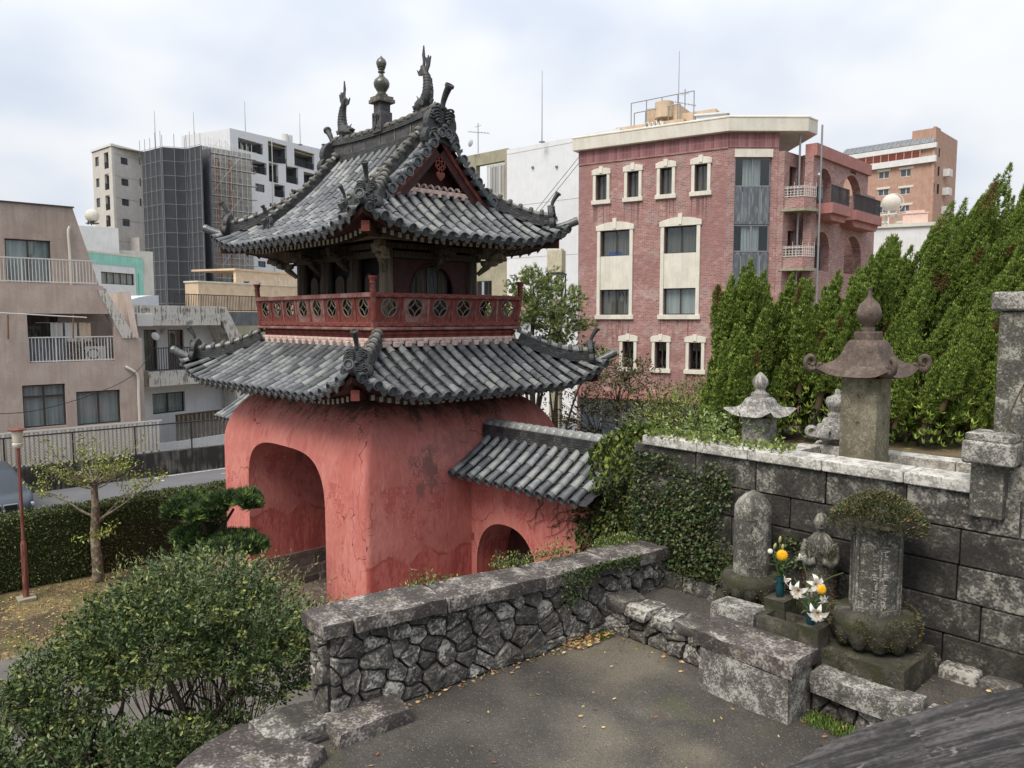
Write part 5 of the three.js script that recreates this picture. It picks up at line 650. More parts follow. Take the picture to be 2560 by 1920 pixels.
// a folded oval leaf, 1 long along +y
const leafGeo = geoOf([0, 0, 0, -0.2, 0.3, 0.06, 0, 0.35, -0.03, 0.2, 0.3, 0.06, -0.18, 0.65, 0.05, 0, 0.68, -0.04, 0.18, 0.65, 0.05, 0, 1, -0.02], [0, 2, 1, 0, 3, 2, 1, 2, 5, 1, 5, 4, 2, 3, 6, 2, 6, 5, 4, 5, 7, 5, 6, 7]);
const ivyGeo = geoOf([0, 0, 0, -0.42, 0.12, 0.05, -0.3, 0.5, 0.07, 0, 1, 0, 0.3, 0.5, 0.07, 0.42, 0.12, 0.05, 0, 0.4, -0.04], [0, 6, 1, 1, 6, 2, 2, 6, 3, 3, 6, 4, 4, 6, 5, 5, 6, 0]);
// a sprig of needles: narrow blades fanned round one foot
const sprigGeo = (() => { const pos = [], idx = [], r = rngOf(3); for (let i = 0; i < 9; i++) { const a = i * 2.4, t = 0.25 + 0.75 * r(), dx = Math.cos(a) * t, dz = Math.sin(a) * t, L = 0.75 + 0.25 * r(), o = pos.length / 3, px = -Math.sin(a) * 0.05, pz = Math.cos(a) * 0.05; pos.push(px, 0, pz, -px, 0, -pz, dx * 0.45 * L + px * 0.9, 0.55 * L, dz * 0.45 * L + pz * 0.9, dx * 0.7 * L, L * 0.95, dz * 0.7 * L, dx * 0.45 * L - px * 0.9, 0.55 * L, dz * 0.45 * L - pz * 0.9); idx.push(o, o + 1, o + 4, o, o + 4, o + 2, o + 2, o + 4, o + 3); } return geoOf(pos, idx); })();
// a feathery tuft for scale-leaved conifers: upright pointed blades
const tuftGeo = (() => { const pos = [], idx = [], r = rngOf(5); for (let i = 0; i < 7; i++) { const a = i * 2.4 + r(), t = 0.15 + 0.4 * r(), L = 0.6 + 0.4 * r(), c = Math.cos(a), s = Math.sin(a), w = 0.1, o = pos.length / 3; pos.push(-s * w, 0, c * w, s * w, 0, -c * w, c * t - s * w * 0.8, L * 0.5, s * t + c * w * 0.8, c * t + s * w * 0.8, L * 0.5, s * t - c * w * 0.8, c * t * 1.25, L, s * t * 1.25); idx.push(o, o + 1, o + 2, o + 1, o + 3, o + 2, o + 2, o + 3, o + 4); } return geoOf(pos, idx); })();
M.leaf = mat({ hex: 0xffffff, roughness: 0.5, side: THREE.DoubleSide }); M.needle = mat({ hex: 0xffffff, roughness: 0.75, side: THREE.DoubleSide });
const C = (h) => new THREE.Color(h);
function foliage(parent, name, geo, material, items, label) { // items: {p:[x,y,z], n: Vector3 (leaf axis), s, c: Color}
  const im = new THREE.InstancedMesh(geo, material, items.length), m = new THREE.Matrix4(), q = new THREE.Quaternion(), q2 = new THREE.Quaternion(), Y = V(0, 1, 0), S = V(1, 1, 1);
  items.forEach((it, i) => { q.setFromUnitVectors(Y, it.n); q2.setFromAxisAngle(it.n, it.t ?? R() * 6.283); q.premultiply(q2); S.setScalar(it.s); if (it.w) S.x *= it.w; m.compose(V(...it.p), q, S); im.setMatrixAt(i, m); im.setColorAt(i, it.c); });
  im.name = name; im.castShadow = im.receiveShadow = true; im.userData.kind = 'stuff'; if (label) im.userData.label = label; parent.add(im); return im;
}
const rdir = () => { const z = rr(-1, 1), a = rr(0, 6.283), k = Math.sqrt(1 - z * z); return V(k * Math.cos(a), z, k * Math.sin(a)); };
const pick = (cols) => { const c = cols[Math.floor(R() * cols.length)].clone(); return c.multiplyScalar(rr(0.75, 1.2)); };
function blobLeaves(out, c, r, n, size, cols, o = {}) { // leaves through the outer part of an ellipsoid, in twiggy clumps
  const { shell = 0.55, up = 0.6, clump = 9, flat = 0, tips, noise = 0.35 } = o; const k = Math.ceil(n / clump);
  for (let i = 0; i < k; i++) { const d = rdir(); if (flat && d.y < 0) d.y *= flat; const rad = shell + (1 - shell) * R() ** 0.7, lump = 1 + noise * n3(d.x * 2.3 + c[0], d.y * 2.3 + c[1], d.z * 2.3 + c[2], 4) * 2; const P = V(c[0] + d.x * r[0] * rad * lump, c[1] + d.y * r[1] * rad * lump, c[2] + d.z * r[2] * rad * lump), tw = d.clone().add(V(rr(-0.5, 0.5), up + rr(-0.4, 0.4), rr(-0.5, 0.5))).normalize(), young = tips && rad > 0.86 && R() < tips[1] * 1.5;
    for (let j = 0; j < clump; j++) { const q = P.clone().addScaledVector(tw, j * size * 0.42).add(V(rr(-1, 1), rr(-1, 1), rr(-1, 1)).multiplyScalar(size * 0.35)); out.push({ p: [q.x, q.y, q.z], n: tw.clone().add(rdir().multiplyScalar(0.95)).normalize(), s: size * rr(0.65, 1.25), c: pick(young ? tips[0] : cols) }); } }
}
// ---- the hedge
{
  const h = thing('hedge', 'clipped dark green hedge along the lane behind the lamp post', 'hedge', [-6.95, -1.05, 5.5]); R = rngOf(101);
  part(h, 'inner_growth', bxc(-0.26, 0.24, 0, 1.84, -9.5, 9.3), mat({ hex: 0x3a3f24, roughness: 1 }));
  const it = [], cols = [C(0x3a4922), C(0x303f1d), C(0x465326), C(0x55622c), C(0x616b32)], brown = [C(0x4a4028), C(0x564a2e), C(0x3f3a22)]; // the right-hand stretch has browned leaves
  for (let i = 0; i < 26000; i++) { const z = rr(-8.5, 9.2), y = 1.92 * R(), bulge = 0.12 * n3(z * 1.2, y * 1.5, 1, 6), dead = z < 0 && y < 1.3 && R() < 0.75; it.push({ p: [0.3 + bulge + rr(-0.06, 0.05), y, z], n: V(rr(0.2, 1), rr(-0.9, 0.6), rr(-0.8, 0.8)).normalize(), s: rr(0.05, 0.1), c: pick(dead ? brown : cols) }); }
  for (let i = 0; i < 12000; i++) { const z = rr(-9.4, 9.2); it.push({ p: [rr(-0.32, 0.32), 1.88 + 0.14 * n3(z * 1.3, 1, 2, 8) + rr(-0.04, 0.08), z], n: V(rr(-0.8, 0.8), rr(0.2, 1), rr(-0.8, 0.8)).normalize(), s: rr(0.05, 0.1), c: pick(cols) }); }
  foliage(h, 'leaves', leafGeo, M.leaf, it);
}
// ---- pruned bare-armed tree before the hedge
M.bark = mat({ map: tex([256, 256], [0.4, 0.8], (u, v) => mix3(hx(0x5a5143), hx(0x978b76), sstep(0.25, 0.75, fbm(u * 10, v * 12, 0, 5, 921)))), bumpMap: bumpCoarse, bumpScale: 0.012 });
M.darkBark = mat({ map: tex([256, 256], [0.3, 0.8], (u, v) => mix3(hx(0x221d18), hx(0x51473c), sstep(0.25, 0.75, fbm(u * 12, v * 8, 0, 5, 925)))), bumpMap: bumpCoarse, bumpScale: 0.012 });
{
  const t = thing('young_tree', 'pruned pale-barked tree with fanned thin branches and sparse leaves', 'tree', [-6.05, -1.05, 5.4]); R = rngOf(111);
  const wood = [tube([[0, -0.05, 0], [0.05, 0.5, 0.02], [-0.02, 1.2, 0.03], [0.02, 2.0, 0], [0, 2.72, 0]], (s) => 0.17 - 0.07 * s - (s > 0.05 ? 0.02 : 0), 10)], leaf = [], cols = [C(0x77842f), C(0x8b9440), C(0x5f6d2c), C(0x9aa24c)];
  const arm = (p0, d, L, r0, n) => { let p = V(...p0); const P = [p.toArray()]; const dir = V(...d).normalize(); for (let i = 0; i < n; i++) { dir.add(V(rr(-0.2, 0.2), rr(-0.05, 0.2), rr(-0.2, 0.2))).normalize(); p = p.clone().addScaledVector(dir, L / n); P.push(p.toArray()); if (i > n * 0.45) for (let k = 0; k < 9; k++) leaf.push({ p: p.clone().add(V(rr(-0.13, 0.13), rr(-0.08, 0.12), rr(-0.13, 0.13))).toArray(), n: rdir().add(V(0, 0.3, 0)).normalize(), s: rr(0.06, 0.11), c: pick(cols) }); } wood.push(tube(P, (s) => r0 * (1 - 0.8 * s), 5)); return p; };
  for (let i = 0; i < 46; i++) { const a = rr(0, 6.28), el = rr(0.05, 0.7); arm([0, 2.62 + rr(-0.12, 0.1), 0], [Math.cos(a), el, Math.sin(a)], rr(0.9, 1.75), rr(0.012, 0.022), 6); }
  for (const [y, a, L] of [[1.62, -1.0, 1.7], [1.75, 2.2, 1.4], [1.2, 0.2, 0.9], [1.5, -2.2, 1.2]]) { const e = arm([0, y, 0], [Math.cos(a), 0.35, Math.sin(a)], L, 0.04, 6); for (let k = 0; k < 6; k++) arm(e.clone().sub(V(Math.cos(a) * 0.3 * R(), 0.1, Math.sin(a) * 0.3 * R())).toArray(), [Math.cos(a) + rr(-1, 1), rr(0, 0.6), Math.sin(a) + rr(-1, 1)], rr(0.4, 0.8), 0.011, 5); }
  part(t, 'trunk', merge(wood), M.bark); foliage(t, 'crown', leafGeo, M.leaf, leaf);
}
// ---- cloud-pruned podocarp in front of the gate
{
  const t = thing('cloud_pruned_tree', 'cloud-pruned needle-leaved tree with three rounded pads before the red arch', 'tree', [1.35, -1.05, 5.05]); R = rngOf(121);
  part(t, 'trunk', merge([tube([[0, -0.1, 0], [0.03, 0.8, 0], [-0.06, 1.6, 0.05], [-0.1, 2.4, 0.1], [-0.1, 3.2, 0.15]], (s) => 0.11 - 0.06 * s, 8), tube([[0, 1.4, 0], [0.2, 1.9, -0.1], [0.45, 2.3, -0.2]], (s) => 0.06 - 0.03 * s, 7), tube([[0.12, -0.1, 0.05], [0.22, 0.9, 0.0], [0.45, 1.7, -0.2], [0.5, 2.3, -0.25]], (s) => 0.07 - 0.035 * s, 7), tube([[-0.06, 1.7, 0.05], [-0.3, 2.1, 0.15], [-0.4, 2.4, 0.2]], (s) => 0.05 - 0.025 * s, 7), tube([[0, 2.4, 0.1], [0.2, 2.9, -0.1], [0.35, 3.3, -0.3]], (s) => 0.05 - 0.025 * s, 7)]), M.darkBark);
  const it = [], cols = [C(0x2f4523), C(0x243919), C(0x3b5429)], tips = [C(0x5d7632), C(0x738a40), C(0x4f682d)];
  const pad = (c, r, n) => { const subs = []; for (let i = 0; i < 16; i++) { const d = rdir(); subs.push([c[0] + d.x * r[0] * 0.75, c[1] + Math.abs(d.y) * r[1] * 0.6 - 0.05, c[2] + d.z * r[2] * 0.75, rr(0.14, 0.26)]); } for (let i = 0; i < n; i++) { const q = subs[Math.floor(R() * subs.length)], d = rdir(); if (d.y < 0) d.y *= 0.4; const k = 0.5 + 0.5 * R() ** 0.6; it.push({ p: [q[0] + d.x * q[3] * k, q[1] + d.y * q[3] * 0.75 * k, q[2] + d.z * q[3] * k], n: V(d.x * 0.8, 0.6 + 0.4 * d.y, d.z * 0.8).add(rdir().multiplyScalar(0.4)).normalize(), s: rr(0.09, 0.2), c: pick(k > 0.85 && R() < 0.45 ? tips : cols) }); } };
  pad([-0.25, 3.25, 0.25], [0.62, 0.36, 0.55], 2600); pad([0.35, 3.36, -0.3], [0.6, 0.34, 0.5], 2400); pad([0.56, 2.58, -0.27], [0.55, 0.28, 0.45], 2000); pad([-0.35, 2.6, 0.2], [0.5, 0.3, 0.45], 1600);
  foliage(t, 'crown', sprigGeo, M.needle, it);
}
// ---- the big leafy shrub in the lower left, and the airy bush behind it
{
  const t = thing('leafy_shrub', 'broad glossy evergreen shrub with crooked dark stems in the lower left', 'shrub', [9.0, 1.6, 8.5]); R = rngOf(131);
  const w = [], br = (P, r0) => w.push(tube(P, (s) => r0 * (1 - 0.6 * s), 7));
  br([[0.1, -0.05, -0.3], [-0.05, 0.3, -0.3], [0.05, 0.6, -0.2], [-0.2, 0.95, -0.1]], 0.06); br([[0.05, 0.35, -0.3], [0.2, 0.6, -0.5], [0.3, 0.9, -0.7]], 0.04); br([[-0.2, -0.05, 0.5], [-0.15, 0.35, 0.55], [-0.3, 0.7, 0.7], [-0.35, 1.0, 0.7]], 0.05); br([[-0.15, 0.3, 0.55], [0, 0.6, 0.4], [0.1, 0.95, 0.35]], 0.035);
  for (let i = 0; i < 26; i++) { const x = rr(-0.5, 0.3), z = rr(-0.9, 1.0); br([[x, 0.15 + rr(0, 0.2), z], [x + rr(-0.15, 0.15), 0.5, z + rr(-0.2, 0.2)], [x + rr(-0.3, 0.3), 0.75, z + rr(-0.3, 0.3)], [x + rr(-0.4, 0.4), 1.1, z + rr(-0.4, 0.4)]], 0.014); }
  part(t, 'stem', merge(w), M.darkBark);
  const it = [], cols = [C(0x44562f), C(0x394b28), C(0x526338), C(0x324323), C(0x5f6f42)], tips = [[C(0x747d42), C(0x66713a), C(0x868b4c), C(0x5a6a38)], 0.3], S = 0.052;
  // leaves sit along twigs that leave the limbs in layered sprays
  for (const [c, r, n] of [[[-0.28, 1.2, -0.02], [0.68, 0.42, 0.8], 9000], [[-0.4, 0.92, 0.72], [0.5, 0.36, 0.5], 4600], [[-0.3, 0.68, 1.2], [0.45, 0.32, 0.42], 3200], [[0.12, 1.1, -0.85], [0.55, 0.42, 0.55], 6000], [[-0.35, 1.52, -0.45], [0.65, 0.34, 0.7], 5600], [[0.3, 0.75, -1.05], [0.34, 0.45, 0.34], 2600], [[-0.6, 1.32, -0.05], [0.55, 0.34, 0.6], 3600]]) blobLeaves(it, c, r, n * 1.15, S, cols, { tips, clump: 10, flat: 0.28, up: 0.35, noise: 0.6 });
  for (const [c, r, n] of [[[0.35, 0.42, 0.75], [0.55, 0.42, 0.55], 6500], [[0.1, 0.38, 1.35], [0.6, 0.5, 0.55], 5200], [[0.6, 0.4, 0.2], [0.4, 0.34, 0.45], 3600], [[0.4, 0.3, -0.35], [0.34, 0.3, 0.5], 2400]]) blobLeaves(it, c, r, n, S * 0.95, cols, { tips: [tips[0], 0.14], clump: 9, up: 0.4 });
  foliage(t, 'crown', leafGeo, M.leaf, it);
}
{
  const t = thing('airy_bush', 'pale green feathery bush with thin upright shoots behind the glossy shrub', 'bush', [7.2, -1.05, 7.3]); R = rngOf(141);
  const it = [], w = [], cols = [C(0x6a7640), C(0x808a50), C(0x55643a), C(0x95996a), C(0x8c7a4e)];
  for (let i = 0; i < 70; i++) { const x = rr(-0.9, 0.9), z = rr(-0.8, 1.0), top = rr(3.4, 4.25) - 0.5 * Math.hypot(x, z) + (R() < 0.08 ? 0.4 : 0); const P = [[x * 0.3, 0, z * 0.3], [x * 0.6, top * 0.5, z * 0.6], [x, top * 0.8, z], [x * 1.15 + rr(-0.1, 0.1), top, z * 1.15 + rr(-0.1, 0.1)]]; w.push(tube(P, (s) => 0.012 * (1 - 0.7 * s), 4)); }
  part(t, 'stem', merge(w), M.darkBark);
  for (const [c, r, n] of [[[0.2, 3.6, -0.1], [0.95, 0.5, 0.8], 5200], [[-0.7, 3.4, 0.5], [0.8, 0.55, 0.7], 3600], [[0.6, 3.2, 0.6], [0.7, 0.5, 0.7], 2600], [[0.9, 3.3, -0.7], [0.7, 0.45, 0.5], 2600]]) blobLeaves(it, c, r, n, 0.05, cols, { clump: 7, up: 1.0, shell: 0.4, noise: 0.7 });
  for (const q of it) q.w = 0.55; foliage(t, 'crown', leafGeo, M.leaf, it);
}
// ---- juniper stand behind the plot: flame-shaped plumes leaning one way
{
  const cam = camera.position, fwd = V(-0.7362, 0, -0.6768), rgt = V(0.6768, 0, -0.7362);
  const at = (d, x, y) => [cam.x + fwd.x * d + rgt.x * x, y, cam.z + fwd.z * d + rgt.z * x]; // a spot d metres ahead and x metres to the right of where one stands
  // [distance, sideways, height of the top, spread, plumes, label]
  const trees = [
    [12.6, 3.4, 6.95, 0.5, 12, 'narrow juniper at the left end of the stand, in front of the brick building'],
    [11.8, 3.15, 5.85, 0.28, 5, 'lowest small juniper at the left edge of the stand'],
    [13.1, 4.2, 6.75, 0.55, 13, 'juniper filling the gap before the zinc bay of the brick building'],
    [12.3, 4.6, 6.75, 0.75, 17, 'bushy juniper behind the small scroll-roofed lantern'],
    [13.2, 5.6, 7.35, 0.75, 18, 'juniper rising directly behind the onion finial of the tall monument'],
    [11.9, 6.2, 6.2, 0.8, 16, 'low juniper just to the right of the tall monument shaft'],
    [14.2, 6.9, 8.1, 0.85, 20, 'juniper standing before the far brown apartment block'],
    [12.2, 7.5, 6.6, 0.8, 18, 'low juniper beside the cap of the squat gate post'],
    [15.2, 8.0, 8.75, 0.95, 24, 'tall leaning juniper just right of the brown apartment block'],
    [13.6, 8.1, 7.8, 0.9, 20, 'juniper in the middle of the right-hand slope of plumes'],
    [16.2, 9.6, 9.6, 1.1, 26, 'tallest juniper, at the right edge of the picture'],
    [13.0, 7.7, 6.5, 0.8, 15, 'low juniper left of the square grey pillar, above the gate post'],
    [14.4, 9.3, 8.4, 0.9, 19, 'juniper behind the top of the square grey pillar']];
  const cols = [C(0x788f3c), C(0x869b45), C(0x688033), C(0x95a84f), C(0x5a702c)], brownTwig = [C(0x6d5a34), C(0x7d6a3e)];
  const core = mat({ hex: 0x4a3f29, roughness: 1 }); // brown dead inner twigs
  trees.forEach(([d, x, top, sp, n, label], ti) => {
    R = rngOf(200 + ti); const b = at(d, x + 0.28, 4.05), t = thing('juniper_tree', label, 'juniper', b, 'juniper stand behind the grave plot'), it = [], cores = [], H = top - 4.05;
    const lean = rgt.clone().multiplyScalar(mix(0.08, 0.26, clamp((x - 3.4) / 4.5)));
    for (let k = 0; k < Math.round(n * 1.15); k++) {
      const f = k === 0 ? 1 : 0.38 + 0.58 * R(), a = k * 2.4, rad = k === 0 ? 0 : sp * (1.4 - 0.6 * f) * rr(0.55, 1.15), L = Math.min(f * H * 0.95, H * (k === 0 ? 0.6 : rr(0.38, 0.58))), tip = V(Math.cos(a) * rad + lean.x * f * H, f * H, Math.sin(a) * rad + lean.z * f * H), base = tip.clone().addScaledVector(V(lean.x * 1.3 + Math.cos(a) * 0.1 + rr(-0.06, 0.06), 1, lean.z * 1.3 + Math.sin(a) * 0.1 + rr(-0.06, 0.06)).normalize(), -L), w = L * rr(0.13, 0.165) + 0.02, ax = tip.clone().sub(base).normalize();
      cores.push(rod(base.clone().addScaledVector(ax, -L * 0.15).toArray(), base.clone().addScaledVector(ax, L * 0.6).toArray(), w * 0.28, 0.01, 6));
      const subs = Math.round(10 + 16 * L); for (let q = 0; q < subs; q++) { // every plume is built of smaller upswept sprays, the last one its tip
        const last = q === subs - 1, dead = R() < 0.03, s = last ? 0.78 : 0.84 * q / subs, an = q * 2.4 + k, side = V(Math.cos(an), 0, Math.sin(an)), l = last ? L * 0.26 : rr(0.2, 0.36), rad0 = w * Math.min(1, 0.5 + s * 2.5) * (1 - s) ** 0.8 * rr(0.6, 1.05), o0 = base.clone().addScaledVector(ax, L * s).addScaledVector(side, last ? 0 : rad0), sd = ax.clone().addScaledVector(side, last ? 0 : rr(-0.02, 0.18)).normalize(), m = Math.round(95 * l / 0.3);
        for (let i = 0; i < m; i++) { const t = R(), a2 = rr(0, 6.283), pr = l * 0.22 * Math.min(1, t * 4 + 0.5) * (1 - t) ** 0.7 * (0.5 + 0.6 * R()), s2 = V(Math.cos(a2), rr(-0.2, 0.2), Math.sin(a2)); it.push({ p: o0.clone().addScaledVector(sd, l * t).addScaledVector(s2, pr).toArray(), n: sd.clone().addScaledVector(s2, 0.4 * (1 - t)).add(rdir().multiplyScalar(0.12)).normalize(), s: rr(0.036, 0.066), c: pick(dead ? brownTwig : cols) }); }
      }
    }
    for (let i = 0; i < 600 * sp; i++) { const a = rr(0, 6.283), y = rr(0.05, H * 0.5), rad = sp * rr(0.4, 0.95); it.push({ p: [Math.cos(a) * rad + lean.x * y, y, Math.sin(a) * rad + lean.z * y], n: V(Math.cos(a) * 0.5, 1, Math.sin(a) * 0.5).add(rdir().multiplyScalar(0.4)).normalize(), s: rr(0.07, 0.12), c: pick(cols) }); }
    part(t, 'trunk', tube([[0, -0.2, 0], [lean.x * H * 0.3, H * 0.3, lean.z * H * 0.3], [lean.x * H * 0.75, H * 0.75, lean.z * H * 0.75]], (s) => 0.12 - 0.08 * s, 7), M.darkBark); part(t, 'inner_growth', merge(cores), core).userData.kind = 'stuff'; foliage(t, 'crown', tuftGeo, M.needle, it);
  });
}
// ---- trees and bushes behind the gate on the right
function softTree(name, label, cat, base, blobs, size, cols, o = {}) { const t = thing(name, label, cat, base); const it = []; for (const [c, r, n] of blobs) blobLeaves(it, c, r, n, size, cols, o); if (o.w) for (const q of it) q.w = o.w; const w = [tube([[0, -0.1, 0], [0.05, o.h * 0.35, 0.03], [-0.03, o.h * 0.7, 0.05], [0.02, o.h * 0.95, 0]], (s) => (o.tr || 0.1) * (1 - 0.65 * s), 8)]; for (const [c, r] of blobs) w.push(tube([[0, o.h * 0.35, 0], [c[0] * 0.5, mix(o.h * 0.35, c[1], 0.6), c[2] * 0.5], [c[0], c[1], c[2]]], (s) => (o.tr || 0.1) * 0.45 * (1 - 0.7 * s), 5)); if (o.twigs) for (let i = 0; i < o.twigs; i++) { const [c, r] = blobs[Math.floor(R() * blobs.length)], d = rdir(); w.push(tube([[c[0] * 0.6, c[1] - r[1] * 0.6, c[2] * 0.6], [c[0] + d.x * r[0] * 0.5, c[1] + d.y * r[1] * 0.4, c[2] + d.z * r[2] * 0.5], [c[0] + d.x * r[0] * 1.05, c[1] + d.y * r[1] * 1.05, c[2] + d.z * r[2] * 1.05]], 0.008, 4)); } part(t, 'trunk', merge(w), M.darkBark); foliage(t, 'crown', o.geo || leafGeo, o.geo ? M.needle : M.leaf, it); return t; }
R = rngOf(301);
softTree('pine_tree', 'light green layered pine rising behind the gate balcony', 'pine', [-2.9, -1.05, -8.1], [[[0, 8.2, 0], [0.8, 0.32, 0.7], 520], [[0.6, 7.6, -0.5], [1.0, 0.3, 0.8], 560], [[-0.6, 7.2, 0.6], [0.9, 0.3, 0.8], 480], [[0.5, 6.8, -0.9], [1.0, 0.3, 0.8], 480]], 0.2, [C(0x6f7f45), C(0x838f55), C(0x5a6b38)], { h: 8.2, tr: 0.16, geo: sprigGeo, clump: 6 });
softTree('evergreen_tree', 'dark rounded evergreen below the pine, right of the balcony', 'tree', [-2.4, -1.05, -8.8], [[[0, 5.9, 0], [0.7, 0.5, 0.7], 620], [[0.8, 5.5, -0.8], [0.9, 0.45, 0.8], 700], [[-0.2, 5.2, 0.3], [0.8, 0.6, 0.8], 620]], 0.15, [C(0x465428), C(0x596832), C(0x39471f), C(0x6d7a42)], { h: 5, tr: 0.15, clump: 6, noise: 0.6 });
softTree('twiggy_bush', 'brownish twiggy bush beside the gate under the lower eave', 'bush', [3.6, -1.05, -4.9], [[[0, 5.1, 0], [1.1, 0.8, 1.0], 1700], [[-0.5, 4.4, 0.6], [1.0, 0.8, 0.9], 1300], [[0.8, 4.5, -0.8], [1.0, 0.9, 1.0], 1500], [[0.2, 5.7, -0.3], [0.7, 0.4, 0.6], 600]], 0.085, [C(0x5d5a34), C(0x6c6a3f), C(0x4c5230), C(0x776a48)], { h: 4, tr: 0.09, clump: 5, noise: 0.9, twigs: 120, shell: 0.3 });
softTree('twiggy_bush', 'loose olive bush between the brown bush and the brick building', 'bush', [5.2, -1.05, -6.2], [[[0, 4.7, 0], [1.2, 0.6, 1.1], 1700], [[0.9, 4.6, -1.0], [1.1, 0.7, 1.0], 1500], [[0.3, 5.2, -0.6], [0.8, 0.4, 0.7], 600]], 0.085, [C(0x5a6636), C(0x6c7842), C(0x4a5630), C(0x77704a)], { h: 4, tr: 0.08, clump: 5, noise: 0.9, twigs: 110, shell: 0.3 });
softTree('bamboo_clump', 'yellow-green bamboo-like clump above the ivied wall end', 'bamboo', [7.0, -1.05, -3.2], [[[0, 5.0, 0], [0.7, 0.6, 0.7], 1100], [[0.6, 4.8, -0.7], [0.7, 0.6, 0.7], 1000], [[-0.4, 4.6, 0.6], [0.6, 0.7, 0.6], 800]], 0.11, [C(0x75843a), C(0x8a9648), C(0x5f7030)], { h: 4.4, tr: 0.03, clump: 6, noise: 0.8, w: 0.45, twigs: 60, shell: 0.3 });
softTree('leafy_bush', 'fresh green bush on the wall end beside the white lantern', 'bush', [10.45, 4.05, 1.6], [[[0, 0.35, 0], [0.45, 0.3, 0.4], 900], [[0.35, 0.3, -0.5], [0.5, 0.3, 0.4], 800]], 0.06, [C(0x6d8040), C(0x86985a), C(0x566a34)], { h: 0.4, tr: 0.02, clump: 6, noise: 0.6 });
// ---- ivy
{
  const cols = [C(0x42532a), C(0x354522), C(0x516233), C(0x2c391d)], fresh = [C(0x6c7a38), C(0x596a34), C(0x808c44)], brown = [C(0x4b3f28), C(0x3c3320), C(0x594b30)];
  R = rngOf(401); let it = [];
  const m = thing('ivy', 'thick ivy swallowing the end of the tiled side wall and the wall corner', 'ivy', [9, 2.6, 1.2]);
  const add = (p, n, s, c) => it.push({ p: [p[0] - 9, p[1] - 2.6, p[2] - 1.2], n: V(n[0] + rr(-0.7, 0.7), n[1] + rr(-0.7, 0.7), n[2] + rr(-0.7, 0.7)).normalize(), s, c });
  // over the roof's end and down the wall
  for (let i = 0; i < 17000; i++) { const x = rr(6.7, 10.3), dens = sstep(6.6, 8.2, x); if (R() > 0.15 + 0.85 * dens) continue; const topY = x < 7.5 ? 2.95 : mix(3.2, 4.35, sstep(7.5, 9.6, x)), y = topY - (topY - 1.3) * R() ** 1.3, depth = 0.25 + 0.5 * sstep(2.6, 3.6, y) * (x < 8 ? 1 : 0.4); if (y < 2.4 && x > 8.3 && vnoise(x * 2.2, y * 2.0, 0, 44) > 0.62) continue; add([x, y, 0.12 + depth * R() + 0.5 * n3(x, y, 3, 2) + sstep(8.5, 10, x) * 1.2 * R()], [0.2, -0.5, 0.9], rr(0.05, 0.1), pick(R() < 0.3 ? fresh : R() < 0.08 ? brown : cols)); }
  for (let i = 0; i < 4200; i++) { const a = rr(0, 6.28), k = Math.sqrt(R()); const x = 9.75 + Math.cos(a) * 0.75 * k, z = 1.9 + Math.sin(a) * 0.9 * k; add([x, 4.1 + 0.42 * (1 - k * k) + 0.3 * n3(x * 2, 1, z * 2, 5) + rr(-0.5, 0.06) * R(), z], [0.2, 0.8, 0.3], rr(0.05, 0.1), pick(R() < 0.55 ? fresh : cols)); }
  foliage(m, 'leaves', ivyGeo, M.leaf, it); R = rngOf(402);
  const st = []; for (let i = 0; i < 40; i++) { let x = rr(5.6, 9.5), y = rr(2.2, 2.7), P = []; for (let k = 0; k < 6; k++) { P.push([x - 9, y - 2.6, 0.12 - 1.2 + rr(0, 0.02)]); x += rr(-0.25, 0.15); y -= rr(0.02, 0.22); } st.push(tube(P, 0.006, 4)); } part(m, 'stem', merge(st), M.darkBark).userData.kind = 'stuff';
  // on the dressed wall
  it = []; const w = thing('ivy', 'small-leaved ivy clinging to the left part of the dark dressed wall', 'ivy', [11, 3.4, 2.7]);
  for (let i = 0; i < 34000; i++) { const x = rr(10.2, 14.0), y = rr(2.62, 4.3), d = sstep(12.1, 10.5, x + (vnoise(x * 2, y * 2, 0, 47) - 0.5) * 2.2 + (y - 3.4) * 0.5) * 0.95 + (x > 12.2 && y < 3.6 ? 0.16 * sstep(0.5, 0.75, vnoise(x * 3, y * 3, 0, 48)) : 0); if (R() > d) continue; it.push({ p: [x - 11, y - 3.4, 0.0 + R() * 0.12 * d], n: V(rr(-0.8, 0.8), rr(-1, 0.4), rr(0.2, 1)).normalize(), s: rr(0.025, 0.055), c: pick(R() < 0.12 ? brown : cols) }); }
  for (let i = 0; i < 700; i++) { const x = 10.4 + 1.9 * R() ** 1.6; it.push({ p: [x - 11, 4.52 - 3.4 + rr(-0.02, 0.05), rr(-0.4, 0.05)], n: V(rr(-0.7, 0.7), rr(0.2, 1), rr(-0.5, 0.7)).normalize(), s: rr(0.03, 0.06), c: pick(fresh) }); }
  foliage(w, 'leaves', ivyGeo, M.leaf, it);
  // trailing growth along the rubble wall's coping
  it = []; R = rngOf(404); const c = thing('creeper', 'fresh green creeper trailing along the far side of the rubble wall coping', 'creeper', [10.0, 3.25, 5]);
  const wallX = (z) => 10.2 + 0.085 * (7.42 - z), topY = (z) => 3.3 - 0.16 * (7.42 - z) / 4.85;
  for (let i = 0; i < 4200; i++) { const z = mix(2.7, 6.6, R() ** 2.0), clump = sstep(0.42, 0.85, vnoise(z * 2.6, 2, 0, 61)); if (R() > clump) continue; it.push({ p: [wallX(z) - 0.3 + rr(-0.12, 0.2) * R() - 10, topY(z) - 0.03 + 0.17 * R() ** 3 * clump - 3.25, z - 5], n: V(rr(-0.6, 0.6), rr(0.1, 1), rr(-0.6, 0.6)).normalize(), s: rr(0.022, 0.045), c: pick(R() < 0.4 ? cols : fresh) }); }
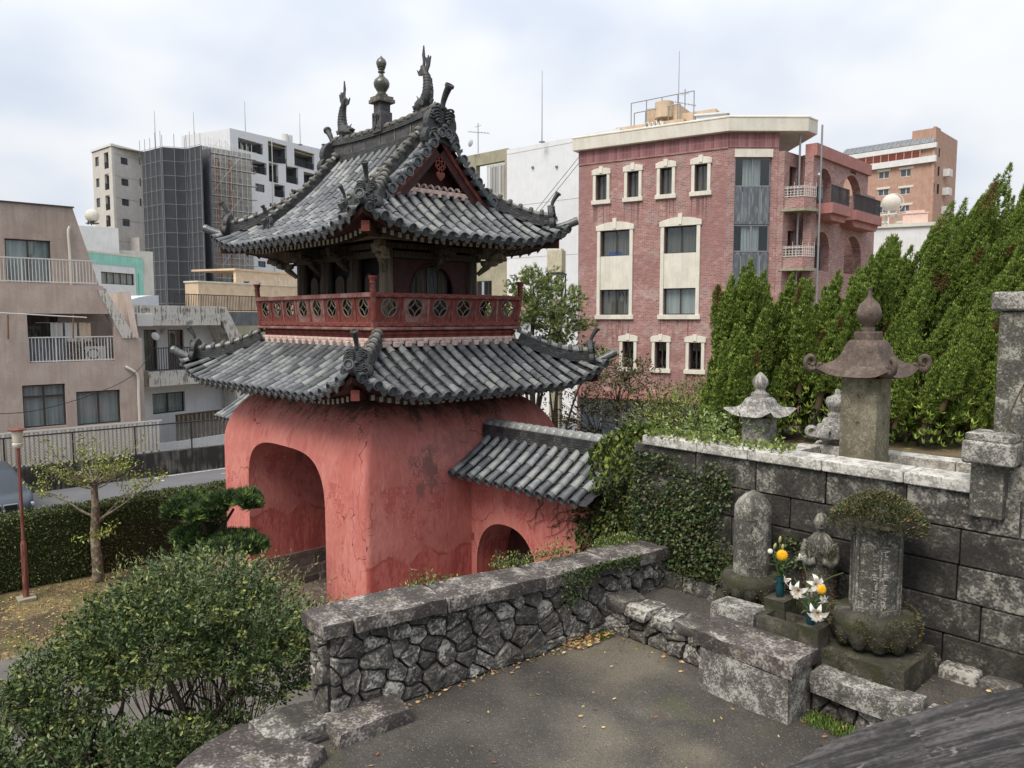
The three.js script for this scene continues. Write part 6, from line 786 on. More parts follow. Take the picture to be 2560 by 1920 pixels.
  for (let i = 0; i < 1900; i++) { const z = mix(3.4, 4.7, R()), y = R(); it.push({ p: [wallX(z) + 0.27 + rr(0, 0.04) - 10, topY(z) - 0.02 - 0.3 * y * y * vnoise(z * 4, 1, 0, 66) * 1.6 - 3.25, z - 5], n: V(rr(0, 1), rr(-0.7, 0.5), rr(-0.7, 0.7)).normalize(), s: rr(0.025, 0.05), c: pick(cols) }); }
  foliage(c, 'leaves', leafGeo, M.leaf, it);
  // moss and small leaves over the grave cap, lotus bases and figure
  it = []; R = rngOf(405); const g = thing('moss_growth', 'shaggy mat of moss and small red-green leaves on the tall gravestone cap', 'moss', [13.56, 4.2, 3.2]);
  for (let i = 0; i < 7500; i++) { const a = rr(0, 6.28), k = Math.sqrt(R()), rad = 0.43 * k; it.push({ p: [Math.cos(a) * rad, -0.08 + 0.24 * (1 - k ** 1.7) + 0.06 * n3(Math.cos(a) * k * 5, 1, Math.sin(a) * k * 5, 3) + (k > 0.93 ? -0.12 * R() : 0), Math.sin(a) * rad], n: V(Math.cos(a) * k + rr(-0.6, 0.6), 0.6 + rr(-0.5, 0.5), Math.sin(a) * k + rr(-0.6, 0.6)).normalize(), s: rr(0.02, 0.042), c: pick(R() < 0.13 ? [C(0x7d5d48), C(0x8a6f58)] : R() < 0.45 ? [C(0x626a40), C(0x565e38)] : [C(0x464d30), C(0x3c4328)]) }); }
  foliage(g, 'leaves', leafGeo, M.leaf, it);
  it = []; const f = thing('moss_growth', 'moss and creeping leaves over the small figure and its pedestal', 'moss', [12.86, 2.6, 2.9]);
  for (let i = 0; i < 2600; i++) { const a = rr(0, 6.28), y = 0.2 + 0.85 * R(), rad = 0.155 + (y < 0.45 ? 0.06 : 0); if (y > 0.5 && y < 0.8 && R() < 0.2) continue; it.push({ p: [Math.cos(a) * rad, y, Math.sin(a) * rad * 0.85], n: V(Math.cos(a) + rr(-0.6, 0.6), rr(-0.2, 0.9), Math.sin(a) + rr(-0.6, 0.6)).normalize(), s: rr(0.018, 0.035), c: pick(y < 0.75 && y > 0.45 ? [C(0x5a4030), C(0x4a3528), C(0x6b5038)] : [C(0x3c4424), C(0x4c5530), C(0x595a30)]) }); }
  foliage(f, 'leaves', leafGeo, M.leaf, it);
  it = []; const l = thing('moss_growth', 'ragged moss on the two lotus bases and the trough', 'moss', [12.9, 2.6, 3.2]);
  for (const [cx, cz, r, y0, y1, n] of [[13.56, 3.2, 0.42, 0.3, 0.62, 3600], [12.12, 3.02, 0.35, 0.3, 0.5, 1500], [13.56, 3.26, 0.46, 0.0, 0.28, 1600]]) for (let i = 0; i < n; i++) { const a = rr(0, 6.28), t = R(), y = mix(y0, y1, t), rad = r * (0.86 + 0.16 * Math.sin(t * Math.PI)) * (r > 0.455 && r < 0.465 ? 1 / Math.max(Math.abs(Math.cos(a)), Math.abs(Math.sin(a))) * 0.97 : 1); if (vnoise(a * 3, y * 8, 0, 71) < 0.4) continue; it.push({ p: [cx - 12.9 + Math.cos(a) * rad, y, cz - 3.2 + Math.sin(a) * rad], n: V(Math.cos(a) + rr(-0.7, 0.7), rr(-0.3, 0.9), Math.sin(a) + rr(-0.7, 0.7)).normalize(), s: rr(0.015, 0.03), c: pick([C(0x4a4a2a), C(0x3b3f22), C(0x5b5434), C(0x6b5d42)]) }); }
  foliage(l, 'leaves', leafGeo, M.leaf, it);
}
// ---- fallen leaves
{
  R = rngOf(501); const tan = [C(0xa9865a), C(0xc7a878), C(0x8d5f3a), C(0xb7a56a)], it = []; const im = (x, y, z, s) => it.push({ p: [x, y + 0.006 + R() * 0.02, z], n: V(rr(-1, 1), rr(-0.1, 0.35), rr(-1, 1)).normalize(), s, c: pick(tan), t: rr(-0.5, 0.5) });
  for (let i = 0; i < 130; i++) { const z = rr(3.95, 7.6); im(10.42 + 0.085 * (7.42 - z) + Math.abs(rr(-0.16, 0.16)) * R(), 2.25, z, rr(0.03, 0.06)); } for (let i = 0; i < 80; i++) im(rr(10.7, 14.2), 2.25, 3.86 + R() * R() * 0.3, rr(0.03, 0.06)); for (let i = 0; i < 130; i++) im(rr(10.6, 14.2), 2.25, rr(4.1, 9), rr(0.03, 0.06)); for (let i = 0; i < 260; i++) im(10.62 + rr(-0.18, 0.22), 2.25 + rr(0, 0.05), 4.25 + rr(-0.3, 0.3), rr(0.04, 0.07)); for (let i = 0; i < 40; i++) im(rr(10.6, 14.5), 2.58, rr(2.8, 3.7), rr(0.03, 0.06)); for (let i = 0; i < 2600; i++) im(rr(-6.4, 0.5), -1.09, rr(4.6, 10), rr(0.04, 0.08));
  const f = foliage(scene, 'fallen_leaves', leafGeo, M.leaf, it); tag(f, 'dry tan leaves scattered on the terrace and lawn', 'fallen leaves', null, 'stuff');
  const gr = []; for (let i = 0; i < 2600; i++) { const k = Math.floor(R() * 3), [cx, cz, sp] = [[13.55, 3.98, 0.25], [10.35, 7.9, 0.35], [10.6, 4.0, 0.25]][k]; gr.push({ p: [cx + rr(-sp, sp), 2.25, cz + rr(-0.12, 0.14)], n: V(rr(-0.6, 0.6), 1, rr(-0.6, 0.6)).normalize(), s: rr(0.02, 0.07), c: pick([C(0x55702e), C(0x6f8038), C(0x45602a)]), w: 0.4 }); } for (let i = 0; i < 5000; i++) { gr.push({ p: [rr(-6.5, -2), -1.1, rr(3, 10)], n: V(rr(-0.6, 0.6), 1, rr(-0.6, 0.6)).normalize(), s: rr(0.03, 0.09), c: pick([C(0x6b6c34), C(0x55602e), C(0x857a44)]), w: 0.4 }); }
  tag(foliage(scene, 'weeds', leafGeo, M.leaf, gr), 'thin grass and weeds along the kerbs and lawn', 'weeds', null, 'stuff');
}
// ---------------------------------------------------------------- buildings
const BD = { // facades in metres: o = left foot (x, z), yaw, L = length; w windows, b open balconies as [u0, u1, y0, y1]
  greyL: {o: [-102.52, -19.33], yaw: 0.1314, L: 6.24, w: [[0.92, 2.12, 27.03, 28.27], [0.92, 2.04, 24.2, 25.38], [0.75, 1.97, 21.48, 22.71]], b: [[3.86, 5.22, 26.33, 28.48], [3.77, 5.14, 23.52, 25.63], [3.73, 5.12, 20.8, 22.8], [3.62, 5.02, 18.59, 20.14]], top: 29.22},
  greyR: {o: [-96.33, -20.15], yaw: 2.0607, L: 5.3, w: [[1.47, 2.66, 27.03, 27.95], [1.43, 2.65, 24.18, 25.12], [1.38, 2.6, 21.48, 22.41], [1.33, 2.59, 18.72, 19.7], [4.64, 5.02, 27.5, 28.55], [4.58, 4.92, 24.57, 25.65], [4.48, 4.87, 21.81, 22.86]], top: 29.22},
  netA: {o: [-88.32, -21.48], yaw: 0.1841, L: 5.0, top: 27.34, tube: 28.91},
  netB: {o: [-83.4, -22.39], yaw: 1.2006, L: 2.74, top: 27.25},
  netC: {o: [-82.41, -24.95], yaw: 0.2005, L: 3.41, top: 27.26},
  scaf: {o: [-83.01, -27.25], yaw: 1.6776, L: 6.65, band: [[1.49, 1.89, 9.96, 26.79], [3.39, 3.76, 10.01, 26.8]], top: 28.61},
  white: {o: [-84.59, -31.45], yaw: 1.9433, L: 21.15, b: [[1.43, 5.97, 28.8, 30.29], [6.98, 10.74, 28.16, 31.05], [12.26, 16.67, 28.52, 31.45], [3.42, 6.61, 26.12, 27.79], [6.99, 8.87, 25.38, 28.02], [10.43, 13.03, 25.81, 28.38], [7.97, 10.15, 23.44, 25.25]], w: [[4.33, 6.08, 23.66, 24.73], [4.44, 5.9, 13.26, 14.11]], top: 30.44},
  mint: {o: [-50.16, -5.36], yaw: 2.1609, L: 6.17, w: [[1.43, 5.15, 8.87, 9.83], [2.42, 5.12, 7.08, 7.82]], band: [[0.02, 6.08, 10.42, 11.29]], bandR: [[5.33, 5.83, 6.4, 10.61]], top: 11.19},
  slabhouse: {o: [-61.6, -7.69], yaw: 1.5259, L: 3.11, top: 14.57},
  peach: {o: [-61.9, -22.14], yaw: 1.977, L: 10.96, w: [[1.11, 1.97, 9.17, 10.05], [3.33, 3.73, 9.42, 9.96], [4.53, 5.12, 9.41, 9.89]], top: 11.19},
  peachlow: {o: [-60.23, -18.05], yaw: 1.8763, L: 13.84, top: 9.75},
  terr: {o: [-30.03, -5.08], yaw: 1.9661, L: 7.71, rail: [[0.07, 6.85, 6.53, 7.57]], top: 6.53},
  wh1: {o: [-19.14, 0.8], yaw: 1.9609, L: 3.31, top: 6.55, slabb: 5.78, bal: 3.72, balb: 3.04, floor: 3.78, railtop: 4.78},
  wh2: {o: [-20.7, -0.46], yaw: 1.8299, L: 4.15, w: [[0.28, 1.96, 1.59, 2.56]], door: [[-0.02, 0.63, 3.67, 5.55], [1.18, 2.02, 3.59, 5.54]], fence: [[0.62, 3.87, 0.38, 1.63]], top: 5.8, mid: 2.8},
  bigw: {o: [-20.89, -23.16], yaw: 0.1165, L: 6.13, top: 17.06},
  conc: {o: [-24.66, -22.75], yaw: 0.1087, L: 3.8, b: [[1.0, 3.8, 14.35, 16.34]], low: [[1.13, 2.42, 7.57, 8.6]], top: 17.21, midb: 13.23, bb: 9.11},
  farL: {o: [-45.62, -125.53], yaw: 0.032, L: 15.41, w: [[6.7, 8.5, 29.94, 31.14], [10.22, 12.19, 29.81, 31.07], [6.74, 8.53, 27.05, 28.16], [10.27, 12.23, 26.89, 27.98]], c: [[0.06, 15.68, 33.89, 34.52], [2.96, 15.76, 31.62, 32.47]], pan: [[2.22, 13.35, 32.53, 33.8]], b: [[14.25, 15.53, 32.75, 33.98], [14.3, 15.59, 29.73, 31.04], [14.35, 15.64, 26.79, 28.18]], top: 34.8, roof: 35.58},
  farR: {o: [-30.23, -126.02], yaw: 1.6248, L: 9.78, w: [], top: 35.98},
  dish: {o: [-6.8, -46.6], yaw: 0.3451, L: 4.31, top: 12.66},
};
const plain = (a, b, s, size = 3, o = {}) => mat({ map: tex(256, size, (u, v) => { const c = fbm(u * 6, v * 6, 6, 4, s), st = fbm(u * 40, v * 3, 0, 3, s + 4), f = fbm(u * 90, v * 90, 90, 2, s + 7); return mix3(hx(a), hx(b), sstep(0.25, 0.75, c * 0.45 + st * 0.3 + f * 0.25)); }), bumpMap: bumpFine, bumpScale: 0.004, roughness: 0.9, ...o });
M.beige = plain(0xa39389, 0xb9aaa0, 1001); M.beigeTop = plain(0x96877e, 0xada095, 1004); M.bGrey = plain(0xb3b0ab, 0xc4c1bc, 1011); M.bWhite = plain(0xcbccce, 0xdadbdd, 1021); M.bCool = plain(0xcdd1d6, 0xd8dbe0, 1031); M.bConc = plain(0x86826f, 0xa09c8a, 1041); M.bPeach = plain(0xc2aa90, 0xd8c3aa, 1051); M.bMint = plain(0x86c0b2, 0x9ccfc2, 1055); M.bCream = plain(0xc3c0b6, 0xd6d3c9, 1061); M.trim = plain(0xc6c3b8, 0xdbd8cd, 1065, 2); M.pink = plain(0x9c6a66, 0xaf807b, 1071); M.bTan = plain(0xb59f86, 0xc8b49c, 1075); M.bTerra = plain(0xa08070, 0xb59687, 1081); M.stained = mat({ map: tex(512, [2, 1.2], (u, v) => { const d = fbm(u * 40, v * 3, 0, 4, 1091), c = fbm(u * 8, v * 8, 8, 4, 1095); return mix3(hx(0xc4c0b9), hx(0x6d6862), sstep(0.48, 0.7, d * 0.65 + c * 0.35)); }), roughness: 0.92 });
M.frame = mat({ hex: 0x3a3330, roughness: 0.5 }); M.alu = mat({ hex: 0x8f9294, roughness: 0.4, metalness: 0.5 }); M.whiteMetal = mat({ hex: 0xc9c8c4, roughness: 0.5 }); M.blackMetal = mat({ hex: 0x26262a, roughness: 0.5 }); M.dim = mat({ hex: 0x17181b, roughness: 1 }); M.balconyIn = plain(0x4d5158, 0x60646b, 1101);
M.glass = new THREE.MeshPhysicalMaterial({ color: 0xe8eef0, transmission: 1, thickness: 0, roughness: 0.02, ior: 1.5 });
M.farGlass = mat({ hex: 0x4a5157, roughness: 0.12 }); M.curtain = mat({ map: tex(128, [0.6, 2], (u, v) => mix3(hx(0xa9a79f), hx(0xcfcec8), vnoise(u * 9, v, 9, 1111))), roughness: 0.95 }); M.curtainDark = mat({ map: tex(128, [0.6, 2], (u, v) => mix3(hx(0x6d665c), hx(0x8f877b), vnoise(u * 9, v, 9, 1115))), roughness: 0.95 });
M.zinc = mat({ map: tex(256, 1.5, (u, v) => mix3(hx(0x5d6268), hx(0x80858a), sstep(0.3, 0.7, fbm(u * 20, v * 3, 0, 4, 1121)))), roughness: 0.5, metalness: 0.4 });
{ // brick: about 210 x 65 mm with pale joints, too fine here to be cut singly
  const cw = 12, ch = 24, fn = (u, v) => { const row = Math.floor(v * ch), fu = u * cw + (row % 2) * 0.5, col = Math.floor(fu) % cw, x = fu - Math.floor(fu), y = v * ch - row; const edge = Math.min(x / 0.055, (1 - x) / 0.055, y / 0.16, (1 - y) / 0.16), h = hash2(col, row, 3), g = fbm(u * 60, v * 60, 60, 2, 1131), big = fbm(u * 4, v * 4, 4, 4, 1135); let k = mix3(mix3(hx(0x865a58), hx(0xab7f7c), h), hx(0x978481), sstep(0.45, 0.75, big) * 0.7); k = mix3(k, hx(0xbfaba5), sstep(0.6, 0.8, fbm(u * 9, v * 9, 9, 4, 1139)) * 0.55); k = mix3(k, hx(0x4f2b2a), (g - 0.5) * 0.5 + (h > 0.85 ? 0.35 : 0)); return edge < 1 ? mix3(hx(0xa7958e), k, sstep(0.5, 1, edge)) : k; };
  M.brick = mat({ map: tex([1024, 768], [2.64, 1.8], fn), roughness: 0.9 });
  // the front has its own sheet (7.6 x 15.6 m): patches of re-laid brick, lime bloom, and runs below the sills
  const runs = [[1.27, 11.7, 0.4], [2.95, 11.7, 0.4], [4.62, 11.7, 0.4], [6.31, 11.7, 0.4], [2.04, 6.0, 1.0], [5.38, 6.0, 1.0], [2.81, 3.4, 0.4], [4.5, 3.4, 0.4], [6.2, 3.4, 0.4]];
  M.brickFront = mat({ map: tex([1024, 2048], [7.6, 15.6], (u, v) => { const X = u * 7.6, Y = v * 15.6; let k = fn((X / 2.64) % 1, (Y / 1.8) % 1); const big = fbm(X * 0.5, Y * 0.5, 0, 5, 1251), fine = fbm(X * 7, Y * 9, 0, 3, 1255); k = mix3(k, mix3(k, hx(0x86605e), 0.45), sstep(0.5, 0.65, big)); k = mix3(k, hx(0xc2b2ad), sstep(0.6, 0.75, fbm(X * 0.9 + 5, Y * 1.3, 0, 4, 1259) * 0.7 + fine * 0.3) * 0.4); for (const [rx, ry, hw] of runs) { const d = ry - Y; if (d > 0 && d < 2 && Math.abs(X - rx) < hw + 0.2) { const st = vnoise(X * 16, Y * 0.8, 0, 1263); k = mix3(k, hx(0x5a4340), sstep(0.5, 0.85, st) * sstep(2, 0.2, d * (0.7 + 0.8 * vnoise(X * 9, 1, 0, 1267))) * 0.55 * sstep(hw + 0.15, hw, Math.abs(X - rx))); } } return k; }), roughness: 0.9 });
  M.soldier = mat({ map: tex([512, 256], [1.2, 0.3], (u, v) => { const n = 16, x = u * n - Math.floor(u * n), h = hash2(Math.floor(u * n), 1, 9), e = Math.min(x / 0.12, (1 - x) / 0.12, v / 0.06, (1 - v) / 0.06); const k = mix3(hx(0x74494e), hx(0x9a6c70), h); return e < 1 ? mix3(hx(0x96827d), k, e) : mix3(k, hx(0xa58d8a), sstep(0.6, 0.8, fbm(u * 12, v * 4, 0, 3, 1145)) * 0.5); }), roughness: 0.9 });
}
function rectHole(u0, u1, y0, y1, arch) { const p = new THREE.Path(); p.moveTo(u0, y0); p.lineTo(u0, y1 - (arch || 0)); if (arch) for (let i = 1; i < 12; i++) { const a = Math.PI * (1 - i / 12); p.lineTo((u0 + u1) / 2 + Math.cos(a) * (u1 - u0) / 2, y1 - arch + Math.sin(a) * arch); } p.lineTo(u1, y1 - (arch || 0)); p.lineTo(u1, y0); p.lineTo(u0, y0); return p; }
function wall(parent, outline, holes, m, thick = 0.25, w = 0, name = 'wall') { const g = extrude(outline, thick, 0, holes, 8); g.translate(0, 0, w - thick); return part(parent, name, g, m); }
const rectOut = (u0, u1, y0, y1) => [[u0, y0], [u1, y0], [u1, y1], [u0, y1]];
function curtainGeo(w, h) { const n = Math.max(6, Math.round(w / 0.05)), pos = [], idx = [], uv = []; for (let i = 0; i <= n; i++) { const z = 0.025 * Math.sin(i * 1.9) + 0.012 * Math.sin(i * 0.7); for (const y of [0, h]) { pos.push(-w / 2 + w * i / n, y, z); uv.push(w * i / n, y); } } for (let i = 0; i < n; i++) { const a = i * 2; idx.push(a, a + 2, a + 1, a + 1, a + 2, a + 3); } const g = new THREE.BufferGeometry(); g.setAttribute('position', new THREE.Float32BufferAttribute(pos, 3)); g.setAttribute('uv', new THREE.Float32BufferAttribute(uv, 2)); g.setIndex(idx); g.computeVertexNormals(); return g; }
function win(parent, u0, u1, y0, y1, w, o = {}) { // a sash window set in an opening whose outer face lies at w
  const { n = 2, fr = M.frame, t = 0.05, curtain = M.curtainDark, cov = 1, rec = 0.14, far = false, name = 'window', cross } = o, g = group(parent, name, [(u0 + u1) / 2, y0, w - rec]), W = u1 - u0, H = y1 - y0, L = [bx(W, t, 0.06, 0, t / 2, 0), bx(W, t, 0.06, 0, H - t / 2, 0), bx(t, H - 2 * t, 0.06, -W / 2 + t / 2, H / 2, 0), bx(t, H - 2 * t, 0.06, W / 2 - t / 2, H / 2, 0)];
  for (let i = 1; i < n; i++) L.push(bx(t * 1.2, H - 2 * t, 0.05, -W / 2 + W * i / n, H / 2, 0.004)); if (cross) L.push(bx(W - 2 * t, t * 1.4, 0.055, 0, H * cross, 0.002));
  part(g, 'frame', merge(L), fr);
  for (let i = 0; i < n; i++) part(g, 'pane', bx(W / n - t, H - 2 * t, 0.008, -W / 2 + W * (i + 0.5) / n, H / 2, i % 2 ? 0.012 : -0.012), far ? M.farGlass : M.glass);
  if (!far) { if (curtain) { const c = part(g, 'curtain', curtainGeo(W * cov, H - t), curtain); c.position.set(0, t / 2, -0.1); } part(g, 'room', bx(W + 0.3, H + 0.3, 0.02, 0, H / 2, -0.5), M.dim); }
  return g;
}
const facade = (parent, b, yaw, o) => { const g = new THREE.Object3D(); g.position.set(o[0], 0, o[1]); g.rotation.y = yaw; return g; };
function bars(u0, u1, y0, y1, step, r = 0.012, rail = 0.03, w = 0) { const L = [bx(u1 - u0, rail, rail * 1.3, (u0 + u1) / 2, y1 - rail / 2, w), bx(u1 - u0, rail, rail, (u0 + u1) / 2, y0 + rail, w)], n = Math.round((u1 - u0) / step); for (let i = 0; i <= n; i++) L.push(bx(i % 8 ? r * 2 : r * 4, y1 - y0, r * 2, u0 + (u1 - u0) * i / n, (y0 + y1) / 2, w)); return merge(L); }
function house(name, label, o, yaw, cat = 'building') { const t = thing(name, label, cat, [o[0], 0, o[1]]); t.rotation.y = yaw; return t; }
// each facade of a building is a group turned its own way; walls are children, windows carry their own pieces
function onFacade(t, o, yaw) { const dx = o[0] - t.position.x, dz = o[1] - t.position.z, c = Math.cos(-t.rotation.y), s = Math.sin(-t.rotation.y); return { add(obj) { obj.applyMatrix4(new THREE.Matrix4().makeRotationY(yaw - t.rotation.y).setPosition(dx * c + dz * s, 0, -dx * s + dz * c)); return obj; } }; }
function withFacade(t, o, yaw, fn) { const before = new Set(t.children), f = onFacade(t, o, yaw); fn(t); for (const ch of t.children) if (!before.has(ch)) f.add(ch); }

// ---- beige apartment house beyond the lane, left
{
  const t = house('apartment_house', 'beige three-storey apartment house with white balcony rails at the left edge', [-17.14, 8], Math.PI / 2);
  wall(t, [[-7, -1], [7.3, -1], [7.3, 5.26], [6.6, 5.3], [5.9, 7.36], [-7, 7.36]], [rectHole(2.96, 4.4, 1.89, 3.53), rectHole(4.77, 6.37, 1.82, 3.17), rectHole(3.24, 6.26, 4.36, 6.25), rectHole(-1.5, 0.2, 1.89, 3.5)], M.beige, 0.3);
  wall(t, [[-7, 3.9], [7.1, 3.9], [6.3, 7.3], [-7, 7.3]], [rectHole(2.85, 4.5, 4.35, 6.2)], M.beige, 0.2, -1.1, 'recessed_wall'); part(t, 'balcony_floor', bxc(2.6, 7.1, 4.2, 4.34, -1.3, -0.01), M.beige); part(t, 'balcony_floor', bxc(-7, 5.85, 7.2, 7.358, -1.3, -0.3), M.beige);
  wall(t, [[-7, 7.36], [6.0, 7.36], [5.15, 10.45], [-7, 10.45]], [rectHole(2.8, 4.32, 7.45, 9.1)], M.beigeTop, 0.25, -0.85, 'upper_wall'); part(t, 'roof_edge', bxc(-7.1, 5.2, 10.45, 10.5, -1.2, -0.78), M.frame);
  part(t, 'side_wall', extrude([[-8, -1], [-0.3, -1], [-0.3, 5.2], [-1.2, 7.2], [-8, 7.2]], 0.25).rotateY(-Math.PI / 2).translate(7.27, 0, 0), M.beige);
  { const f = extrude([[5.7, 7.2], [6.05, 7.1], [7.05, 5.26], [6.55, 5.26]], 0.8, 0.01); f.translate(0, 0, -0.75); part(t, 'sloping_fin', f, M.stained); }
  win(t, 2.96, 4.4, 1.89, 3.53, 0, { curtain: M.curtain, cross: 0.72 }); win(t, 4.77, 6.37, 1.82, 3.17, 0, { curtain: M.curtain }); win(t, 2.85, 4.5, 4.35, 6.2, -1.1, { curtain: M.curtainDark, n: 3, cov: 0.7 }); win(t, 2.8, 4.32, 7.45, 9.1, -0.85, { curtain: M.curtain }); win(t, -1.5, 0.2, 1.89, 3.5, 0, { curtain: M.curtain });
  part(t, 'balcony_railing', bars(3.26, 6.24, 4.37, 5.36, 0.115, 0.012, 0.045, -0.1), M.whiteMetal).userData.kind = 'stuff'; part(t, 'balcony_railing', bars(-6, 5.7, 7.42, 8.36, 0.115, 0.012, 0.045, -0.1), M.whiteMetal).userData.kind = 'stuff';
  part(t, 'drainpipe', tube([[6.6, 4.1, 0.06], [6.95, 3.85, 0.08], [7.05, 3.7, 0.08], [7.05, 2.9, 0.08], [7.05, 1.5, 0.08]], 0.055, 8), M.bCream); part(t, 'drainpipe', tube([[5.0, 9.7, -0.75], [4.95, 9.6, -0.75], [4.95, 8.6, -0.75], [4.95, 7.4, -0.75]], 0.05, 8), M.bCream);
  part(t, 'clothes_pole', rod([1.8, 6.3, 0.3], [5.2, 6.1, 0.3], 0.025), M.whiteMetal); for (const u of [2.6, 4.75]) part(t, 'rusty_post', rod([u, 5.3, 0.05], [u, 6.2, 0.25], 0.03), plain(0x7d5a3c, 0x9a7450, 1151));
  { const n = 12; const pos = []; const s = curtainGeo(1.25, 0.92); const c = part(t, 'grey_sheet', s, M.zinc); c.position.set(3.95, 4.42, -0.2); }
  const b = []; for (const x of [5.0, 5.75]) b.push(new THREE.TorusGeometry(0.28, 0.02, 6, 20).translate(x, 4.66, -0.5)); b.push(rod([5.0, 4.66, -0.5], [5.25, 5.05, -0.5], 0.02), rod([5.25, 5.05, -0.5], [5.65, 5.1, -0.5], 0.02), rod([5.65, 5.2, -0.5], [5.75, 4.66, -0.5], 0.02), rod([5.25, 5.05, -0.5], [5.4, 4.66, -0.5], 0.02), rod([5.4, 4.66, -0.5], [5.65, 5.1, -0.5], 0.02), bx(0.2, 0.05, 0.1, 5.22, 5.2, -0.5, 0.02), rod([5.55, 5.25, -0.6], [5.75, 5.25, -0.35], 0.015));
  const bk = thing('bicycle', 'black bicycle parked behind the beige house balcony rail', 'bicycle', [-17.14, 0, 8]); bk.rotation.y = Math.PI / 2; part(bk, 'frame', merge(b.slice(2)), M.blackMetal); part(bk, 'wheel', b[0], M.blackMetal); part(bk, 'wheel', b[1], M.blackMetal);
  const ac = thing('air_conditioner', 'white air-conditioner unit on the beige house balcony', 'air conditioner', [-17.7, 4.34, 2.35]); part(ac, 'case', bx(0.3, 0.6, 0.75, 0, 0.3, 0, 0.02), M.whiteMetal); part(ac, 'fan_grille', new THREE.TorusGeometry(0.2, 0.02, 5, 18).rotateY(Math.PI / 2).translate(0.155, 0.3, 0.1), M.blackMetal);
}
{ // slack service cables between the houses
  const c = thing('service_cable', 'slack black service cable across the beige house front', 'cable', [-17, 0, 5]); part(c, 'cable', tube([[0.08, 2.7, 3.2], [0.1, 2.55, 1], [0.12, 2.6, -0.5], [0.1, 3.6, -3.6], [0.1, 4.6, -4.6]], 0.014, 5), M.blackMetal);
  const l = thing('washing', 'pale towels hung on the beige house middle balcony', 'laundry', [-17.6, 4.4, 4]); for (let i = 0; i < 3; i++) { const t = part(l, 'towel', curtainGeo(0.42, 0.75), [M.curtain, M.whiteMetal, M.bPeach][i]); t.rotation.y = Math.PI / 2; t.position.set(0, 0.75, -0.3 - i * 0.5); } part(l, 'rail', rod([0, 1.5, 0.4], [0, 1.5, -1.8], 0.018), M.alu);
}
// white slatted fence, dark retaining wall and chain-link fence along the lane
{
  const f = thing('slat_fence', 'white corrugated slat fence at the foot of the beige house', 'fence', [-16.4, 0.55, 5]); R = rngOf(601);
  for (let i = 0; i < 78; i++) part(f, 'slat', bx(0.03, 1.28, 0.085, (i % 2) * 0.015, 0.64, 7.0 - i * 0.15), M.bCream); part(f, 'top_rail', bx(0.07, 0.06, 11.8, 0, 1.3, 1.2), M.whiteMetal); part(f, 'bottom_rail', bx(0.06, 0.06, 11.8, 0, 0.03, 1.2), M.whiteMetal);
  const r = thing('retaining_wall', 'low blackened concrete wall along the far side of the lane', 'wall', [-15.05, -0.2, 0]); part(r, 'wall', bxc(-0.15, 0.12, -0.4, 0.95, -14, 16), mat({ map: tex(512, 3, (u, v) => { const d = fbm(u * 40, v * 4, 0, 4, 1161), c = fbm(u * 6, v * 6, 6, 4, 1165); return mix3(hx(0x2b2a28), hx(0x6b6862), sstep(0.4, 0.75, d * 0.5 + c * 0.5)); }), bumpMap: bumpCoarse, bumpScale: 0.01 }));
  part(scene, numbered('bank_infill'), bxc(-60, -15.2, -1.2, -0.1, -40, 30), M.bConc).userData.kind = 'structure';
  const c = thing('chain_link_fence', 'chain-link fence with dark top rail standing on the blackened wall', 'fence', [-15.0, 0.75, 0]);
  for (let z = -9; z <= 12; z += 2.15) part(c, 'post', rod([0, 0, z], [0, 1.14, z], 0.03, 0.03, 8), M.blackMetal); part(c, 'top_rail', rod([0, 1.12, -13], [0, 1.12, 14], 0.028, 0.028, 8), M.blackMetal);
  const w = []; for (let z = -9; z < 13; z += 0.11) for (const s of [-1, 1]) w.push(rod([0.01 * s, 0.02, z], [0.01 * s, 1.1, z + s * 1.08], 0.006, 0.006, 3)); part(c, 'wire_mesh', merge(w), M.alu).userData.kind = 'stuff';
}
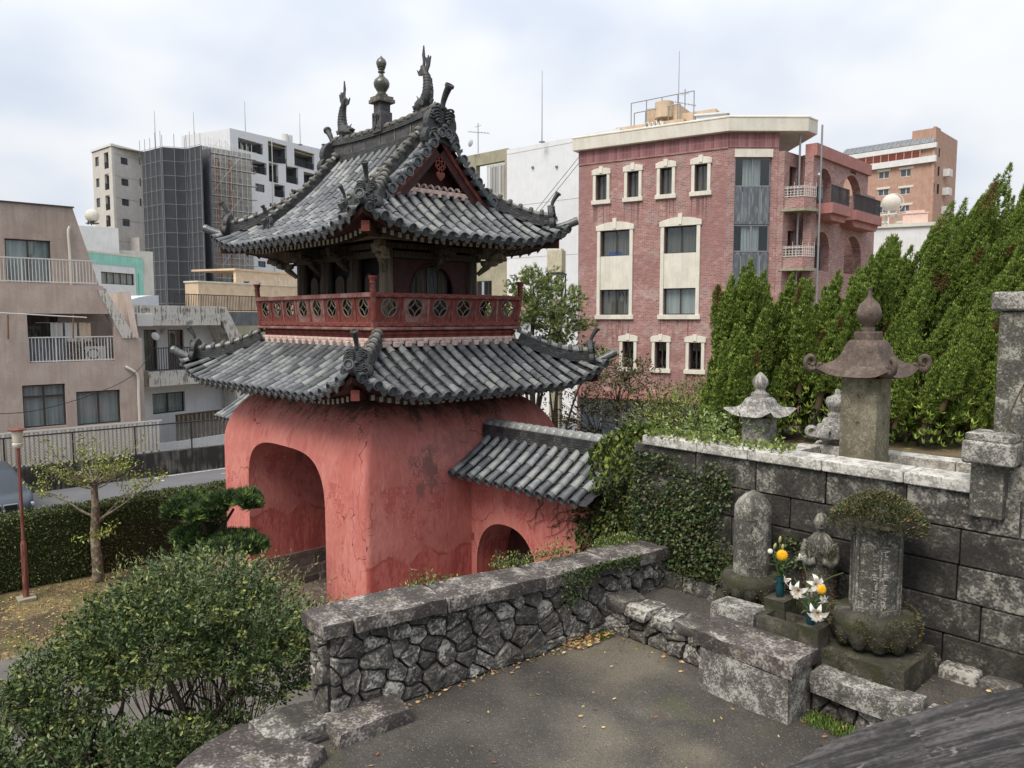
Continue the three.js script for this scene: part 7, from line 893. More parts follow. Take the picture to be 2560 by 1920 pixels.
// ---- white house just behind the gate on the left
{
  const d = BD.wh2, t = house('white_house', 'small white house with stained concrete slabs and black balcony rail', d.o, d.yaw);
  wall(t, rectOut(-1.2, 4.3, -1, 6.3), [rectHole(...d.w[0]), ...d.door.map((q) => rectHole(...q))], M.bWhite, 0.25);
  win(t, ...d.w[0], 0, { curtain: M.curtain }); for (const q of d.door) win(t, ...q, 0, { n: 1, curtain: M.curtainDark });
  part(t, 'roof_slab', bxc(-1.6, 3.0, 5.75, 6.65, -0.2, 1.5), M.stained); part(t, 'balcony_slab', bxc(-0.6, 4.2, 3.0, 3.68, -0.1, 1.2), M.stained); part(t, 'side_fin', extrude([[2.9, 6.6], [3.5, 6.6], [4.75, 4.3], [4.75, 3.6], [4.3, 3.6]], 1.3, 0.01).translate(0, 0, 0.0), M.stained); part(t, 'end_wall', bxc(4.05, 4.35, -1, 3.0, 0, 1.2), M.stained);
  part(t, 'balcony_railing', bars(-0.5, 2.6, 3.7, 4.75, 0.12, 0.012, 0.04, 1.12), M.blackMetal).userData.kind = 'stuff'; const fl = []; for (let i = 0; i < 30; i++) part(t, 'fence_slat', bx(0.1, 1.2, 0.03, 0.62 + i * 0.115, 1.0, 1.3), i % 2 ? M.greyWood : M.darkWood); part(t, 'fence_rail', bx(3.5, 0.06, 0.05, 2.3, 1.62, 1.32), M.frame);
  part(t, 'low_wall', bxc(-0.4, 4.6, -1, 0.42, 1.2, 1.45), M.bWhite); part(t, 'wall_lamp', new THREE.SphereGeometry(0.11, 12, 8).translate(0.92, 5.45, 0.08), M.whiteMetal);
  part(t, 'air_conditioner', bx(0.75, 0.55, 0.3, -1.0, 6.0, 1.62, 0.03), M.whiteMetal); { const g = new THREE.SphereGeometry(0.3, 16, 6, 0, 6.3, 0, 0.7); g.rotateX(1.2); g.translate(-0.4, 5.2, 1.3); part(t, 'satellite_dish', g, mat({ hex: 0xb5b5b3, side: THREE.DoubleSide })); }
}
{ // roof terrace with black rail and a barrel roof
  const d = BD.terr, t = house('terrace_building', 'grey building with black roof-terrace rail and pale barrel roof', d.o, d.yaw);
  wall(t, rectOut(-0.2, 10, -1, 6.5), [], plain(0x55585e, 0x70747a, 1171), 0.3); part(t, 'lower_wall', bxc(-0.15, 10, -1, 5.6, 0.0, 0.06), M.bConc); part(t, 'balcony_railing', bars(0, 9, 6.55, 7.55, 0.13, 0.014, 0.045, -0.1), M.blackMetal).userData.kind = 'stuff';
  const v = new THREE.CylinderGeometry(3.0, 3.0, 6, 24, 1, false, 0, Math.PI); v.rotateZ(Math.PI / 2); v.rotateX(-Math.PI / 2); v.rotateY(Math.PI / 2); v.scale(1, 0.4, 1); const vm = part(t, 'barrel_roof', boxUV(v), M.bCool); vm.position.set(1.4, 6.3, -6); part(t, 'vent_pipe', tube([[3.3, 4.9, 0.2], [3.3, 5.9, 0.2], [3.36, 6.05, 0.2], [3.5, 6.0, 0.2]], 0.06, 8), M.whiteMetal); part(t, 'downpipe', rod([2.4, 2, 0.15], [2.4, 6.7, 0.15], 0.07), M.whiteMetal);
}
{ // mint-banded block and the white slab block with the round tank
  const d = BD.mint, t = house('mint_building', 'small white tiled block with mint green bands', d.o, d.yaw);
  wall(t, rectOut(-0.1, 6.2, -1, 11.25), d.w.map((q) => rectHole(...q)), M.bWhite, 0.3); part(t, 'mint_band', bxc(-0.12, 6.2, 10.42, 11.3, 0, 0.05), M.bMint); part(t, 'mint_band', bxc(5.33, 6.2, 6, 10.42, 0, 0.05), M.bMint); part(t, 'roof', bxc(-0.2, 6.3, 11.25, 11.4, -5, 0.08), M.bCream); win(t, ...d.w[0], 0, { n: 5, curtain: M.curtain, fr: M.blackMetal }); win(t, ...d.w[1], 0, { n: 4, curtain: M.curtain, fr: M.blackMetal }); part(t, 'drainpipe', rod([5.6, 6, 0.1], [5.6, 9.9, 0.1], 0.06), M.bMint); part(t, 'side', bxc(-0.1, 0.1, -1, 11.2, -6, -0.3), M.bMint);
  const e = BD.slabhouse, s = house('slab_building', 'windowless white block below the round rooftop tank', e.o, e.yaw); part(s, 'wall', bxc(-0.4, 3.2, -1, 14.5, -3, 0), M.bWhite); part(s, 'lower_wall', bxc(3.2, 6.2, -1, 12.5, -3, -0.2), M.bGrey); win(s, 3.6, 5.2, 10.6, 11.9, -0.2 + 0.2, { far: true, n: 3 });
  const k = thing('round_tank', 'pale spherical rooftop water tank behind the beige house', 'water tank', [-58.6, 14.5, -8.0]); part(k, 'tank', new THREE.SphereGeometry(0.58, 20, 14).translate(0, 0.6, 0), M.bCream); part(k, 'stand', merge([rod([-0.35, -0.2, 0], [-0.3, 0.4, 0], 0.05), rod([0.35, -0.2, 0], [0.3, 0.4, 0], 0.05), rod([0, -0.2, 0.35], [0, 0.4, 0.3], 0.05), bx(0.9, 0.06, 0.9, 0, -0.05, 0)]), M.blackMetal);
}
{ // tall grey block
  const a = BD.greyL, b = BD.greyR, t = house('grey_tower_block', 'tall pale grey apartment block left of the netted scaffolding', a.o, a.yaw);
  withFacade(t, a.o, a.yaw, () => { wall(t, rectOut(0, a.L, -1, 29.1), [...a.w, ...a.b].map((q) => rectHole(...q)), M.bGrey, 0.3); for (const q of a.w) win(t, ...q, 0, { far: true, t: 0.08 }); for (const q of a.b) { part(t, 'balcony_back', bxc(q[0] - 0.1, q[1] + 0.1, q[2] - 0.1, q[3] + 0.1, -1.0, -0.9), M.balconyIn); for (const e of [q[0] - 0.1, q[1]]) part(t, 'partition', bxc(e, e + 0.1, q[2], q[3], -0.9, -0.31), M.balconyIn); part(t, 'balcony_railing', bars(q[0], q[1], q[2], q[2] + 0.9, 0.2, 0.02, 0.06, -0.05), M.blackMetal).userData.kind = 'stuff'; } part(t, 'roof_edge', bxc(-0.2, a.L + 0.2, 29.1, 29.4, -0.4, 0.15), M.bWhite); });
  withFacade(t, b.o, b.yaw, () => { wall(t, rectOut(0, b.L + 2, -1, 29.1), b.w.filter((q) => q[1] < b.L + 1.8).map((q) => rectHole(...q)), M.bGrey, 0.3); for (const q of b.w) win(t, ...q, 0, { far: true, t: 0.08 }); part(t, 'roof_edge', bxc(0.2, b.L + 2, 29.1, 29.4, -0.4, 0.15), M.bWhite); part(t, 'low_annexe', bxc(2.5, 6.5, -1, 17.2, 0, 1.6), M.bGrey); for (let y = 5; y < 29; y += 2.9) part(t, 'floor_joint', bx(b.L + 2, 0.05, 0.03, (b.L + 2) / 2, y, 0.01), M.bConc); });
  part(t, 'roof', extrude([[0, 0], [6.2, 0], [6, 9], [-1, 9]], 0.1).rotateX(-Math.PI / 2).translate(0, 29.0, 0), M.bConc);
}
{ // scaffolded block: dark netting and bare tubes
  M.netting = mat({ map: tex(512, [1.8, 1.8], (u, v) => { const g = (Math.abs(u * 2 % 1 - 0.5) > 0.485 || Math.abs(v - 0.5) > 0.488) ? 0.5 : 0, f = fbm(u * 90, v * 90, 90, 2, 1181), c = fbm(u * 5, v * 5, 5, 4, 1185); return mix3(mix3(hx(0x34373d), hx(0x4b4f56), c * 0.6 + f * 0.4), hx(0x6a6e74), g * 0.22); }), roughness: 0.95 });
  const a = BD.netA, t = house('scaffolded_block', 'block wrapped in charcoal scaffold netting', a.o, a.yaw), tubes = [];
  for (const e of [BD.netA, BD.netB, BD.netC]) withFacade(t, e.o, e.yaw, () => { const N = 14; let g = new THREE.PlaneGeometry(e.L, 28.2, 10, 16); g.translate(e.L / 2, 13.1, 0); const p = g.attributes.position; for (let i = 0; i < p.count; i++) p.setZ(i, 0.1 * n3(p.getX(i) * 1.1, p.getY(i) * 0.5, e.L, 3)); g.computeVertexNormals(); part(t, 'netting', boxUV(g), M.netting); const q = []; for (let u = 0; u <= e.L + 0.1; u += e.L / Math.round(e.L / 1.2)) q.push(rod([u, -1, 0.22], [u, 28.6 + (Math.round(u * 7) % 3) * 0.25, 0.22], 0.035, 0.035, 4)); for (let y = 1; y < 29; y += 1.75) q.push(rod([0, y, 0.24], [e.L, y, 0.24], 0.028, 0.028, 4)); part(t, 'scaffold_tube', merge(q), M.alu).userData.kind = 'stuff'; part(t, 'backing', bxc(0, e.L, -1, 27.0, -1.2, -1), M.balconyIn); });
  const s = BD.scaf, w = house('scaffolded_wing', 'grey and brown wing behind bare silver scaffold tubes', s.o, s.yaw); wall(w, rectOut(0, s.L, -1, 28.0), [], plain(0x8d8d8c, 0xa8a8a6, 1191), 0.3); for (const q of s.band) { part(w, 'brown_band', bxc(q[0], q[1] + 0.15, q[2], q[3], 0, 0.05), M.bTerra); for (let y = 11; y < 26; y += 2.9) { win(w, q[0] + 0.02, q[1] + 0.13, y, y + 1.2, 0.19, { far: true, n: 1 }); } }
  const L = []; for (const z of [0.6, 1.5]) { for (let u = 0; u <= s.L; u += 0.74) L.push(rod([u, -1, z], [u, 28.9, z], 0.03, 0.03, 4)); for (let y = 0.8; y < 28.6; y += 1.75) { L.push(rod([0, y, z], [s.L, y, z], 0.028, 0.028, 4)); L.push(rod([0, y + 0.9, z], [s.L, y + 0.9, z], 0.018, 0.018, 4)); if (z > 1) { const k = (y / 1.75 | 0) % 3; L.push(rod([k * 1.4, y, z + 0.03], [k * 1.4 + 1.5, y + 1.75, z + 0.03], 0.022, 0.022, 4), rod([k * 1.4 + 3.7, y, z + 0.03], [k * 1.4 + 2.2, y + 1.75, z + 0.03], 0.022, 0.022, 4)); } } } part(w, 'scaffold_tube', merge(L), M.whiteMetal).userData.kind = 'stuff'; for (let y = 0.8; y < 28; y += 1.75) part(w, 'scaffold_deck', bxc(0, s.L, y - 0.04, y, 0.65, 1.4), M.alu);
}
{ // white balcony block
  const d = BD.white, t = house('white_apartment_block', 'white apartment block with dark recessed balconies behind the gate roof', d.o, d.yaw);
  const slope = (u) => 31.0 + u * 0.035; wall(t, [[0, -1], [d.L, -1], [d.L, slope(d.L) + 0.4], [0, 31.2]], [...d.b, ...d.w, [7.0, 10.0, 20.6, 22.4], [11.4, 13.8, 22.8, 25.0], [14.2, 17.0, 25.8, 28.0]].map((q) => rectHole(q[0], q[1], q[2], Math.min(q[3], 31.0))), M.bCool, 0.4);
  for (const q of [...d.b, [7.0, 10.0, 20.6, 22.4], [11.4, 13.8, 22.8, 25.0], [14.2, 17.0, 25.8, 28.0]]) { part(t, 'balcony_back', bxc(q[0] - 0.1, q[1] + 0.1, q[2] - 0.1, Math.min(q[3], 31) + 0.1, -1.9, -1.8), M.balconyIn); part(t, 'balcony_floor', bxc(q[0], q[1], q[2] - 0.2, q[2], -1.8, -0.4), M.bCool); part(t, 'balcony_ceiling', bxc(q[0], q[1], Math.min(q[3], 31), Math.min(q[3], 31) + 0.15, -1.8, -0.41), M.bCool); for (const e of [q[0] - 0.1, q[1]]) part(t, 'partition', bxc(e, e + 0.1, q[2], Math.min(q[3], 31), -1.8, -0.41), M.balconyIn); part(t, 'balcony_railing', bars(q[0], q[1], q[2], q[2] + 1.0, 0.14, 0.016, 0.05, -0.15), M.blackMetal).userData.kind = 'stuff'; win(t, mix(q[0], q[1], 0.35), mix(q[0], q[1], 0.8), q[2], q[2] + 1.9 > q[3] ? q[3] - 0.15 : q[2] + 1.9, -1.66, { far: true, n: 2 }); }
  for (const q of d.w) win(t, ...q, 0, { far: true, n: 3, fr: M.blackMetal }); part(t, 'end_wall', bxc(-0.02, 0.3, -1, 31.1, -9, -0.4), M.bCool); part(t, 'roof', bxc(0, d.L, 30.6, 30.8, -9, -0.4), M.bConc); part(t, 'rooftop_tank', merge([xf(new THREE.CylinderGeometry(0.5, 0.5, 1.3, 12), { p: [12.6, 32.6, -2] }), xf(new THREE.CylinderGeometry(0.5, 0.5, 1.3, 12), { p: [13.5, 32.6, -2] }), bx(2.2, 0.15, 1.2, 13.0, 31.9, -2)]), M.whiteMetal); part(t, 'downpipe', rod([7.6, 10, 0.1], [7.6, 31.6, 0.1], 0.07), M.whiteMetal);
}
{ // peach roofs between the gate columns and the scaffolding
  const d = BD.peach, t = house('peach_building', 'peach-coloured low building with ladder pipes below the scaffolding', d.o, d.yaw); wall(t, rectOut(0, 14, -1, 11.1), d.w.map((q) => rectHole(...q)), M.bPeach, 0.3); for (const q of d.w) win(t, ...q, 0, { far: true, n: 1, fr: M.whiteMetal }); part(t, 'roof_edge', bxc(-0.2, 14, 11.1, 11.3, -6, 0.12), M.bPeach); const L = []; for (const u of [5.9, 6.4, 7.4, 8.0]) L.push(rod([u, 8.4, 0.2], [u, 10.6, 0.2], 0.03)); for (let y = 8.6; y < 10.6; y += 0.35) L.push(rod([5.9, y, 0.2], [6.4, y, 0.2], 0.025)); part(t, 'ladder', merge(L), M.whiteMetal).userData.kind = 'stuff';
  const e = BD.peachlow, s = house('peach_annexe', 'long peach parapet in front of the peach building', e.o, e.yaw); part(s, 'wall', bxc(-0.5, 18, -1, 9.65, -2, 0), M.bPeach); part(s, 'coping', bxc(-0.6, 18, 9.65, 9.8, -2.1, 0.1), M.bCream);
}
// ---- brick building behind the gate, right
{
  const o1 = [-10.01, -18.19], y1 = 0.2759, o2 = [-2.76, -20.24], y2 = 0.8375, o3 = [-0.1, -23.4], y3 = 1.634; const t = house('brick_building', 'red brick building with white keystoned windows and a cream cornice', o1, y1);
  const S = 1.21, small = (c, y0, y1b) => [c + S - 0.3, c + S + 0.3, y0, y1b], row1 = [0.06, 1.74, 3.41, 5.1].map((c) => small(c, 11.93, 13.18)), row3 = [1.6, 3.29, 4.99].map((c) => small(c, 3.65, 4.95)), big = [[0.04, 1.61], [3.37, 4.96]].map(([a, b]) => [a + S, b + S]);
  wall(t, rectOut(0, 7.53, -1, 14.45), [...row1, ...row3, ...big.map(([a, b]) => [a, b, 9.15, 10.42]), ...big.map(([a, b]) => [a, b, 6.25, 7.5])].map((q) => rectHole(...q)), M.brickFront, 0.35);
  part(t, 'soldier_course', bxc(0, 7.53, 13.78, 14.4, 0, 0.035), M.soldier); part(t, 'string_course', bxc(0, 7.53, 13.74, 13.78, 0, 0.05), M.brick);
  const surround = (q, lift, key, jamb = 0.15, sill = true) => { const [a, b, c, d] = q, L = []; const ls = new THREE.Shape(); ls.moveTo(a - jamb - 0.05, d); ls.lineTo(b + jamb + 0.05, d); ls.lineTo(b + jamb + 0.05, d + 0.22); ls.quadraticCurveTo((a + b) / 2, d + 0.22 + lift, a - jamb - 0.05, d + 0.22); ls.lineTo(a - jamb - 0.05, d); part(t, 'lintel', extrude(ls, 0.1, 0.008, [], 8).translate(0, 0, 0), M.trim); for (const x of [a - jamb / 2, b + jamb / 2]) part(t, 'jamb', bx(jamb, d - c, 0.09, x, (c + d) / 2, 0.035, 0.008), M.trim); if (sill) part(t, 'sill', bx(b - a + 2 * jamb + 0.14, 0.2, 0.14, (a + b) / 2, c - 0.1, 0.06, 0.01), M.trim); if (key) part(t, 'keystone', extrude([[-0.07, 0], [0.07, 0], [0.1, key], [-0.1, key]], 0.14, 0.006).translate((a + b) / 2, d + 0.06, 0.0), M.trim); };
  row1.forEach((q, i) => { surround(q, 0.18, 0.32); win(t, ...q, 0, { rec: 0.24, curtain: M.curtainDark }); }); row3.forEach((q) => { surround(q, 0.18, 0.3); win(t, ...q, 0, { rec: 0.24, curtain: null }); });
  big.forEach(([a, b], i) => { surround([a, b, 9.15, 10.42], 0.34, 0.5, 0.17, false); win(t, a, b, 9.15, 10.42, 0, { rec: 0.2, curtain: M.curtainDark }); part(t, 'spandrel_panel', bxc(a - 0.001, b + 0.001, 7.5, 9.15, -0.1, 0.02), M.trim); for (const x of [a - 0.085, b + 0.085]) part(t, 'jamb', bx(0.17, 2.95, 0.09, x, 7.7, 0.035, 0.008), M.trim); part(t, 'sill', bx(b - a + 0.5, 0.22, 0.14, (a + b) / 2, 6.14, 0.06, 0.01), M.trim); win(t, a, b, 6.25, 7.5, 0, { rec: 0.2, curtain: i ? M.curtain : M.curtainDark }); if (!i) part(t, 'blue_box', bx(0.7, 0.16, 0.2, (a + b) / 2 - 0.1, 9.3, -0.36), mat({ hex: 0x2b56a8 })); });
  part(t, 'awning_band', bxc(0, 7.53, 2.05, 2.45, 0, 0.25), M.pink); part(t, 'shop_glazing', bxc(0.2, 7.3, -0.9, 2.0, 0, 0.08), M.farGlass); for (let u = 0.2; u < 7.4; u += 1.18) part(t, 'glazing_bar', bxc(u, u + 0.07, -0.9, 2.0, 0.08, 0.13), M.alu);
  withFacade(t, o2, y2, () => {
    wall(t, rectOut(0, 2.3, -1, 14.45), [rectHole(0.33, 2.0, 1, 13.35)], M.brick, 0.35); part(t, 'soldier_course', bxc(0, 2.3, 13.78, 14.4, 0.001, 0.035), M.soldier); part(t, 'bay_header', bxc(0.3, 2.03, 13.35, 13.7, 0.0, 0.06), M.trim);
    for (const [a, b] of [[12.06, 13.33], [9.12, 10.34], [6.2, 7.42], [3.3, 4.5]]) win(t, 0.34, 1.99, a, b, 0, { rec: 0.16, fr: M.alu, curtain: M.curtain, cov: 0.5 }); for (const [a, b] of [[10.36, 12.04], [7.44, 9.1], [4.52, 6.18], [1, 3.28]]) for (const [c, d] of [[0.34, 0.72], [0.74, 1.6], [1.62, 1.99]]) part(t, 'zinc_panel', bxc(c, d, a, b, -0.14, -0.1), M.zinc);
    // recessed corner with the little balconies
    const back = extrude([[0, -1], [2.0, -1], [2.0, 13.6], [0, 13.6]], 0.3, 0, [rectHole(0.5, 1.25, 11.2, 13.0), rectHole(0.5, 1.25, 8.3, 10.1), rectHole(0.5, 1.25, 5.3, 7.1)]); back.rotateY(0.75); back.translate(2.3, 0, -0.02); part(t, 'recess_wall', back, M.brick); for (const y of [11.2, 8.3, 5.3]) { const w = win(t, 0.5, 1.25, y, y + 1.8, 0, { rec: 0.1 }); const m = new THREE.Matrix4().makeRotationY(0.75).setPosition(2.3, 0, 0.28); w.applyMatrix4(m); }
    part(t, 'pier', bxc(3.62, 4.02, -1, 13.55, -1.2, -0.5), M.brick); part(t, 'pier_wall', bxc(3.0, 3.62, -1, 13.5, -1.6, -1.3), M.brick);
    for (const y of [11.0, 8.33, 5.4]) { part(t, 'balcony_parapet', extrude([[2.5, 0], [3.3, 0.45], [4.0, 0.1], [4.0, -0.3], [2.5, -0.3]].map(([a, b]) => [a, -b]), 0.5).rotateX(-Math.PI / 2).translate(0, y + 0.02, 0.1), M.brick); part(t, 'balcony_slab', extrude([[2.4, 0.05], [3.3, 0.56], [4.1, 0.15], [4.1, -0.3], [2.4, -0.3]].map(([a, b]) => [a, -b]), 0.12).rotateX(-Math.PI / 2).translate(0, y - 0.1, 0.1), M.bConc);
      for (const [a, b] of [[[2.55, 0.1], [3.3, 0.52]], [[3.3, 0.52], [3.98, 0.18]]]) { const L = Math.hypot(b[0] - a[0], b[1] - a[1]), q = []; q.push(bx(L, 0.03, 0.03, L / 2, 0.03, 0), bx(L, 0.03, 0.03, L / 2, 0.4, 0)); for (let i = 0; i <= 6; i++) q.push(rod([L * i / 6, 0, 0], [L * i / 6, i % 3 ? 0.5 : 0.66, 0], 0.016, i % 3 ? 0.006 : 0.01, 5)); for (let i = 0; i < 6; i++) q.push(new THREE.TorusGeometry(L / 12, 0.012, 4, 10).translate(L * (i + 0.5) / 6, 0.2, 0), new THREE.TorusGeometry(L / 12, 0.012, 4, 8, Math.PI).translate(L * (i + 0.5) / 6, 0.4, 0)); const r = part(t, 'gothic_railing', merge(q), M.whiteMetal); r.userData.kind = 'stuff'; r.position.set(a[0], y + 0.53, 0.1 + a[1] - 0.06); r.rotation.y = -Math.atan2(b[1] - a[1], b[0] - a[0]); } }
    part(t, 'downpipe', rod([4.1, -1, 0.35], [4.1, 14.7, 0.35], 0.045, 0.045, 8), M.alu); part(t, 'downpipe', rod([3.3, 5, -0.1], [3.3, 14.4, -0.1], 0.05, 0.05, 8), M.alu);
  });
  { // cream cornice following the building's front
    const c1 = Math.cos(y1), s1 = Math.sin(y1), toL = (x, z) => { const dx = x - o1[0], dz = z - o1[1]; return [dx * c1 - dz * s1, dx * s1 + dz * c1]; }; const P = (o, yaw, u, w) => toL(o[0] + Math.cos(yaw) * u + Math.sin(yaw) * w, o[1] - Math.sin(yaw) * u + Math.cos(yaw) * w);
    const pts = [P(o1, y1, -0.2, -6), P(o1, y1, -0.2, 0.26), P(o2, y2, -0.075, 0.26), P(o2, y2, 3.5, 0.26), P(o2, y2, 4.15, -0.35), P(o2, y2, 4.15, -5)]; const sh = pts.map(([a, b]) => [a, -b]); const g = extrude(sh, 0.54, 0.02); g.rotateX(-Math.PI / 2); g.translate(0, 14.46, 0); part(t, 'cornice', g, M.bCream); const cap = extrude(sh, 0.05, 0.04); cap.rotateX(-Math.PI / 2); cap.translate(0, 15.04, 0); part(t, 'cornice_cap', cap, M.trim);
  }
  withFacade(t, o3, y3, () => {
    const ar = [[0.0, 1.75, 11.3, 13.0, 0.75], [3.1, 5.6, 11.25, 13.15, 1.1], [0.0, 1.7, 8.3, 10.1, 0.75], [3.6, 5.9, 8.3, 10.2, 1.0]]; wall(t, rectOut(-0.4, 6.5, -1, 13.4), ar.map(([a, b, c, d, e]) => rectHole(a, b, c, d, e)), M.brick, 0.4);
    for (const [a, b, c, d] of ar) { part(t, 'loggia_back', bxc(a - 0.2, b + 0.2, c - 0.2, d + 0.2, -1.7, -1.6), M.brick); win(t, a + 0.1, a + (b - a) * 0.65, c - 0.1, c + 1.5, -1.44, { far: true, n: 2, fr: M.blackMetal }); }
    for (const [a, b, y] of [[0, 2.2, 10.9], [2.8, 6.45, 10.85]]) { part(t, 'balcony_box', extrude([[a, 0], [b, 0], [b, 0.42], [a, 0.42]], 0.75, 0.02).translate(0, y - 0.05, 0), M.pink); part(t, 'balcony_soffit', extrude([[a + 0.3, -0.3], [b - 0.3, -0.3], [b, 0], [a, 0]], 0.6).translate(0, y - 0.06, 0), M.pink); part(t, 'balcony_railing', bars(a + 0.05, b - 0.05, y + 0.4, y + 1.2, 0.12, 0.014, 0.04, 0.68), M.blackMetal).userData.kind = 'stuff'; }
    part(t, 'pink_coping', bxc(-0.4, 6.6, 13.4, 13.95, -0.4, 0.14), M.pink); part(t, 'end_wing', bxc(6.5, 8.0, -1, 12.5, -3, -0.1), M.brick); part(t, 'arch_mark', merge([new THREE.TorusGeometry(0.12, 0.03, 5, 10, Math.PI).translate(4.2, 13.22, 0.01), new THREE.TorusGeometry(0.12, 0.03, 5, 10, Math.PI).translate(4.55, 13.22, 0.01)]), M.redWoodDark);
  });
  part(t, 'roof', bxc(0.3, 6.9, 14.4, 14.9, -5.8, -0.4), M.bConc);
}
{ // plant rooms, ducts and rails on the roofs behind the cornice
  const t = thing('plant_room', 'tan rooftop plant room with pipes and grey handrails behind the brick building', 'plant room', [-12.5, 15.75, -27.1]); t.rotation.y = 0.28; part(t, 'walls', merge([bx(4.2, 1.9, 3, 0.6, 0.7, 0), bx(2.0, 1.5, 2.4, 1.2, 1.9, -0.3), bx(2.4, 0.9, 2.2, 3.2, 1.6, 0)]), M.bTan); const p = []; for (let i = 0; i < 9; i++) p.push(tube([[0.2 + i * 0.16, 0.6, 1.55], [0.25 + i * 0.16, 1.2 + (i % 3) * 0.2, 1.65], [0.5 + i * 0.13, 1.4 + (i % 2) * 0.25, 1.8], [0.7 + i * 0.12, 0.9, 1.75]], 0.05, 6)); part(t, 'pipe', merge(p), M.whiteMetal).userData.kind = 'stuff'; const h = []; for (const [a, b, y] of [[-0.6, 3.2, 3.0], [-0.4, 2.4, 2.4]]) { h.push(rod([a, y, 1.3], [b, y + 0.15, 1.3], 0.03)); for (let i = 0; i <= 4; i++) { const u = mix(a, b, i / 4); h.push(rod([u, 1.6, 1.3], [u, y + 0.15 * i / 4, 1.3], 0.03)); } } part(t, 'handrail', merge(h), M.alu).userData.kind = 'stuff'; part(t, 'tank', xf(new THREE.CylinderGeometry(0.55, 0.55, 0.9, 14), { p: [1.3, 2.4, 0.9] }), M.bTan);
  const d = thing('duct_housing', 'grey metal duct box on the brick building roof', 'duct', [-8.4, 16.2, -27.6]); d.rotation.y = 0.5; part(d, 'case', bx(1.7, 2.3, 1.3, 0, 0.1, 0), M.bCool); part(d, 'lid', bx(1.9, 0.1, 1.5, 0, 1.28, 0), M.bWhite); part(d, 'door_panel', bx(0.8, 1.9, 0.04, 0.35, 0, 0.67), M.bGrey);
}
{ // big white windowless wall and concrete block behind the gate's right eaves
  const d = BD.bigw, t = house('white_warehouse', 'big pale windowless wall between the gate roof and the brick building', d.o, d.yaw); part(t, 'wall', bxc(0, d.L + 2.5, -1, 17.0, -8, 0), M.bCool); for (let y = 3.3; y < 17; y += 3.35) part(t, 'panel_joint', bx(d.L + 2.5, 0.03, 0.02, (d.L + 2.5) / 2, y, 0.004), M.bGrey); for (const [u, y] of [[2.2, 15.6], [4.1, 15.4], [4.1, 12.2]]) part(t, 'vent_cap', new THREE.SphereGeometry(0.1, 8, 6).translate(u, y, 0.05), M.alu); for (const dy of [0, 0.35]) part(t, 'cable', rod([1.2, 11.3 - dy, 0.6], [7.2, 15.6 - dy, 1.6], 0.02), M.alu);
  const c = BD.conc, s = house('concrete_block', 'weathered concrete stair block with white window bars beside the gable', c.o, c.yaw); wall(s, rectOut(-3, c.L - 0.003, -1, 17.1), [rectHole(...c.b[0].map((v, i) => i === 1 ? 3.6 : v)), rectHole(...c.low[0])], M.bConc, 0.4); part(s, 'recess', bxc(0.5, 3.79, 14, 16.6, -2.2, -2.0), M.balconyIn); part(s, 'window_bars', bars(2.1, 3.58, 13.9, 16.2, 0.14, 0.022, 0.06, 0.05), M.whiteMetal).userData.kind = 'stuff'; part(s, 'recess', bxc(0.8, 3, 7.3, 9, -1.2, -1.0), M.dim); part(s, 'window_bars', bars(1.15, 2.4, 7.6, 8.6, 0.13, 0.02, 0.05, 0.03), M.blackMetal).userData.kind = 'stuff'; part(s, 'ledge', bxc(-1, 6, 6.6, 7.4, 0, 1.2), M.bPeach);
  const k = thing('water_tank', 'rust-streaked cream water tank on a black steel stand', 'water tank', [-8.56, 8.1, -15.1]); k.rotation.y = 0.5; part(k, 'tank', bx(0.72, 1.05, 0.72, 0, 0.62, 0, 0.03), plain(0xa9a28c, 0xc6c0aa, 1201, 1)); part(k, 'lid', bx(0.6, 0.08, 0.6, 0, 1.18, 0, 0.02), M.bCream); part(k, 'stand', merge([bx(0.8, 0.08, 0.8, 0, 0.04, 0), ...[-1, 1].flatMap((a) => [-1, 1].map((b) => rod([a * 0.35, -1.2, b * 0.35], [a * 0.35, 0, b * 0.35], 0.035))), rod([-0.35, -1.2, 0.35], [0.35, 0, 0.35], 0.025), rod([0.35, -1.2, 0.35], [0.35, -0.1, -0.35], 0.025)]), M.blackMetal); part(k, 'pillar', bx(0.5, 8.2, 0.5, 0, -5.2, 0), M.bConc);
}
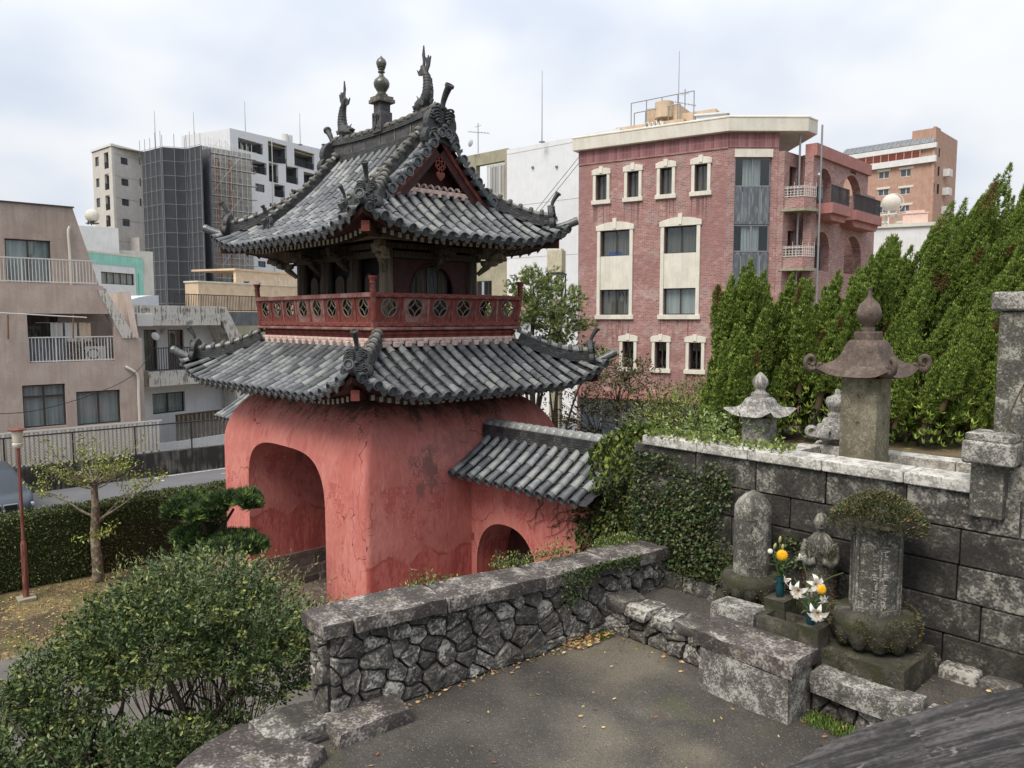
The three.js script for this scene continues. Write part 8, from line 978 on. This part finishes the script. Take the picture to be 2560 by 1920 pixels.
// ---- far right: brown apartment block and the white block with the dish
{
  const a = BD.farL, b = BD.farR, t = house('brown_apartment_block', 'distant brown brick apartment block with white cornice bands', a.o, a.yaw); const all = [...a.w]; for (let k = 1; k < 4; k++) for (const q of a.w.slice(2)) all.push([q[0], q[1], q[2] - 2.9 * k, q[3] - 2.9 * k]);
  withFacade(t, a.o, a.yaw, () => { wall(t, rectOut(0, a.L, -1, a.c[0][3]), [...all, ...a.b].map((q) => rectHole(...q)), M.bTerra, 0.4); for (const q of all) { win(t, ...q, 0, { far: true, n: 2, fr: M.whiteMetal, t: 0.1 }); part(t, 'lintel', bxc(q[0] - 0.2, q[1] + 0.2, q[3], q[3] + 0.35, 0, 0.12), M.bCream); } for (const q of a.b) part(t, 'balcony_back', bxc(q[0] - 0.1, q[1] + 0.1, q[2] - 0.1, q[3] + 0.1, -1.9, -1.8), M.dim); for (const q of a.c) part(t, 'white_cornice', bxc(Math.max(-0.3, q[0]), a.L + 0.4, q[2], q[3] + 0.15, 0, 0.6), M.bWhite); const p = a.pan[0], n = 9; for (let i = 0; i < n; i++) part(t, 'balcony_panel', bxc(mix(p[0], p[1], i / n) + 0.06, mix(p[0], p[1], (i + 1) / n) - 0.06, p[2], p[3], 0.4, 0.46), M.redWood); part(t, 'balcony_frame', merge([bxc(p[0], p[1], p[3], p[3] + 0.1, 0.38, 0.48), ...[...Array(n + 1)].map((_, i) => bx(0.08, p[3] - p[2], 0.1, mix(p[0], p[1], i / n), (p[2] + p[3]) / 2, 0.43))]), M.bPeach); part(t, 'roof', extrude([[0.2, 0], [a.L, 0], [a.L, 1.3], [1.0, 1.3]], 0.3).rotateX(-0.5).translate(0, a.c[0][3] + 0.1, 0.3), M.zinc); });
  withFacade(t, b.o, b.yaw, () => { part(t, 'end_wall', bxc(0, b.L + 3, -1, a.c[0][3] + 2.6, -3.5, 0), M.bTerra); part(t, 'corner_pier', bxc(-0.2, 2.4, -1, a.c[0][3] + 2.75, -0.3, 0.15), M.bTerra); for (let k = 0; k < 5; k++) part(t, 'side_balcony', bxc(5.2, 7, 30 - k * 3.1, 31.2 - k * 3.1, 0, 1), M.bWhite); });
  const d = BD.dish, s = house('dish_building', 'white building below the spherical rooftop tank', d.o, d.yaw); part(s, 'wall', bxc(-0.3, d.L + 4, -1, 12.6, -6, 0), M.bWhite); part(s, 'roof_edge', bxc(-0.4, d.L + 4, 12.6, 12.85, -6.1, 0.15), M.bCream); win(s, 0.1, 1.3, 9.6, 10.9, 0.18, { far: true, n: 1 }); part(s, 'balcony_railing', bars(-0.2, 2.2, 9.0, 9.8, 0.3, 0.02, 0.05, 0.3), M.blackMetal).userData.kind = 'stuff'; part(s, 'roof_house', merge([bx(1.6, 0.75, 1.4, 2.5, 13.2, -1.2), bx(1.7, 0.08, 1.5, 2.5, 13.6, -1.2), bx(1.2, 0.2, 1.1, 2.5, 13.72, -1.2)]), plain(0xc9aaa0, 0xdcc4ba, 1211));
  const k = thing('round_tank', 'spherical cream rooftop tank above the junipers', 'water tank', [-6.5, 13.6, -48.4]); part(k, 'tank', new THREE.SphereGeometry(0.66, 22, 16).scale(1, 1, 1).translate(0, 0.95, 0), M.bCream); part(k, 'band', new THREE.TorusGeometry(0.67, 0.03, 6, 28).rotateY(0.4).translate(0.15, 0.95, 0), M.whiteMetal); part(k, 'stand', merge([rod([-0.4, -0.9, 0], [-0.35, 0.6, 0], 0.06), rod([0.4, -0.9, 0], [0.35, 0.6, 0], 0.06), rod([0, -0.9, 0.4], [0, 0.6, 0.35], 0.06), bx(1.1, 0.08, 1.1, 0, 0.1, 0)]), M.whiteMetal);
}
// ---- masts and aerials
for (const [x, z, y0, y1, r, lb] of [[-17.6, -23.1, 16.9, 21.2, 0.035, 'thin grey mast on the pale windowless building'], [-11.3, -28.4, 16, 22.0, 0.035, 'tall mast above the plant room of the brick building'], [-14.3, -71.0, 23, 23.1, 0.05, ''], [-94.4, -25.2, 29, 34.2, 0.06, 'mast at the left end of the netted block'], [-90.8, -29.1, 29, 34, 0.06, 'mast in the middle of the netted block'], [-88, -35.1, 31, 36, 0.06, 'tall mast on the white balcony block'], [-86.6, -42.6, 31, 35.5, 0.06, 'mast at the right end of the white balcony block']]) { if (!lb) continue; const m = thing('mast', lb, 'mast', [x, y0, z]); part(m, 'pole', rod([0, 0, 0], [0, y1 - y0, 0], r, r * 0.4, 6), M.alu); part(m, 'base_plate', bx(r * 8, r * 2, r * 8, 0, r, 0), M.alu); }
for (const [x, z, y0, h, k, lb] of [[-23.3, -22.75, 17.1, 1.95, 1, 'television aerial with small dish on the concrete block beside the gable'], [-11.05, -28.7, 17, 2.8, 0.8, 'short aerial beside the tall mast above the plant room']]) { const a = thing('aerial', lb, 'aerial', [x, y0, z]); part(a, 'pole', rod([0, 0, 0], [0, h, 0], 0.03), M.alu); part(a, 'elements', merge([rod([-0.6 * k, h * 0.75, 0.3], [0.6 * k, h * 0.65, -0.4], 0.02), ...[...Array(7)].map((_, i) => { const t = i / 6, x0 = mix(-0.6, 0.6, t) * k; return rod([x0 - 0.12, h * mix(0.75, 0.65, t), mix(0.3, -0.4, t) - 0.2], [x0 + 0.12, h * mix(0.75, 0.65, t), mix(0.3, -0.4, t) + 0.2], 0.012); }), rod([-0.3, h * 0.9, 0], [0.3, h * 0.9, 0], 0.015)]), M.alu).userData.kind = 'stuff'; if (k === 1) { const g = new THREE.SphereGeometry(0.35, 14, 5, 0, 6.3, 0, 0.8); g.rotateX(1.4); g.translate(-0.25, h * 0.3, 0.2); part(a, 'dish', g, mat({ hex: 0x9aa0a6, side: THREE.DoubleSide })); } }
// ---------------------------------------------------------------- lamp post and parked car
{
  const t = thing('lamp_post', 'rusty red lamp post with white glass head before the hedge', 'lamp post', [-5.75, -1.08, 7.14]); M.rust = mat({ map: tex(256, [0.4, 1.2], (u, v) => mix3(hx(0x5e2f2b), hx(0x86544a), sstep(0.3, 0.72, fbm(u * 8, v * 10, 0, 5, 1301)))), roughness: 0.75 });
  part(t, 'pole', merge([rod([0, 0, 0], [0, 1.45, 0], 0.07, 0.07, 12), rod([0, 1.45, 0], [0, 1.53, 0], 0.07, 0.042, 12), rod([0, 1.5, 0], [0, 3.98, 0], 0.042, 0.04, 12)]), M.rust); part(t, 'footing', bx(0.4, 0.1, 0.4, 0, 0.02, 0, 0.02), M.bConc);
  part(t, 'glass_head', lathe([[0, 3.98], [0.08, 4.0], [0.11, 4.08], [0.13, 4.3], [0.135, 4.36], [0, 4.36]], 18), mat({ hex: 0xc9c3b2, roughness: 0.35 })); part(t, 'collar', lathe([[0.06, 3.9], [0.11, 3.94], [0.125, 4.02], [0.11, 4.03], [0, 4.03]], 16), M.bCream); part(t, 'shade', lathe([[0, 4.42], [0.12, 4.41], [0.2, 4.38], [0.205, 4.36], [0, 4.36]], 20), M.rust);
}
{
  const t = thing('parked_car', 'silver-grey car parked on the lane, only its bonnet in view', 'car', [-10.15, -0.15, 6.9]); const paint = mat({ hex: 0x505963, roughness: 0.3, metalness: 0.4 });
  // side outline, nose at x = 0, tail at -4.5
  const o = [[0, 0.3], [0.03, 0.55], [-0.08, 0.72], [-0.5, 0.86], [-1.25, 0.98], [-1.75, 1.28], [-2.2, 1.42], [-3.0, 1.42], [-3.7, 1.25], [-4.2, 1.02], [-4.45, 0.95], [-4.5, 0.5], [-4.4, 0.28]]; const sh = new THREE.Shape(o.map((p) => new THREE.Vector2(...p))); let g = new THREE.ExtrudeGeometry(sh, { depth: 1.5, bevelEnabled: true, bevelSize: 0.1, bevelThickness: 0.13, bevelSegments: 4 }); g.translate(-0.1, 0, -0.75); const p = g.attributes.position; for (let i = 0; i < p.count; i++) { const y = p.getY(i), x = p.getX(i); let k = 1; if (y > 0.95) k = 1 - 0.28 * (y - 0.95) / 0.5; if (x > -0.6) k *= 1 - 0.12 * ((x + 0.6) / 0.6) ** 2; p.setZ(i, p.getZ(i) * k); } g = toCreasedNormals(g, 0.7);
  part(t, 'body', boxUV(g), paint);
  for (const s of [-1, 1]) { const gr = new THREE.Shape(); gr.moveTo(-0.16, -0.1); gr.lineTo(0.16, -0.1); gr.quadraticCurveTo(0.2, 0, 0.17, 0.1); gr.lineTo(-0.17, 0.1); gr.quadraticCurveTo(-0.2, 0, -0.16, -0.1); const rim = extrude(gr, 0.05, 0.015, [], 6); rim.rotateY(Math.PI / 2); const r = part(t, 'grille', rim, M.alu); r.position.set(-0.03, 0.55, s * 0.21); const inn = xf(rim, { s: [1.15, 0.82, 0.86] }); const ii = part(t, 'grille_slats', inn, M.black); ii.position.set(-0.02, 0.55, s * 0.21); const hl = rock(0.14, 0.13, 0.42, 3, 0.02, 0.6, 4); const h = part(t, 'headlight', hl, mat({ hex: 0xb9c0c6, roughness: 0.1 })); h.position.set(-0.13, 0.58, s * 0.62); h.rotation.y = s * 0.35; }
  for (const x of [-0.85, -3.6]) for (const s of [-1, 1]) { const w = group(t, 'wheel', [x, 0.32, s * 0.78]); part(w, 'tyre', new THREE.TorusGeometry(0.24, 0.085, 8, 24), M.black); part(w, 'rim', xf(new THREE.CylinderGeometry(0.19, 0.19, 0.12, 20), { r: [Math.PI / 2, 0, 0] }), M.alu); }
  part(t, 'windscreen', beam([-1.38, 1.04, 0], [-1.8, 1.3, 0], 1.18, 0.02), M.farGlass); part(t, 'bumper', bx(0.12, 0.16, 1.5, -0.02, 0.36, 0, 0.05), paint);
}
renderer.render(scene, camera);
